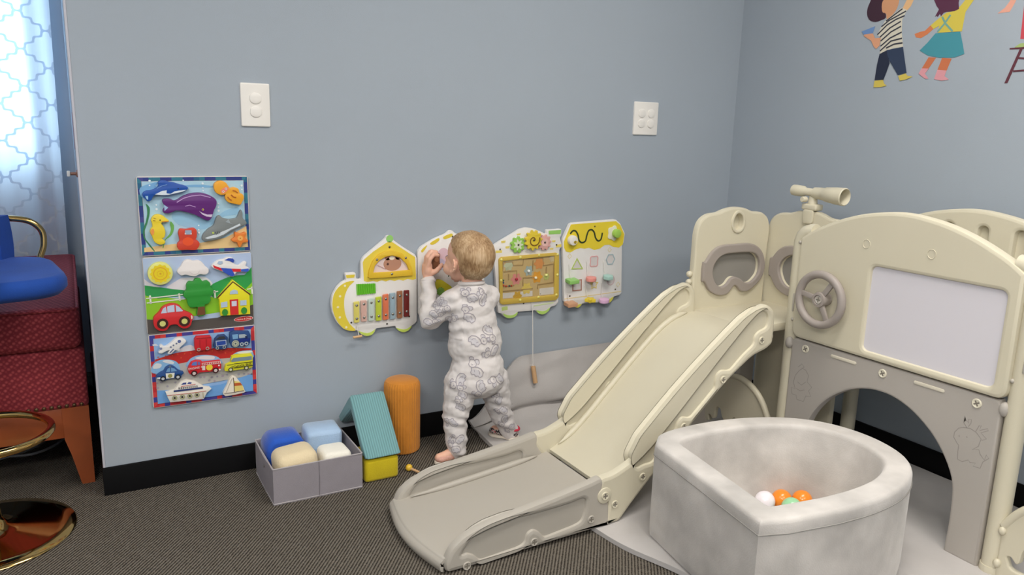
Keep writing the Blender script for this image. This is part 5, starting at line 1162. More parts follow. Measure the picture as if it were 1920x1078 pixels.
piece(bd, 'puzzle_car', 'red car piece with dark wheels on the town puzzle', [(0.0174, 0.0432), (0.0201, 0.0549), (0.0336, 0.0681), (0.0428, 0.0811), (0.0582, 0.0887), (0.0756, 0.0898), (0.0904, 0.0826), (0.1007, 0.0673), (0.1156, 0.0589), (0.1252, 0.0508), (0.1269, 0.0410), (0.1221, 0.0317), (0.1183, 0.0199), (0.1091, 0.0123), (0.0959, 0.0122), (0.0853, 0.0192), (0.0791, 0.0258), (0.0617, 0.0250), (0.0524, 0.0126), (0.0394, 0.0097), (0.0267, 0.0149), (0.0187, 0.0264)], (206, 42, 46),
      [('window', 'p', [(0.0387, 0.0640), (0.0447, 0.0772), (0.0526, 0.0832), (0.0549, 0.0639)], (190, 200, 222)), ('window', 'p', [(0.0562, 0.0829), (0.0645, 0.0854), (0.0763, 0.0861), (0.0759, 0.0655), (0.0562, 0.0645)], (190, 200, 222)), ('window', 'p', [(0.0797, 0.0854), (0.0886, 0.0799), (0.0989, 0.0670), (0.0973, 0.0652), (0.0798, 0.0652)], (190, 200, 222)), ('wheel', 'o', [(0.0415, 0.0327), (0.1013, 0.0340)], (62, 30, 22), .0156), ('hubcap', 'o', [(0.0415, 0.0327), (0.1013, 0.0340)], (206, 206, 122), .0084), ('headlight', 'p', [(0.1196, 0.0484), (0.1223, 0.0506), (0.1243, 0.0461), (0.1236, 0.0398), (0.1205, 0.0391)], (232, 214, 196), 1)], 4, g2)
# ---- vehicle puzzle
bd = board('vehicles puzzle board with a red and blue border, lowest of three', 0.1415, 0.2515, [(190, 44, 52), (58, 62, 146), (206, 62, 60), (70, 62, 140)])
lay(bd, 'printed_sky', IN, (140, 176, 220), 0)
lay(bd, 'printed_cloud', [(0.0723, 0.1690), (0.0852, 0.1772), (0.1030, 0.1848), (0.1180, 0.1843), (0.1272, 0.1705), (0.1219, 0.1670)], (214, 214, 220), 1, 3)
lay(bd, 'printed_cloud', [(0.0092, 0.1990), (0.0188, 0.2005), (0.0255, 0.1942), (0.0112, 0.1946)], (214, 214, 220), 1)
lay(bd, 'printed_brick_band', [(0.014, 0.152)] + [(0.0720, 0.1657), (0.1270, 0.1683), (0.1936, 0.1674)] + [(0.291, 0.154), (0.291, 0.122), (0.014, 0.120)], (186, 40, 36), 1)
for i, q in enumerate([(0.0229, 0.1588), (0.0422, 0.1590), (0.0618, 0.1592), (0.0767, 0.1615), (0.0964, 0.1604), (0.1139, 0.1595), (0.1316, 0.1601), (0.1520, 0.1617), (0.1750, 0.1602), (0.2009, 0.1584), (0.2220, 0.1586), (0.2459, 0.1586), (0.2702, 0.1614), (0.0297, 0.1524), (0.0857, 0.1491), (0.2135, 0.1482), (0.2347, 0.1498)]): lay(bd, 'printed_leaf', circ(*q, .0028, 8, .0015, rot=i), (206, 84, 40), 2)
lay(bd, 'printed_road', [(0.014, 0.124)] + [(0.1046, 0.1339), (0.1994, 0.1321)] + [(0.291, 0.128), (0.291, 0.092), (0.014, 0.075)], (176, 174, 172), 3)
for L in ([(0.0050, 0.1114), (0.0082, 0.1387), (0.0246, 0.1489), (0.0464, 0.1487), (0.0679, 0.1417), (0.0787, 0.1262), (0.0750, 0.1013)], [(0.1023, 0.1172), (0.1075, 0.1392), (0.1258, 0.1495), (0.1513, 0.1504), (0.1792, 0.1439), (0.1955, 0.1332), (0.1969, 0.1127)], [(0.2282, 0.1288), (0.2370, 0.1422), (0.2561, 0.1491), (0.2831, 0.1486), (0.2933, 0.1462), (0.2925, 0.1203)]): lay(bd, 'printed_arch', L, (134, 178, 216), 4, 3)
for L in ([(0.0078, 0.1332), (0.0167, 0.1403), (0.0309, 0.1355), (0.0253, 0.1252), (0.0084, 0.1248)], [(0.0341, 0.1462), (0.0511, 0.1467), (0.0652, 0.1378), (0.0599, 0.1330), (0.0409, 0.1397)], [(0.1254, 0.1439), (0.1511, 0.1476), (0.1791, 0.1425), (0.1760, 0.1329), (0.1403, 0.1376)], [(0.2479, 0.1467), (0.2722, 0.1480), (0.2911, 0.1456), (0.2909, 0.1412), (0.2583, 0.1410)]): lay(bd, 'printed_cloud', L, (214, 216, 218), 5, 3)
lay(bd, 'printed_shore', [(0.014, 0.084)] + [(0.1219, 0.0888), (0.1968, 0.0889)] + [(0.291, 0.096), (0.291, 0.066), (0.014, 0.050)], (178, 176, 170), 4)
for i, q in enumerate([(0.0159, 0.0791), (0.0268, 0.0803), (0.0429, 0.0651), (0.0159, 0.0637), (0.0657, 0.0744), (0.1367, 0.0809), (0.1481, 0.0792), (0.1699, 0.0760), (0.1856, 0.0766), (0.2013, 0.0758), (0.2147, 0.0782), (0.1616, 0.0671), (0.1770, 0.0633), (0.2493, 0.0747), (0.2655, 0.0738), (0.2791, 0.0718), (0.2886, 0.0705)]): lay(bd, 'printed_stone', circ(*q, .0042 if i % 2 else .0032, 12, .0034), ((150, 146, 156) if i % 3 else (164, 150, 162)), 5)
lay(bd, 'printed_water', [(0.014, 0.014), (0.291, 0.014), (0.291, 0.072)] + [(0.1945, 0.0490), (0.0988, 0.0464)] + [(0.014, 0.056)], (108, 160, 216), 5)
piece(bd, 'puzzle_jet', 'white jet airplane piece at the top of the vehicle puzzle', [(0.0237, 0.1766), (0.0304, 0.1854), (0.0274, 0.1940), (0.0327, 0.2000), (0.0403, 0.1924), (0.0502, 0.1954), (0.0625, 0.2049), (0.0704, 0.2123), (0.0804, 0.2153), (0.0925, 0.2125), (0.1018, 0.2031), (0.0937, 0.1937), (0.0827, 0.1845), (0.0776, 0.1753), (0.0692, 0.1783), (0.0580, 0.1681), (0.0484, 0.1704), (0.0547, 0.1802), (0.0436, 0.1777), (0.0316, 0.1726)], (230, 228, 226),
      [('nose_window', 'o', [(0.0821, 0.2045)], (92, 108, 160), .0050), ('cabin_window', 'o', [(0.0578, 0.1897), (0.0655, 0.1943), (0.0739, 0.1989)], (110, 120, 150), .0026), ('wing_stripe', 's', [(0.0542, 0.1727), (0.0654, 0.1833)], (86, 92, 130), .0030), ('engine', 'o', [(0.0780, 0.1800)], (206, 206, 210), .0040), ('tail_mark', 'o', [(0.0306, 0.1887)], (120, 130, 170), .0034)], 2, g3)
piece(bd, 'puzzle_boxcar', 'red train boxcar piece on the vehicle puzzle', [(0.1245, 0.2060), (0.1300, 0.2135), (0.1705, 0.2117), (0.1732, 0.2057), (0.1720, 0.1735), (0.1678, 0.1683), (0.1271, 0.1691), (0.1235, 0.1766)], (200, 34, 44),
      [('roof_line', 's', [(0.1296, 0.2079), (0.1702, 0.2066)], (150, 22, 32), .0022), ('panel_line', 's', [(0.1395, 0.2042), (0.1388, 0.1776)], (166, 26, 36), .0016), ('panel_line', 's', [(0.1577, 0.2041), (0.1571, 0.1776)], (166, 26, 36), .0016), ('wheel', 'r', [(0.1349, 0.1729), (0.1599, 0.1738)], (170, 160, 150), .0052, .0030)], 0, g3)
piece(bd, 'puzzle_tender', 'small navy train tender piece between boxcar and locomotive', [(0.1788, 0.1797), (0.1826, 0.1992), (0.1936, 0.2102), (0.2118, 0.2098), (0.2192, 0.2015), (0.2172, 0.1679), (0.2117, 0.1640), (0.1832, 0.1669), (0.1789, 0.1726)], (34, 66, 116),
      [('pale_border', 'p', [(0.1843, 0.1942), (0.2151, 0.1946), (0.2157, 0.1773), (0.1854, 0.1770)], (168, 178, 196)), ('panel', 'p', [(0.1868, 0.1916), (0.2129, 0.1923), (0.2132, 0.1799), (0.1876, 0.1790)], (38, 70, 152)), ('coal', 'p', [(0.1857, 0.1989), (0.1960, 0.2071), (0.2090, 0.2067), (0.2143, 0.1984), (0.2007, 0.1980)], (52, 54, 58)), ('wheel', 'r', [(0.1882, 0.1715), (0.2083, 0.1719)], (168, 170, 160), .0048, .0028)], 0, g3)
piece(bd, 'puzzle_locomotive', 'navy steam locomotive piece in the corner of the vehicle puzzle', [(0.2265, 0.2142), (0.2386, 0.2194), (0.2838, 0.2133), (0.2885, 0.2000), (0.2859, 0.1770), (0.2801, 0.1689), (0.2544, 0.1677), (0.2305, 0.1686), (0.2259, 0.1812)], (38, 72, 128),
      [('cab_window', 'p', [(0.2333, 0.2085), (0.2503, 0.2086), (0.2500, 0.1942), (0.2346, 0.1940)], (120, 166, 206)), ('sky_gap', 'p', [(0.2528, 0.2069), (0.2699, 0.2067), (0.2764, 0.2014), (0.2715, 0.1955), (0.2533, 0.1953)], (164, 178, 186)), ('boiler', 'p', [(0.2510, 0.1927), (0.2854, 0.1922), (0.2854, 0.1823), (0.2504, 0.1824)], (22, 44, 124)), ('smoke_stack', 'p', [(0.2710, 0.2005), (0.2777, 0.2006), (0.2783, 0.1910), (0.2718, 0.1914)], (20, 38, 84)), ('drive_wheel', 'o', [(0.2417, 0.1793)], (182, 184, 160), .0108), ('drive_wheel_ring', 'r', [(0.2417, 0.1793)], (70, 90, 110), .0084, .0072), ('drive_hub', 'o', [(0.2417, 0.1793)], (70, 90, 110), .0025), ('wheel', 'r', [(0.2602, 0.1754), (0.2737, 0.1761)], (176, 186, 190), .0058, .0030)], 0, g3)
piece(bd, 'puzzle_police_car', 'blue and white police car piece on the vehicle puzzle', [(0.0137, 0.1051), (0.0244, 0.1136), (0.0344, 0.1178), (0.0405, 0.1273), (0.0525, 0.1326), (0.0644, 0.1267), (0.0759, 0.1139), (0.0879, 0.1079), (0.0880, 0.1023), (0.0827, 0.0974), (0.0801, 0.0887), (0.0690, 0.0866), (0.0619, 0.0913), (0.0422, 0.0903), (0.0346, 0.0864), (0.0227, 0.0898), (0.0141, 0.0978)], (30, 72, 132),
      [('window', 'p', [(0.0403, 0.1147), (0.0459, 0.1251), (0.0522, 0.1270), (0.0517, 0.1142)], (108, 152, 196)), ('window', 'p', [(0.0546, 0.1267), (0.0641, 0.1226), (0.0709, 0.1132), (0.0542, 0.1139)], (108, 152, 196)), ('door', 'p', [(0.0392, 0.1104), (0.0637, 0.1091), (0.0611, 0.0937), (0.0395, 0.0938)], (222, 222, 214)), ('badge', 'o', [(0.0508, 0.1014)], (150, 146, 80), .0062), ('bumper', 'p', [(0.0151, 0.1010), (0.0235, 0.1009), (0.0235, 0.0948), (0.0150, 0.0966)], (206, 210, 212)), ('tire', 'o', [(0.0308, 0.0951), (0.0721, 0.0947)], (30, 34, 44), .0080), ('hubcap', 'o', [(0.0308, 0.0951), (0.0721, 0.0947)], (190, 194, 198), .0044), ('beacon', 'o', [(0.0519, 0.1304)], (92, 110, 130), .0032)], 3, g3)
ft = piece(bd, 'puzzle_fire_engine', 'red fire engine piece with a ladder on the vehicle puzzle', [(0.1015, 0.1131), (0.1039, 0.1227), (0.1123, 0.1357), (0.1251, 0.1391), (0.1402, 0.1359), (0.1449, 0.1307), (0.1941, 0.1305), (0.1974, 0.1214), (0.1967, 0.1041), (0.1881, 0.0960), (0.1813, 0.0918), (0.1713, 0.0984), (0.1328, 0.0998), (0.1247, 0.0935), (0.1121, 0.0942), (0.1030, 0.1024)], (206, 36, 44),
      [('cab_window', 'p', [(0.1111, 0.1259), (0.1162, 0.1346), (0.1275, 0.1365), (0.1272, 0.1235)], (92, 120, 188)), ('cab_window', 'p', [(0.1300, 0.1356), (0.1364, 0.1330), (0.1368, 0.1239), (0.1297, 0.1243)], (110, 104, 160)), ('pump_panel', 'p', [(0.1417, 0.1198), (0.1506, 0.1197), (0.1501, 0.1063), (0.1414, 0.1066)], (216, 206, 202)), ('hose_reel', 'o', [(0.1623, 0.1129)], (236, 208, 60), .0095), ('ladder_rail', 's', [(0.1418, 0.1289), (0.1945, 0.1287)], (236, 200, 194), .0014), ('ladder_rail', 's', [(0.1424, 0.1225), (0.1946, 0.1223)], (236, 200, 194), .0014)] +
      [('ladder_rung', 's', [tuple(Vector(a_).lerp(Vector(b_), k / 10)) for a_, b_ in ([(0.1422, 0.1285), (0.1945, 0.1287)], )] + [tuple(Vector(a_).lerp(Vector(b_), k / 10)) for a_, b_ in ([(0.1424, 0.1225), (0.1946, 0.1223)], )], (236, 206, 200), .0020) for k in range(11)] +
      [('tail_light', 'o', [(0.1911, 0.1034), (0.1896, 0.1166)], (240, 226, 220), .0026), ('tire', 'o', [(0.1176, 0.1009), (0.1793, 0.1022)], (60, 22, 26), .0090), ('hubcap', 'o', [(0.1176, 0.1009), (0.1793, 0.1022)], (206, 190, 186), .0050)], 0, g3)
ce = (ft.location.x - bd.location.x, ft.location.z - bd.location.z)
q = [(0.1217, 0.1168)]
text('lettering', 'ENGINE 4', .0092, paint((240, 214, 206)), ft, (q[0][0] - ce[0], q[0][1] - ce[1], PT + .0052), (0, 0, 0.05))
bs_ = piece(bd, 'puzzle_bus', 'yellow school bus piece on the vehicle puzzle', [(0.2058, 0.0984), (0.2102, 0.1138), (0.2251, 0.1200), (0.2288, 0.1387), (0.2396, 0.1419), (0.2881, 0.1401), (0.2920, 0.1322), (0.2902, 0.0970), (0.2802, 0.0936), (0.2155, 0.0927), (0.2077, 0.0938)], (216, 212, 40),
      [('windows', 'p', [(0.2265, 0.1256), (0.2328, 0.1335), (0.2883, 0.1333), (0.2888, 0.1214), (0.2278, 0.1213)], (120, 140, 150)), ('stripe', 's', [(0.2349, 0.1146), (0.2900, 0.1142)], (60, 62, 30), .0020), ('stripe', 's', [(0.2352, 0.1011), (0.2905, 0.1023)], (60, 62, 30), .0020), ('hood_line', 's', [(0.2127, 0.1129), (0.2332, 0.1136)], (60, 62, 30), .0014), ('tire', 'o', [(0.2238, 0.0974), (0.2708, 0.0967)], (70, 72, 40), .0072), ('hubcap', 'o', [(0.2238, 0.0974), (0.2708, 0.0967)], (206, 204, 170), .0042)], 0, g3)
ce = (bs_.location.x - bd.location.x, bs_.location.z - bd.location.z)
q = [(0.2565, 0.1069)]
text('lettering', 'SCHOOL BUS', .0100, paint((58, 60, 34)), bs_, (q[0][0] - ce[0], q[0][1] - ce[1], PT + .0040), (0, 0, 0.06))
piece(bd, 'puzzle_ship', 'white cruise ship piece with round portholes on the vehicle puzzle', [(0.0357, 0.0507), (0.0593, 0.0538), (0.0702, 0.0680), (0.0783, 0.0776), (0.0961, 0.0812), (0.1160, 0.0765), (0.1305, 0.0645), (0.1451, 0.0522), (0.1604, 0.0484), (0.1653, 0.0430), (0.1516, 0.0323), (0.1414, 0.0135), (0.0469, 0.0176), (0.0406, 0.0329)], (230, 224, 214),
      [('bridge_window', 'p', [(0.0797, 0.0688), (0.0856, 0.0742), (0.0946, 0.0740), (0.0937, 0.0684)], (62, 74, 140)), ('bridge_window', 'p', [(0.0963, 0.0692), (0.1007, 0.0742), (0.1096, 0.0723), (0.1073, 0.0681)], (62, 74, 140)), ('red_line', 's', [(0.0794, 0.0637), (0.1000, 0.0646), (0.1203, 0.0649)], (206, 110, 110), .0016), ('blue_stripe', 's', [(0.0579, 0.0517), (0.0991, 0.0510), (0.1404, 0.0509)], (40, 56, 112), .0054), ('deck_line', 's', [(0.0387, 0.0411), (0.0983, 0.0390), (0.1494, 0.0390)], (196, 110, 96), .0014)] +
      [('deck_window', 's', [(a_[0], a_[1] + .003), (a_[0], a_[1] - .003)], (40, 40, 56), .0022) for a_ in [(0.0733, 0.0590), (0.0791, 0.0590), (0.0846, 0.0590), (0.0901, 0.0590), (0.0956, 0.0590), (0.1012, 0.0590), (0.1067, 0.0590), (0.1123, 0.0590), (0.1179, 0.0590), (0.1235, 0.0590)]] +
      [('porthole', 'r', [(0.0590, 0.0313), (0.0802, 0.0313), (0.1016, 0.0310), (0.1219, 0.0312)], (164, 166, 120), .0074, .0050), ('porthole_glass', 'o', [(0.0590, 0.0313), (0.0802, 0.0313), (0.1016, 0.0310), (0.1219, 0.0312)], (34, 34, 24), .0030), ('anchor_line', 's', [(0.1395, 0.0371), (0.1394, 0.0197)], (160, 150, 96), .0016)], 0, g3)
piece(bd, 'puzzle_sailboat', 'cream sailboat piece with a yellow sail on the vehicle puzzle', [(0.1983, 0.0243), (0.2102, 0.0460), (0.2193, 0.0652), (0.2279, 0.0757), (0.2383, 0.0704), (0.2483, 0.0556), (0.2582, 0.0386), (0.2628, 0.0236), (0.2613, 0.0161), (0.2109, 0.0122), (0.2026, 0.0154)], (228, 220, 206),
      [('yellow_sail', 'p', [(0.2329, 0.0597), (0.2498, 0.0536), (0.2577, 0.0387), (0.2602, 0.0246), (0.2325, 0.0242)], (226, 206, 120)), ('sail_stripe', 'p', [(0.2322, 0.0521), (0.2513, 0.0510), (0.2557, 0.0420), (0.2325, 0.0426)], (190, 92, 44)), ('mast', 's', [(0.2303, 0.0706), (0.2318, 0.0492), (0.2319, 0.0225)], (70, 52, 34), .0018), ('hull_line', 's', [(0.2014, 0.0226), (0.2329, 0.0224), (0.2612, 0.0233)], (90, 76, 70), .0014), ('sail_edge', 's', [(0.2264, 0.0677), (0.2160, 0.0457), (0.2077, 0.0258)], (150, 140, 128), .0010)], 2, g3)

# ================================================================== wooden busy boards on the wall (a little train)
ww = mat('white_painted_mdf', (232, 229, 226), 0.45)
TH = 0.014
YEL, LIM, DYE = (226, 204, 66), (196, 216, 96), (222, 184, 48)
def wboard(label, x, L, r=0.006, off_=0.004):
    t = thing('busy_board', label, 'wall toy', (x, 0, 0.40), FRONT, 'wooden busy boards in a row on the wall')
    plate('board', rpoly(L, r, 4), TH, ww, t, 0.002, off_)
    plate('wall_cleat', rrect(*(lambda c: (c[0] - .06, c[1] - .02, c[0] + .06, c[1] + .02))(cen(L)), .003), off_ + .002, wood, t)
    return t
ZT = TH + 0.004
def wl(t, nm, L, c, lvl=0, n=0, th=0.0007):
    return plate(nm, sm(L, n) if n else L, th, paint(c), t, z0=ZT + 0.0006 * lvl, smooth=0)
def wp(t, nm, L, c, h, z=0.0, n=0, bev=0.0015, m=None):
    L0 = L if isinstance(L[0][0], (tuple, list)) else [L]
    if n: L0 = [sm(q, n) for q in L0]
    return plate(nm, L0, h, m or paint(c, 0.4), t, bev, ZT + z)
_ws = {}
def wscrew(t, q, r=0.0028, c='b', z=0.0):
    m = {'b': mat('brassy_screw', (170, 150, 110), 0.3, metal=1.0), 's': steel, 'd': mat('dark_screw', (92, 84, 76), 0.45, metal=0.8), 'y': paint((236, 226, 130))}[c]
    k = (c, r)
    if k not in _ws: _ws[k] = lathe('screw', [(0, 0), (r, 0), (r * .85, r * .45), (r * .4, r * .6), (0, r * .62)], m, t, 12, loc=(q[0], q[1], ZT + z), smooth=60)
    else: dup(_ws[k], t, (q[0], q[1], ZT + z))
def cord(t, a, b, sag=0.0, r=0.0011):
    tube('cord', sm([(a[0], a[1], ZT + .002), ((a[0] + b[0]) / 2 + sag, (a[1] + b[1]) / 2, ZT + .006), (b[0], b[1], ZT + .012)], 4, False), r, mat('white_cord', (226, 222, 216), 0.8), t, 6, smooth=180)
# ---- 1: xylophone engine
t = wboard('white train-engine busy board with a rainbow xylophone, leftmost on the wall', 0.686, [(0.1900, 0.3340), (0.1950, 0.3430), (0.2050, 0.3450), (0.2150, 0.3390), (0.2180, 0.3280), (0.2530, 0.3030), (0.2960, 0.2750), (0.3030, 0.2620), (0.3040, 0.0390), (0.2940, 0.0290), (0.2840, 0.0260), (0.2800, 0.0140), (0.2680, 0.0060), (0.2540, 0.0050), (0.2380, 0.0110), (0.2270, 0.0240), (0.2240, 0.0300), (0.1540, 0.0290), (0.1510, 0.0170), (0.1360, 0.0060), (0.1170, 0.0050), (0.1020, 0.0140), (0.0920, 0.0290), (0.0680, 0.0280), (0.0420, 0.0380), (0.0200, 0.0640), (0.0060, 0.0980), (0.0020, 0.1280), (0.0070, 0.1570), (0.0220, 0.1820), (0.0400, 0.1980), (0.0540, 0.2030), (0.0500, 0.2270), (0.0860, 0.2270), (0.0880, 0.2050), (0.1040, 0.2020), (0.1050, 0.2600), (0.1120, 0.2750), (0.1420, 0.2980)])
wl(t, 'yellow_crescent', [(0.0550, 0.1970), (0.0810, 0.1980), (0.0630, 0.1820), (0.0490, 0.1540), (0.0450, 0.1240), (0.0490, 0.0870), (0.0620, 0.0560), (0.0830, 0.0310), (0.0630, 0.0310), (0.0420, 0.0410), (0.0220, 0.0660), (0.0090, 0.0990), (0.0060, 0.1270), (0.0110, 0.1570), (0.0270, 0.1810)], YEL, 0, 3)
for q in [(0.0490, 0.1850), (0.0320, 0.1510), (0.0240, 0.1150), (0.0300, 0.0800), (0.0510, 0.0440)]: wl(t, 'dot', circ(*q, .0040, 10), (240, 232, 190), 1)
wl(t, 'chimney_band', [(0.0530, 0.2200), (0.0830, 0.2200), (0.0810, 0.2100), (0.0550, 0.2100)], YEL)
wl(t, 'roof', [(0.1160, 0.2690), (0.1460, 0.2920), (0.1910, 0.3190), (0.2040, 0.3250), (0.2150, 0.3210), (0.2530, 0.2950), (0.2960, 0.2660), (0.3000, 0.1900), (0.2880, 0.1870), (0.2690, 0.1920), (0.2530, 0.1870), (0.2370, 0.1920), (0.2220, 0.1880), (0.2060, 0.1930), (0.1910, 0.1890), (0.1750, 0.1940), (0.1600, 0.1900), (0.1450, 0.1940), (0.1260, 0.1920), (0.1140, 0.1960), (0.1110, 0.2590)], (230, 206, 74))
wl(t, 'green_finial', circ(*[(0.2050, 0.3330)][0], .0125, 16), (150, 206, 112))
wp(t, 'window_frame', [[(0.1260, 0.2100), (0.1300, 0.2320), (0.1420, 0.2610), (0.1610, 0.2820), (0.1870, 0.2930), (0.2140, 0.2940), (0.2460, 0.2820), (0.2690, 0.2570), (0.2810, 0.2300), (0.2860, 0.2040), (0.2060, 0.2030), (0.1310, 0.2040)], [(0.1440, 0.2230), (0.1500, 0.2460), (0.1650, 0.2630), (0.1880, 0.2740), (0.2110, 0.2770), (0.2380, 0.2690), (0.2610, 0.2460), (0.2720, 0.2240), (0.2060, 0.2220)]], DYE, 0.009, 0.0005, 0, 0.002)
wl(t, 'window_back', [(0.1440, 0.2210), (0.1500, 0.2460), (0.1650, 0.2630), (0.1880, 0.2740), (0.2110, 0.2770), (0.2380, 0.2690), (0.2610, 0.2460), (0.2720, 0.2220)], (226, 206, 202), 1)
be = [(0.2140, 0.2480), (0.1970, 0.2700), (0.2260, 0.2700), (0.1970, 0.2480)]
wl(t, 'bear_face', circ(*be[0], .0320, 24, .0240), (184, 136, 112), 2); wl(t, 'bear_ear', circ(*be[1], .0095, 14), (170, 118, 96), 2)
wl(t, 'bear_ear', circ(be[2][0] + .008, be[2][1], .0095, 14), (170, 118, 96), 2); wl(t, 'bear_nose', circ(*be[3], .0042, 10), (90, 60, 50), 3); wl(t, 'bear_hat', circ(be[0][0] - .002, be[0][1] + .020, .0100, 14, .0070), (236, 226, 206), 3)
stroke('bear_stick', [(0.1600, 0.2470), (0.1910, 0.2310)], .0012, ZT + .003, paint((190, 120, 116)), t)
for q, c in zip([(0.2040, 0.3050), (0.1570, 0.2670), (0.2590, 0.2670), (0.2090, 0.2150)], 'dsss'): wscrew(t, q, .0042, c, 0.0 if c == 'd' else .0095)
cb = [(0.0870, 0.1880), (0.1540, 0.1860), (0.1550, 0.1520), (0.0880, 0.1510)]
bm = bmesh.new(); n = 18; rows = [[], []]
for i in range(n + 1):
    for k, (a, b_) in enumerate(((0, 1), (3, 2))):
        p = Vector(cb[a]).lerp(Vector(cb[b_]), i / n); rows[k].append(bm.verts.new((p.x, p.y, ZT + (0.0075 if i % 2 else 0.001))))
for i in range(n): bm.faces.new((rows[1][i], rows[1][i + 1], rows[0][i + 1], rows[0][i]))
link('ridged_scraper', bm, paint((124, 206, 64)), t, smooth=0)
XB = [((300, 662), (350, 655), (350, 848), (303, 852), (226, 214, 110)), ((365, 648), (418, 642), (420, 836), (368, 842), (222, 182, 170)), ((432, 634), (484, 626), (486, 830), (434, 836), (200, 216, 206)), ((500, 617), (552, 610), (554, 828), (503, 834), (196, 208, 62)),
      ((565, 594), (618, 586), (618, 820), (566, 827), (226, 122, 84)), ((630, 582), (682, 574), (682, 814), (632, 820), (156, 178, 190)), ((695, 562), (745, 555), (745, 806), (696, 812), (160, 108, 76)), ((760, 556), (808, 552), (808, 792), (760, 797), (112, 36, 34))]
XT = [[(0.0760, 0.1290), (0.0950, 0.1300), (0.0940, 0.0580), (0.0760, 0.0580)], [(0.1000, 0.1320), (0.1200, 0.1320), (0.1200, 0.0590), (0.1010, 0.0590)], [(0.1260, 0.1350), (0.1460, 0.1360), (0.1460, 0.0590), (0.1260, 0.0590)], [(0.1520, 0.1390), (0.1720, 0.1400), (0.1720, 0.0570), (0.1520, 0.0570)], [(0.1770, 0.1450), (0.1970, 0.1470), (0.1970, 0.0580), (0.1770, 0.0570)], [(0.2020, 0.1480), (0.2220, 0.1490), (0.2220, 0.0580), (0.2020, 0.0570)], [(0.2280, 0.1530), (0.2470, 0.1540), (0.2470, 0.0580), (0.2280, 0.0580)], [(0.2530, 0.1540), (0.2720, 0.1540), (0.2720, 0.0610), (0.2530, 0.0610)]]
for L, b_ in zip(XT, XB):
    wp(t, 'xylophone_bar', rpoly(L, .0022, 3), None, .0060, .003, 0, .0015, mat('bar_%d_%d' % b_[4][:2], b_[4], 0.3, metal=0.15, coat=0.3))
    tc_, bc_ = (Vector(L[0]) + Vector(L[1])) / 2, (Vector(L[2]) + Vector(L[3])) / 2
    for k in (.17, .80): wscrew(t, tuple(tc_.lerp(bc_, k)), .0046, 's', .0090)
for q in [(0.0690, 0.0580), (0.2750, 0.0590), (0.1940, 0.0410)]: wscrew(t, q, .0034, 'd')
wl(t, 'wheel_arc', [(0.0930, 0.0260), (0.1050, 0.0140), (0.1240, 0.0060), (0.1430, 0.0110), (0.1510, 0.0260), (0.1390, 0.0190), (0.1240, 0.0160), (0.1090, 0.0200)], LIM, 0, 3); wl(t, 'wheel_arc', [(0.2270, 0.0230), (0.2370, 0.0120), (0.2550, 0.0050), (0.2740, 0.0110), (0.2840, 0.0250), (0.2690, 0.0170), (0.2550, 0.0150), (0.2390, 0.0190)], LIM, 0, 3)
m1 = [(0.0860, 0.0570), (0.0900, 0.0130), (0.0710, 0.0090), (0.1010, 0.0110)]
cord(t, m1[0], m1[1]); tube('wooden_bar', [(m1[2][0], m1[2][1], ZT + .010), (m1[3][0], m1[3][1], ZT + .012)], .0042, wood, t, 10)
# ---- 2: board behind the toddler
t = wboard('white busy board with a brown bear knob behind the toddler', 0.993, [(0.0, 0.285), (0.012, 0.300), (0.06, 0.325), (0.105, 0.341), (0.118, 0.352), (0.128, 0.352), (0.140, 0.341), (0.20, 0.322), (0.248, 0.298), (0.258, 0.282), (0.258, 0.06), (0.246, 0.05), (0.236, 0.046), (0.226, 0.028), (0.206, 0.022), (0.186, 0.028), (0.178, 0.042), (0.090, 0.042), (0.082, 0.030), (0.062, 0.022), (0.044, 0.030), (0.036, 0.046), (0.014, 0.050), (0.004, 0.064)])
for L in ([(0.012, 0.288), (0.032, 0.304), (0.030, 0.296), (0.016, 0.280)], [(0.045, 0.311), (0.075, 0.327), (0.078, 0.318), (0.055, 0.305)], [(0.095, 0.331), (0.125, 0.341), (0.128, 0.331), (0.10, 0.322)], [(0.15, 0.331), (0.18, 0.321), (0.175, 0.311), (0.152, 0.321)], [(0.21, 0.309), (0.24, 0.293), (0.235, 0.284), (0.208, 0.300)]): wl(t, 'roof_tile', L, YEL, 0, 3)
wl(t, 'pink_blossom', circ(0.095, 0.262, .024, 20, .030), (226, 196, 208)); wl(t, 'lilac_wash', circ(0.085, 0.235, .016, 20, .020), (206, 198, 222), 1)
kb = thing('bear_knob', None, None); kb.parent = t; kb.location = (0.058, 0.243, ZT)
plate('knob_body', sm([(-.012, -.030), (.010, -.032), (.014, -.01), (.013, .018), (.015, .030), (.009, .036), (.003, .031), (-.004, .031), (-.010, .036), (-.015, .030), (-.013, .012), (-.014, -.01)], 4), .026, mat('brown_wood', (128, 84, 58), 0.5, var=.1, vs=40), kb, .004)
plate('knob_face', circ(0, .014, .008, 16), .001, paint((164, 116, 86)), kb, z0=.0262)
wp(t, 'yellow_pear', [(0.0650, 0.1780), (0.0840, 0.1810), (0.1090, 0.1650), (0.1270, 0.1500), (0.1140, 0.1370), (0.0850, 0.1350), (0.0700, 0.1470)], (206, 196, 44), .006, 0.0, 3); wp(t, 'green_gear', [(q[0] + .014 * math.cos(a) * (1 + .10 * math.cos(10 * a)), q[1] + .014 * math.sin(a) * (1 + .10 * math.cos(10 * a))) for q in [(0.0820, 0.1400)] for a in [i * PI / 40 for i in range(80)]], (122, 170, 74), .005, .006)
wl(t, 'green_leaf', circ(0.118, 0.196, .003, 10, .009, rot=-.5), (40, 84, 56), 2)
for q in ((0.02, 0.085), (0.13, 0.33), (0.236, 0.08)): wscrew(t, q, .0034, 'd')
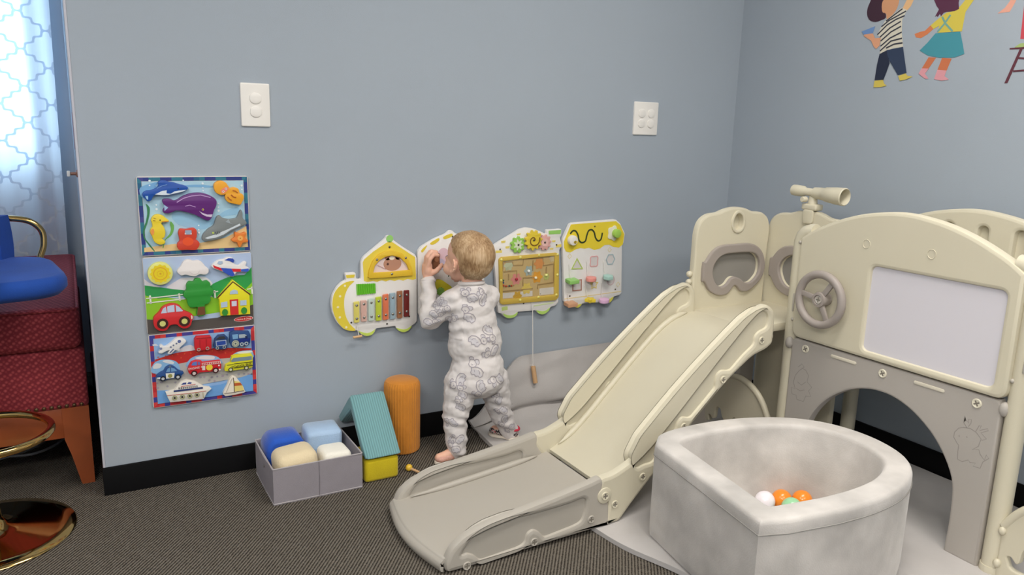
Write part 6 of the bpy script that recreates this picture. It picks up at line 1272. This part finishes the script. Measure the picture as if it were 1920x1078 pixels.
wl(t, 'wheel_arc', circ(0.062, 0.045, .0225, 16, .019, PI * 1.05, PI * 1.95) + circ(0.062, 0.045, .012, 16, .012, PI * 1.95, PI * 1.05), (206, 214, 190)); wl(t, 'wheel_arc', circ(0.206, 0.045, .0225, 16, .019, PI * 1.05, PI * 1.95) + circ(0.206, 0.045, .012, 16, .012, PI * 1.95, PI * 1.05), LIM)
# ---- 3: gears and maze
t = wboard('white busy board with three gears above a tan magnetic maze', 1.27, [(0.0110, 0.2820), (0.0160, 0.2900), (0.0480, 0.3070), (0.0900, 0.3270), (0.1250, 0.3450), (0.1510, 0.3500), (0.1820, 0.3450), (0.2140, 0.3320), (0.2400, 0.3210), (0.2390, 0.3380), (0.3050, 0.3390), (0.3060, 0.3140), (0.3000, 0.3060), (0.3110, 0.2710), (0.2990, 0.2600), (0.3050, 0.0560), (0.2930, 0.0430), (0.2690, 0.0390), (0.2600, 0.0220), (0.2380, 0.0130), (0.2180, 0.0170), (0.2040, 0.0320), (0.1240, 0.0340), (0.1220, 0.0200), (0.1050, 0.0120), (0.0830, 0.0120), (0.0650, 0.0230), (0.0560, 0.0350), (0.0430, 0.0360), (0.0390, 0.0600), (0.0190, 0.2470), (0.0140, 0.2550)])
wl(t, 'chimney_green', [(0.2480, 0.3340), (0.3030, 0.3350), (0.3020, 0.3200), (0.2490, 0.3200)], (150, 204, 104))
for L in ([(0.0250, 0.2710), (0.0510, 0.2710), (0.0510, 0.2620), (0.0250, 0.2620)], [(0.0650, 0.2840), (0.0820, 0.2850), (0.0810, 0.2770), (0.0660, 0.2760)], [(0.0460, 0.3050), (0.0650, 0.3060), (0.0630, 0.2980), (0.0480, 0.2970)], [(0.1100, 0.3280), (0.1270, 0.3300), (0.1260, 0.3240), (0.1120, 0.3230)], [(0.2820, 0.2790), (0.3070, 0.2810), (0.3070, 0.2700), (0.2830, 0.2690)], [(0.2640, 0.2960), (0.2800, 0.2970), (0.2790, 0.2900), (0.2660, 0.2900)], [(0.2560, 0.2670), (0.2720, 0.2680), (0.2710, 0.2620), (0.2580, 0.2620)]): wl(t, 'printed_brick', L, (230, 210, 110))
mz_o = [(0.0360, 0.2390), (0.0450, 0.2470), (0.2830, 0.2500), (0.2950, 0.2430), (0.3010, 0.0770), (0.2890, 0.0660), (0.0560, 0.0690), (0.0450, 0.0750)]
mz_i = [(0.0510, 0.2320), (0.2750, 0.2390), (0.2800, 0.0870), (0.0560, 0.0880)]
wp(t, 'maze_frame', [rpoly(mz_o, .004, 3), rpoly(mz_i, .003, 3)], (206, 176, 78), .0075, 0, 0, .0015)
wl(t, 'maze_base', mz_i, (206, 178, 122), 1)
wl(t, 'printed_fence', [(0.0560, 0.1110), (0.1850, 0.1100), (0.1860, 0.0900), (0.0560, 0.0910)], (222, 216, 206), 2); wl(t, 'printed_fence', [(0.2150, 0.1160), (0.2790, 0.1170), (0.2800, 0.0900), (0.2170, 0.0900)], (222, 216, 206), 2)
for i, L in enumerate(([(0.0570, 0.2260), (0.0550, 0.1910), (0.1140, 0.1910), (0.1150, 0.1670)], [(0.0570, 0.2260), (0.0960, 0.2260), (0.0980, 0.2120), (0.1390, 0.2110), (0.1420, 0.2350), (0.2260, 0.2320), (0.2290, 0.2030), (0.2750, 0.2070)], [(0.0800, 0.1820), (0.0810, 0.1580)], [(0.1420, 0.1330), (0.1420, 0.1620), (0.1900, 0.1610)], [(0.1830, 0.2260), (0.1820, 0.1860)], [(0.2430, 0.1980), (0.2420, 0.1660)], [(0.2070, 0.1150), (0.2060, 0.1310), (0.2780, 0.1350)], [(0.0570, 0.1370), (0.1050, 0.1360)], [(0.2750, 0.2040), (0.2770, 0.1380)], [(0.0560, 0.1180), (0.1860, 0.1180)])):
    stroke('maze_groove', L, .0046, ZT + .0022, paint((168, 138, 88)), t); 
for q, r, c in zip([(0.1130, 0.1600), (0.1660, 0.1880), (0.2030, 0.1610), (0.2100, 0.2120), (0.1590, 0.1210), (0.2690, 0.2290), (0.0790, 0.2130), (0.1200, 0.0950), (0.2440, 0.1600)], (.020, .018, .021, .020, .020, .014, .018, .017, .012), ((222, 142, 134), (168, 184, 178), (230, 164, 52), (222, 150, 84), (226, 200, 100), (206, 190, 150), (190, 196, 160), (214, 170, 60), (196, 206, 120))):
    wl(t, 'printed_flower', [(q[0] + r * (1 + .16 * math.cos(6 * a)) * math.cos(a), q[1] + r * (1 + .16 * math.cos(6 * a)) * math.sin(a)) for a in [i * PI / 24 for i in range(48)]], c, 3)
for q, c in zip([(0.1130, 0.1600), (0.1640, 0.1870), (0.1960, 0.1590), (0.2420, 0.1660)], ((170, 40, 60), (236, 236, 230), (240, 226, 190), (236, 232, 150))): link('maze_bead', sphere_bm(.0060, (q[0], q[1], ZT + .0045), 14, 10), paint(c, .3), t, smooth=180)
for q, c in zip([(0.0580, 0.1600), (0.0580, 0.1510), (0.0590, 0.1400), (0.0700, 0.1370), (0.0840, 0.1370), (0.0930, 0.1370)], ((40, 110, 60), (36, 70, 130), (206, 60, 40), (220, 70, 50), (60, 70, 90), (190, 60, 50))): link('magnet_bead', sphere_bm(.0036, (q[0], q[1], ZT + .0035), 12, 8), paint(c, .3), t, smooth=180)
for q in [(0.0450, 0.2380), (0.1250, 0.2420), (0.2050, 0.2460), (0.2870, 0.2430), (0.2900, 0.1650), (0.2890, 0.0870), (0.2090, 0.0850), (0.1290, 0.0810), (0.0460, 0.1610)]: wscrew(t, q, .0050, 'y', .0075)
plate('maze_cover', mz_i, .0006, glass, t, z0=ZT + .0068, smooth=0)
def gear(q, r, c, n, h, z0, m=0.14):
    L = []
    for i in range(n * 4):
        a = 2 * PI * i / (n * 4); rr = r * (1 + m) if i % 4 in (0, 1) else r * (1 - m * .6); L.append((q[0] + rr * math.cos(a), q[1] + rr * math.sin(a)))
    wp(t, 'gear', rpoly(L, .001, 2), c, h, z0, 0, .0012)
gq = [(0.1130, 0.2890), (0.1740, 0.3040), (0.2270, 0.2920)]
gear(gq[0], .0275, (148, 200, 88), 9, .008, .002); gear(gq[1], .0335, (222, 196, 60), 11, .008, .010); gear(gq[2], .0265, (220, 168, 160), 10, .008, .002)
wl(t, 'gear_flower', [(gq[0][0] + .0160 * (1 + .3 * math.cos(7 * a)) * math.cos(a), gq[0][1] + .0160 * (1 + .3 * math.cos(7 * a)) * math.sin(a)) for a in [i * PI / 35 for i in range(70)]], (212, 222, 190), 17)
sp = [(gq[1][0] + (.004 + .0034 * a) * math.cos(a), gq[1][1] + (.004 + .0034 * a) * math.sin(a)) for a in [i * .35 for i in range(20)]]
stroke('gear_spiral', sp, .0044, ZT + .0182, paint((120, 84, 30)), t)
wl(t, 'gear_flower', circ(*gq[2], .0150, 18), (228, 186, 178), 17)
for q, z in ((gq[0], .0108), (gq[1], .0186), (gq[2], .0108)): wscrew(t, q, .0040, 'd', z)
for q in [(0.0430, 0.2740), (0.2850, 0.2790), (0.2210, 0.0950), (0.1490, 0.0650)]: wscrew(t, q, .0034, 'd')
wl(t, 'wheel_arc', [(0.0620, 0.0340), (0.0690, 0.0220), (0.0830, 0.0140), (0.1050, 0.0140), (0.1200, 0.0210), (0.1240, 0.0330), (0.1090, 0.0250), (0.0910, 0.0240), (0.0750, 0.0280)], (180, 214, 110), 0, 3); wl(t, 'wheel_arc', [(0.2050, 0.0320), (0.2190, 0.0180), (0.2380, 0.0140), (0.2590, 0.0230), (0.2670, 0.0380), (0.2520, 0.0290), (0.2360, 0.0260), (0.2200, 0.0290)], (180, 214, 110), 0, 3)
wl(t, 'green_sill', [(0.1940, 0.0530), (0.2820, 0.0580), (0.2820, 0.0530), (0.1950, 0.0480)], (206, 218, 170)); wl(t, 'green_panel', [(0.0550, 0.0580), (0.0800, 0.0600), (0.0810, 0.0460), (0.0570, 0.0440)], (196, 216, 130))
wd = [(0.1820, 0.0670), (0.1870, -0.1710), (0.1880, -0.1750), (0.1960, -0.2390)]
tube('cord', [(wd[0][0], wd[0][1], ZT + .002), (wd[0][0], wd[0][1] - .02, ZT + .012), (wd[1][0] - .010, wd[1][1], ZT + .036)], .0014, mat('white_cord', (226, 222, 216), 0.8), t, 6); tube('cord_bow', [(wd[1][0] - .024, wd[1][1] + .003, ZT + .036), (wd[1][0] - .010, wd[1][1], ZT + .036), (wd[1][0] - .006, wd[1][1] - .004, ZT + .036)], .0012, mat('white_cord', (226, 222, 216), 0.8), t, 6)
tube('wooden_wand', [(wd[2][0] - .010, wd[2][1], ZT + .036), (wd[3][0] - .010, wd[3][1], ZT + .044)], .0090, wood, t, 12)
# ---- 4: shape sorter
t = wboard('white shape-sorter busy board with a yellow awning, rightmost on the wall', 1.57, [(0.0150, 0.2660), (0.0130, 0.2970), (0.0420, 0.3550), (0.0530, 0.3600), (0.2570, 0.3660), (0.2800, 0.3500), (0.3070, 0.3080), (0.3030, 0.2710), (0.2960, 0.2590), (0.3070, 0.0650), (0.2940, 0.0580), (0.2690, 0.0550), (0.2630, 0.0410), (0.2450, 0.0310), (0.2280, 0.0360), (0.1150, 0.0390), (0.1080, 0.0290), (0.0940, 0.0240), (0.0750, 0.0310), (0.0680, 0.0430), (0.0320, 0.0530)])
wl(t, 'awning', [(0.0180, 0.2890), (0.0470, 0.3540), (0.2580, 0.3590), (0.2820, 0.3420), (0.3030, 0.3050), (0.2990, 0.2650), (0.2800, 0.2530), (0.2520, 0.2570), (0.2320, 0.2670), (0.2090, 0.2670), (0.1890, 0.2540), (0.1610, 0.2500), (0.1350, 0.2600), (0.1150, 0.2570), (0.0960, 0.2610), (0.0740, 0.2570), (0.0490, 0.2460), (0.0290, 0.2510), (0.0200, 0.2660)], (232, 208, 58))
stroke('wavy_groove', sm([(0.0450, 0.3180), (0.0560, 0.3290), (0.0700, 0.3270), (0.0810, 0.3110), (0.0870, 0.2910), (0.1000, 0.2820), (0.1160, 0.2870), (0.1220, 0.3090), (0.1290, 0.3260), (0.1430, 0.3300), (0.1560, 0.3190), (0.1630, 0.2990), (0.1760, 0.2850), (0.1900, 0.2910), (0.1950, 0.3160)], 4, False), .0064, ZT + .0010, paint((54, 66, 40)), t)
q = [(0.0520, 0.2940), (0.0580, 0.2880), (0.2460, 0.3120), (0.2560, 0.3120)]
wp(t, 'sliding_knob', circ(*q[0], .0190, 24), (236, 232, 226), .018, .001, 0, .003)
wl(t, 'bee_print', circ(*q[1], .0075, 14, .0058), (214, 186, 60), 32); stroke('bee_stripe', [(q[1][0] - .002, q[1][1] - .0056), (q[1][0] - .002, q[1][1] + .0056)], .0026, ZT + .0200, paint((50, 44, 40)), t)
wp(t, 'flower_disc', [(q[2][0] + .0250 * (1 + .12 * math.cos(5 * a)) * math.cos(a), q[2][1] + .0285 * (1 + .12 * math.cos(5 * a)) * math.sin(a)) for a in [i * PI / 30 for i in range(60)]], (228, 226, 206), .004, .001); wp(t, 'spinner_knob', circ(*q[3], .0172, 24), (164, 206, 92), .017, .005, 0, .003)
def ringp(nm, L, c, w=.0042):
    L = clean(L); L = L if area2(L) > 0 else L[::-1]; wl(t, nm + '_recess', L, (214, 208, 206), 0); plate(nm, [L, inset(L, w)], .0012, paint(c), t, z0=ZT + .0006, smooth=0)
ringp('triangle_slot', [(0.0810, 0.2240), (0.0560, 0.1800), (0.1120, 0.1780)], (186, 206, 110))
c4 = [(0.1620, 0.2050), (0.2410, 0.2080), (0.1680, 0.1130), (0.2480, 0.1240)]
ringp('clover_slot', [(c4[0][0] + .0215 * (1 + .12 * math.cos(4 * a + PI)) * math.cos(a), c4[0][1] + .0240 * (1 + .12 * math.cos(4 * a + PI)) * math.sin(a)) for a in [i * PI / 24 for i in range(48)]], (222, 172, 170))
ringp('hexagon_slot', [(c4[1][0] + .0230 * math.cos(a), c4[1][1] + .0245 * math.sin(a)) for a in [i * PI / 3 for i in range(6)]], (166, 184, 190))
ringp('square_slot', [(0.0640, 0.1370), (0.1080, 0.1380), (0.1100, 0.0930), (0.0660, 0.0930)], (176, 130, 116))
ringp('star_slot', [(c4[2][0] + (.0215 if i % 2 == 0 else .0120) * math.cos(PI / 2 + i * PI / 5), c4[2][1] + (.0230 if i % 2 == 0 else .0120) * math.sin(PI / 2 + i * PI / 5)) for i in range(10)], (226, 206, 120), .0034)
ringp('circle_slot', circ(*c4[3], .0192, 24, .0215), (206, 186, 188))
for q_ in [(0.0470, 0.2320), (0.2350, 0.2470), (0.2860, 0.1040)]: stroke('printed_diamond', [(q_[0] - .009, q_[1]), (q_[0], q_[1] + .010), (q_[0] + .009, q_[1]), (q_[0], q_[1] - .010)], .0018, ZT + .0004, paint((230, 214, 150)), t, True)
wl(t, 'gold_line', [(0.0320, 0.0670), (0.3030, 0.0750), (0.3030, 0.0720), (0.0320, 0.0640)], (226, 206, 150))
for q_ in [(0.1580, 0.3420), (0.0560, 0.0750), (0.2740, 0.0840)]: wscrew(t, q_, .0034, 'd')
wl(t, 'wheel_arc', [(0.0710, 0.0410), (0.0790, 0.0310), (0.0950, 0.0250), (0.1070, 0.0300), (0.1130, 0.0390), (0.0930, 0.0370)], (214, 208, 90), 0, 2); wl(t, 'wheel_arc', [(0.2310, 0.0360), (0.2470, 0.0310), (0.2620, 0.0420), (0.2670, 0.0540), (0.2480, 0.0470)], (214, 208, 90), 0, 2)
HG = [([(0.0440, 0.2000), (0.0510, 0.1430), (0.0520, 0.1370)], (146, 200, 110), 'sq'), ([(0.1250, 0.2090), (0.1310, 0.1490), (0.1390, 0.1390)], (232, 150, 140), 'ci'), ([(0.2050, 0.2050), (0.2120, 0.1470), (0.2190, 0.1410)], (168, 206, 196), 'he'), ([(0.0430, 0.0860), (0.0470, 0.0520), (0.0490, 0.0470)], (206, 156, 122), 'sq'), ([(0.1260, 0.1120), (0.1320, 0.0660), (0.1380, 0.0560)], (230, 204, 60), 'st'), ([(0.2030, 0.1170), (0.2030, 0.0560), (0.2070, 0.0470)], (222, 180, 214), 'ci')]
for (a, b_, c_), col, sh_ in HG:
    cord(t, a, b_, 0, .0012)
    r = .0215
    L = {'sq': rrect(-r, -.012, r, .026, .003), 'ci': circ(0, .006, r, 20, .0185), 'he': [(r * math.cos(k * PI / 3), .004 + r * math.sin(k * PI / 3)) for k in range(6)], 'st': [((r * 1.05 if k % 2 == 0 else r * .6) * math.cos(PI / 2 + k * PI / 5), .004 + (r * 1.05 if k % 2 == 0 else r * .6) * math.sin(PI / 2 + k * PI / 5)) for k in range(10)]}[sh_]
    plate('hanging_shape', L, .0150, paint(col, .4), t, .0020, -.0075, True, loc=(c_[0], c_[1], ZT + .026), rot=(-PI / 2 + .12, 0, 0.05))

# ================================================================== painted children on the right wall (flat stickers)
def decal(label, parts, grp='painted children stickers on the right wall'):
    t = thing('wall_sticker', label, 'wall sticker', (W, -0.6, 1.2), SIDE, grp)
    for i, (nm, L, c, *ex) in enumerate(parts):
        z = 0.0002 + 0.00012 * i
        if ex and ex[0] == 's': stroke(nm, L, ex[1], z, paint(c, .8), t, thick=.0003)
        else: plate(nm, sm(L, 3) if (ex and ex[0]) else L, .0003, paint(c, .8), t, z0=z, smooth=0)
SK = (206, 150, 112)
boy = [('raised_arm', [(0.1190, 0.3330), (0.1300, 0.3570), (0.1420, 0.3810), (0.1670, 0.3780), (0.1550, 0.3540), (0.1480, 0.3360), (0.1370, 0.3240)], (222, 178, 130)), ('face', [(0.0360, 0.3880), (0.0430, 0.3320), (0.0600, 0.3210), (0.0650, 0.3030), (0.0830, 0.3140), (0.0990, 0.3360), (0.1020, 0.3670), (0.0880, 0.3810)], SK, 1), ('hair', [(-0.0030, 0.3960), (-0.0060, 0.3730), (-0.0150, 0.3480), (-0.0140, 0.3250), (-0.0010, 0.3060), (0.0220, 0.2980), (0.0450, 0.3020), (0.0600, 0.3080), (0.0570, 0.3230), (0.0450, 0.3280), (0.0390, 0.3520), (0.0460, 0.3700), (0.0800, 0.3850)], (60, 34, 50), 1),
       ('shirt', [(0.0590, 0.2980), (0.1160, 0.3350), (0.1360, 0.3250), (0.1230, 0.2960), (0.1270, 0.2570), (0.1350, 0.2220), (0.1390, 0.2070), (0.0980, 0.2050), (0.0540, 0.1900), (0.0540, 0.2150), (0.0500, 0.2440), (0.0350, 0.2550), (0.0480, 0.2800)], (208, 202, 186))]
for L in ([(0.0630, 0.2970), (0.0840, 0.3100), (0.1190, 0.3310)], [(0.0480, 0.2800), (0.0740, 0.2980), (0.1040, 0.3100), (0.1330, 0.3220)], [(0.0360, 0.2550), (0.0690, 0.2840), (0.1000, 0.2990), (0.1300, 0.3080)], [(0.0470, 0.2460), (0.0810, 0.2730), (0.1190, 0.2910)], [(0.0520, 0.2330), (0.0870, 0.2600), (0.1220, 0.2750)], [(0.0540, 0.2160), (0.0860, 0.2400), (0.1270, 0.2560)], [(0.0540, 0.2000), (0.0910, 0.2300), (0.1310, 0.2360)], [(0.0760, 0.2080), (0.1040, 0.2190), (0.1350, 0.2210)]): boy.append(('shirt_stripe', L, (52, 54, 66), 's', .0046))
boy += [('bent_arm', [(0.0510, 0.2440), (0.0500, 0.2180), (0.0380, 0.2080), (0.0270, 0.2170), (0.0150, 0.2370), (-0.0170, 0.2550), (-0.0140, 0.2630), (0.0170, 0.2620), (0.0290, 0.2440)], (216, 156, 122)), ('blue_cup', [(-0.0270, 0.2710), (0.0240, 0.2840), (0.0180, 0.2610), (-0.0180, 0.2600)], (106, 140, 190)),
        ('trouser_leg', [(0.0540, 0.1900), (0.0810, 0.2010), (0.0970, 0.1570), (0.0880, 0.1250), (0.0810, 0.1030), (0.0470, 0.1030), (0.0490, 0.1530)], (32, 40, 62)), ('trouser_leg', [(0.0800, 0.2010), (0.1390, 0.2080), (0.1510, 0.1670), (0.1640, 0.1230), (0.1330, 0.1170), (0.1150, 0.1400), (0.0970, 0.1630), (0.0850, 0.1840)], (44, 58, 84)),
        ('shoe', [(0.0470, 0.1010), (0.0790, 0.1030), (0.0860, 0.0900), (0.0960, 0.0830), (0.0710, 0.0790), (0.0460, 0.0790)], (206, 186, 86)), ('shoe', [(0.1350, 0.1140), (0.1610, 0.1210), (0.1690, 0.1130), (0.1880, 0.1100), (0.1640, 0.1010), (0.1430, 0.0980)], (206, 186, 86))]
decal('sticker of a boy in a striped shirt and navy trousers holding a blue cup', boy)
decal('sticker of a girl in a yellow top, teal skirt and pink boots', [('face_arm', [(0.2270, 0.2690), (0.2390, 0.2570), (0.2200, 0.2420), (0.1980, 0.2310), (0.1800, 0.2350), (0.1740, 0.2460), (0.1920, 0.2510), (0.2090, 0.2530)], (206, 122, 78)), ('leg', [(0.2340, 0.1690), (0.2600, 0.1660), (0.2390, 0.1330), (0.2150, 0.1340)], (196, 112, 74)), ('leg', [(0.2800, 0.1640), (0.3120, 0.1600), (0.3010, 0.1240), (0.2700, 0.1280)], (196, 112, 74)),
      ('yellow_top', [(0.2550, 0.2900), (0.2740, 0.3020), (0.3030, 0.3050), (0.3170, 0.3180), (0.3300, 0.3340), (0.3390, 0.3560), (0.3670, 0.3520), (0.3570, 0.3310), (0.3360, 0.2980), (0.3330, 0.2410), (0.2540, 0.2430), (0.2560, 0.2640), (0.2380, 0.2560), (0.2260, 0.2680)], (206, 188, 76)), ('hair', [(0.2210, 0.3680), (0.2270, 0.3460), (0.2380, 0.3270), (0.2480, 0.3150), (0.2370, 0.2930), (0.2430, 0.2960), (0.2470, 0.2920), (0.2530, 0.3010), (0.2580, 0.2930), (0.2650, 0.3030), (0.2740, 0.3050), (0.3000, 0.3040), (0.3140, 0.3090), (0.3100, 0.3270), (0.3110, 0.3560)], (84, 40, 66)),
      ('strap', [(0.2620, 0.2910), (0.2760, 0.2690), (0.3030, 0.2430)], (112, 160, 148), 's', .0062), ('strap', [(0.2890, 0.2940), (0.2730, 0.2690), (0.2530, 0.2460)], (112, 160, 148), 's', .0062), ('skirt', [(0.2470, 0.2420), (0.3280, 0.2400), (0.3420, 0.2010), (0.3510, 0.1720), (0.3210, 0.1630), (0.2720, 0.1650), (0.2300, 0.1750), (0.2000, 0.1920), (0.2240, 0.2150)], (66, 142, 156)),
      ('boot', [(0.2150, 0.1350), (0.2400, 0.1330), (0.2290, 0.1170), (0.2440, 0.1010), (0.2320, 0.1010), (0.2070, 0.1180)], (214, 150, 158)), ('boot', [(0.2700, 0.1280), (0.3010, 0.1240), (0.2970, 0.1070), (0.3130, 0.0960), (0.2890, 0.0930), (0.2630, 0.0990)], (214, 150, 158))])
decal('sticker of a child in red on a brown step stool, at the far right', [('reaching_arm', [(0.4670, 0.3340), (0.4870, 0.3320), (0.4820, 0.3100), (0.4700, 0.2840), (0.4560, 0.2840), (0.4350, 0.2830), (0.4440, 0.2900), (0.4540, 0.2970), (0.4660, 0.3150)], (222, 160, 140)), ('red_dress', [(0.5080, 0.3020), (0.5390, 0.2980), (0.5660, 0.1980), (0.5120, 0.2040)], (196, 72, 84)),
      ('green_shoe', [(0.4990, 0.1810), (0.5130, 0.1910), (0.5320, 0.1920), (0.5590, 0.1880), (0.5610, 0.1780)], (158, 178, 112)), ('stool_seat', [(0.4860, 0.1760), (0.4860, 0.1800), (0.5680, 0.1810), (0.5700, 0.1730)], (92, 44, 56)), ('stool_leg', [(0.5150, 0.1750), (0.5240, 0.1760), (0.4950, 0.0790), (0.4860, 0.0790)], (92, 44, 56)), ('stool_rung', [(0.5160, 0.1500), (0.5660, 0.1440)], (92, 44, 56), 's', .0050), ('stool_rung', [(0.5060, 0.1130), (0.5710, 0.1150)], (92, 44, 56), 's', .0050), ('stool_leg', [(0.5590, 0.1740), (0.5660, 0.1730), (0.5900, 0.0760), (0.5830, 0.0760)], (92, 44, 56))])
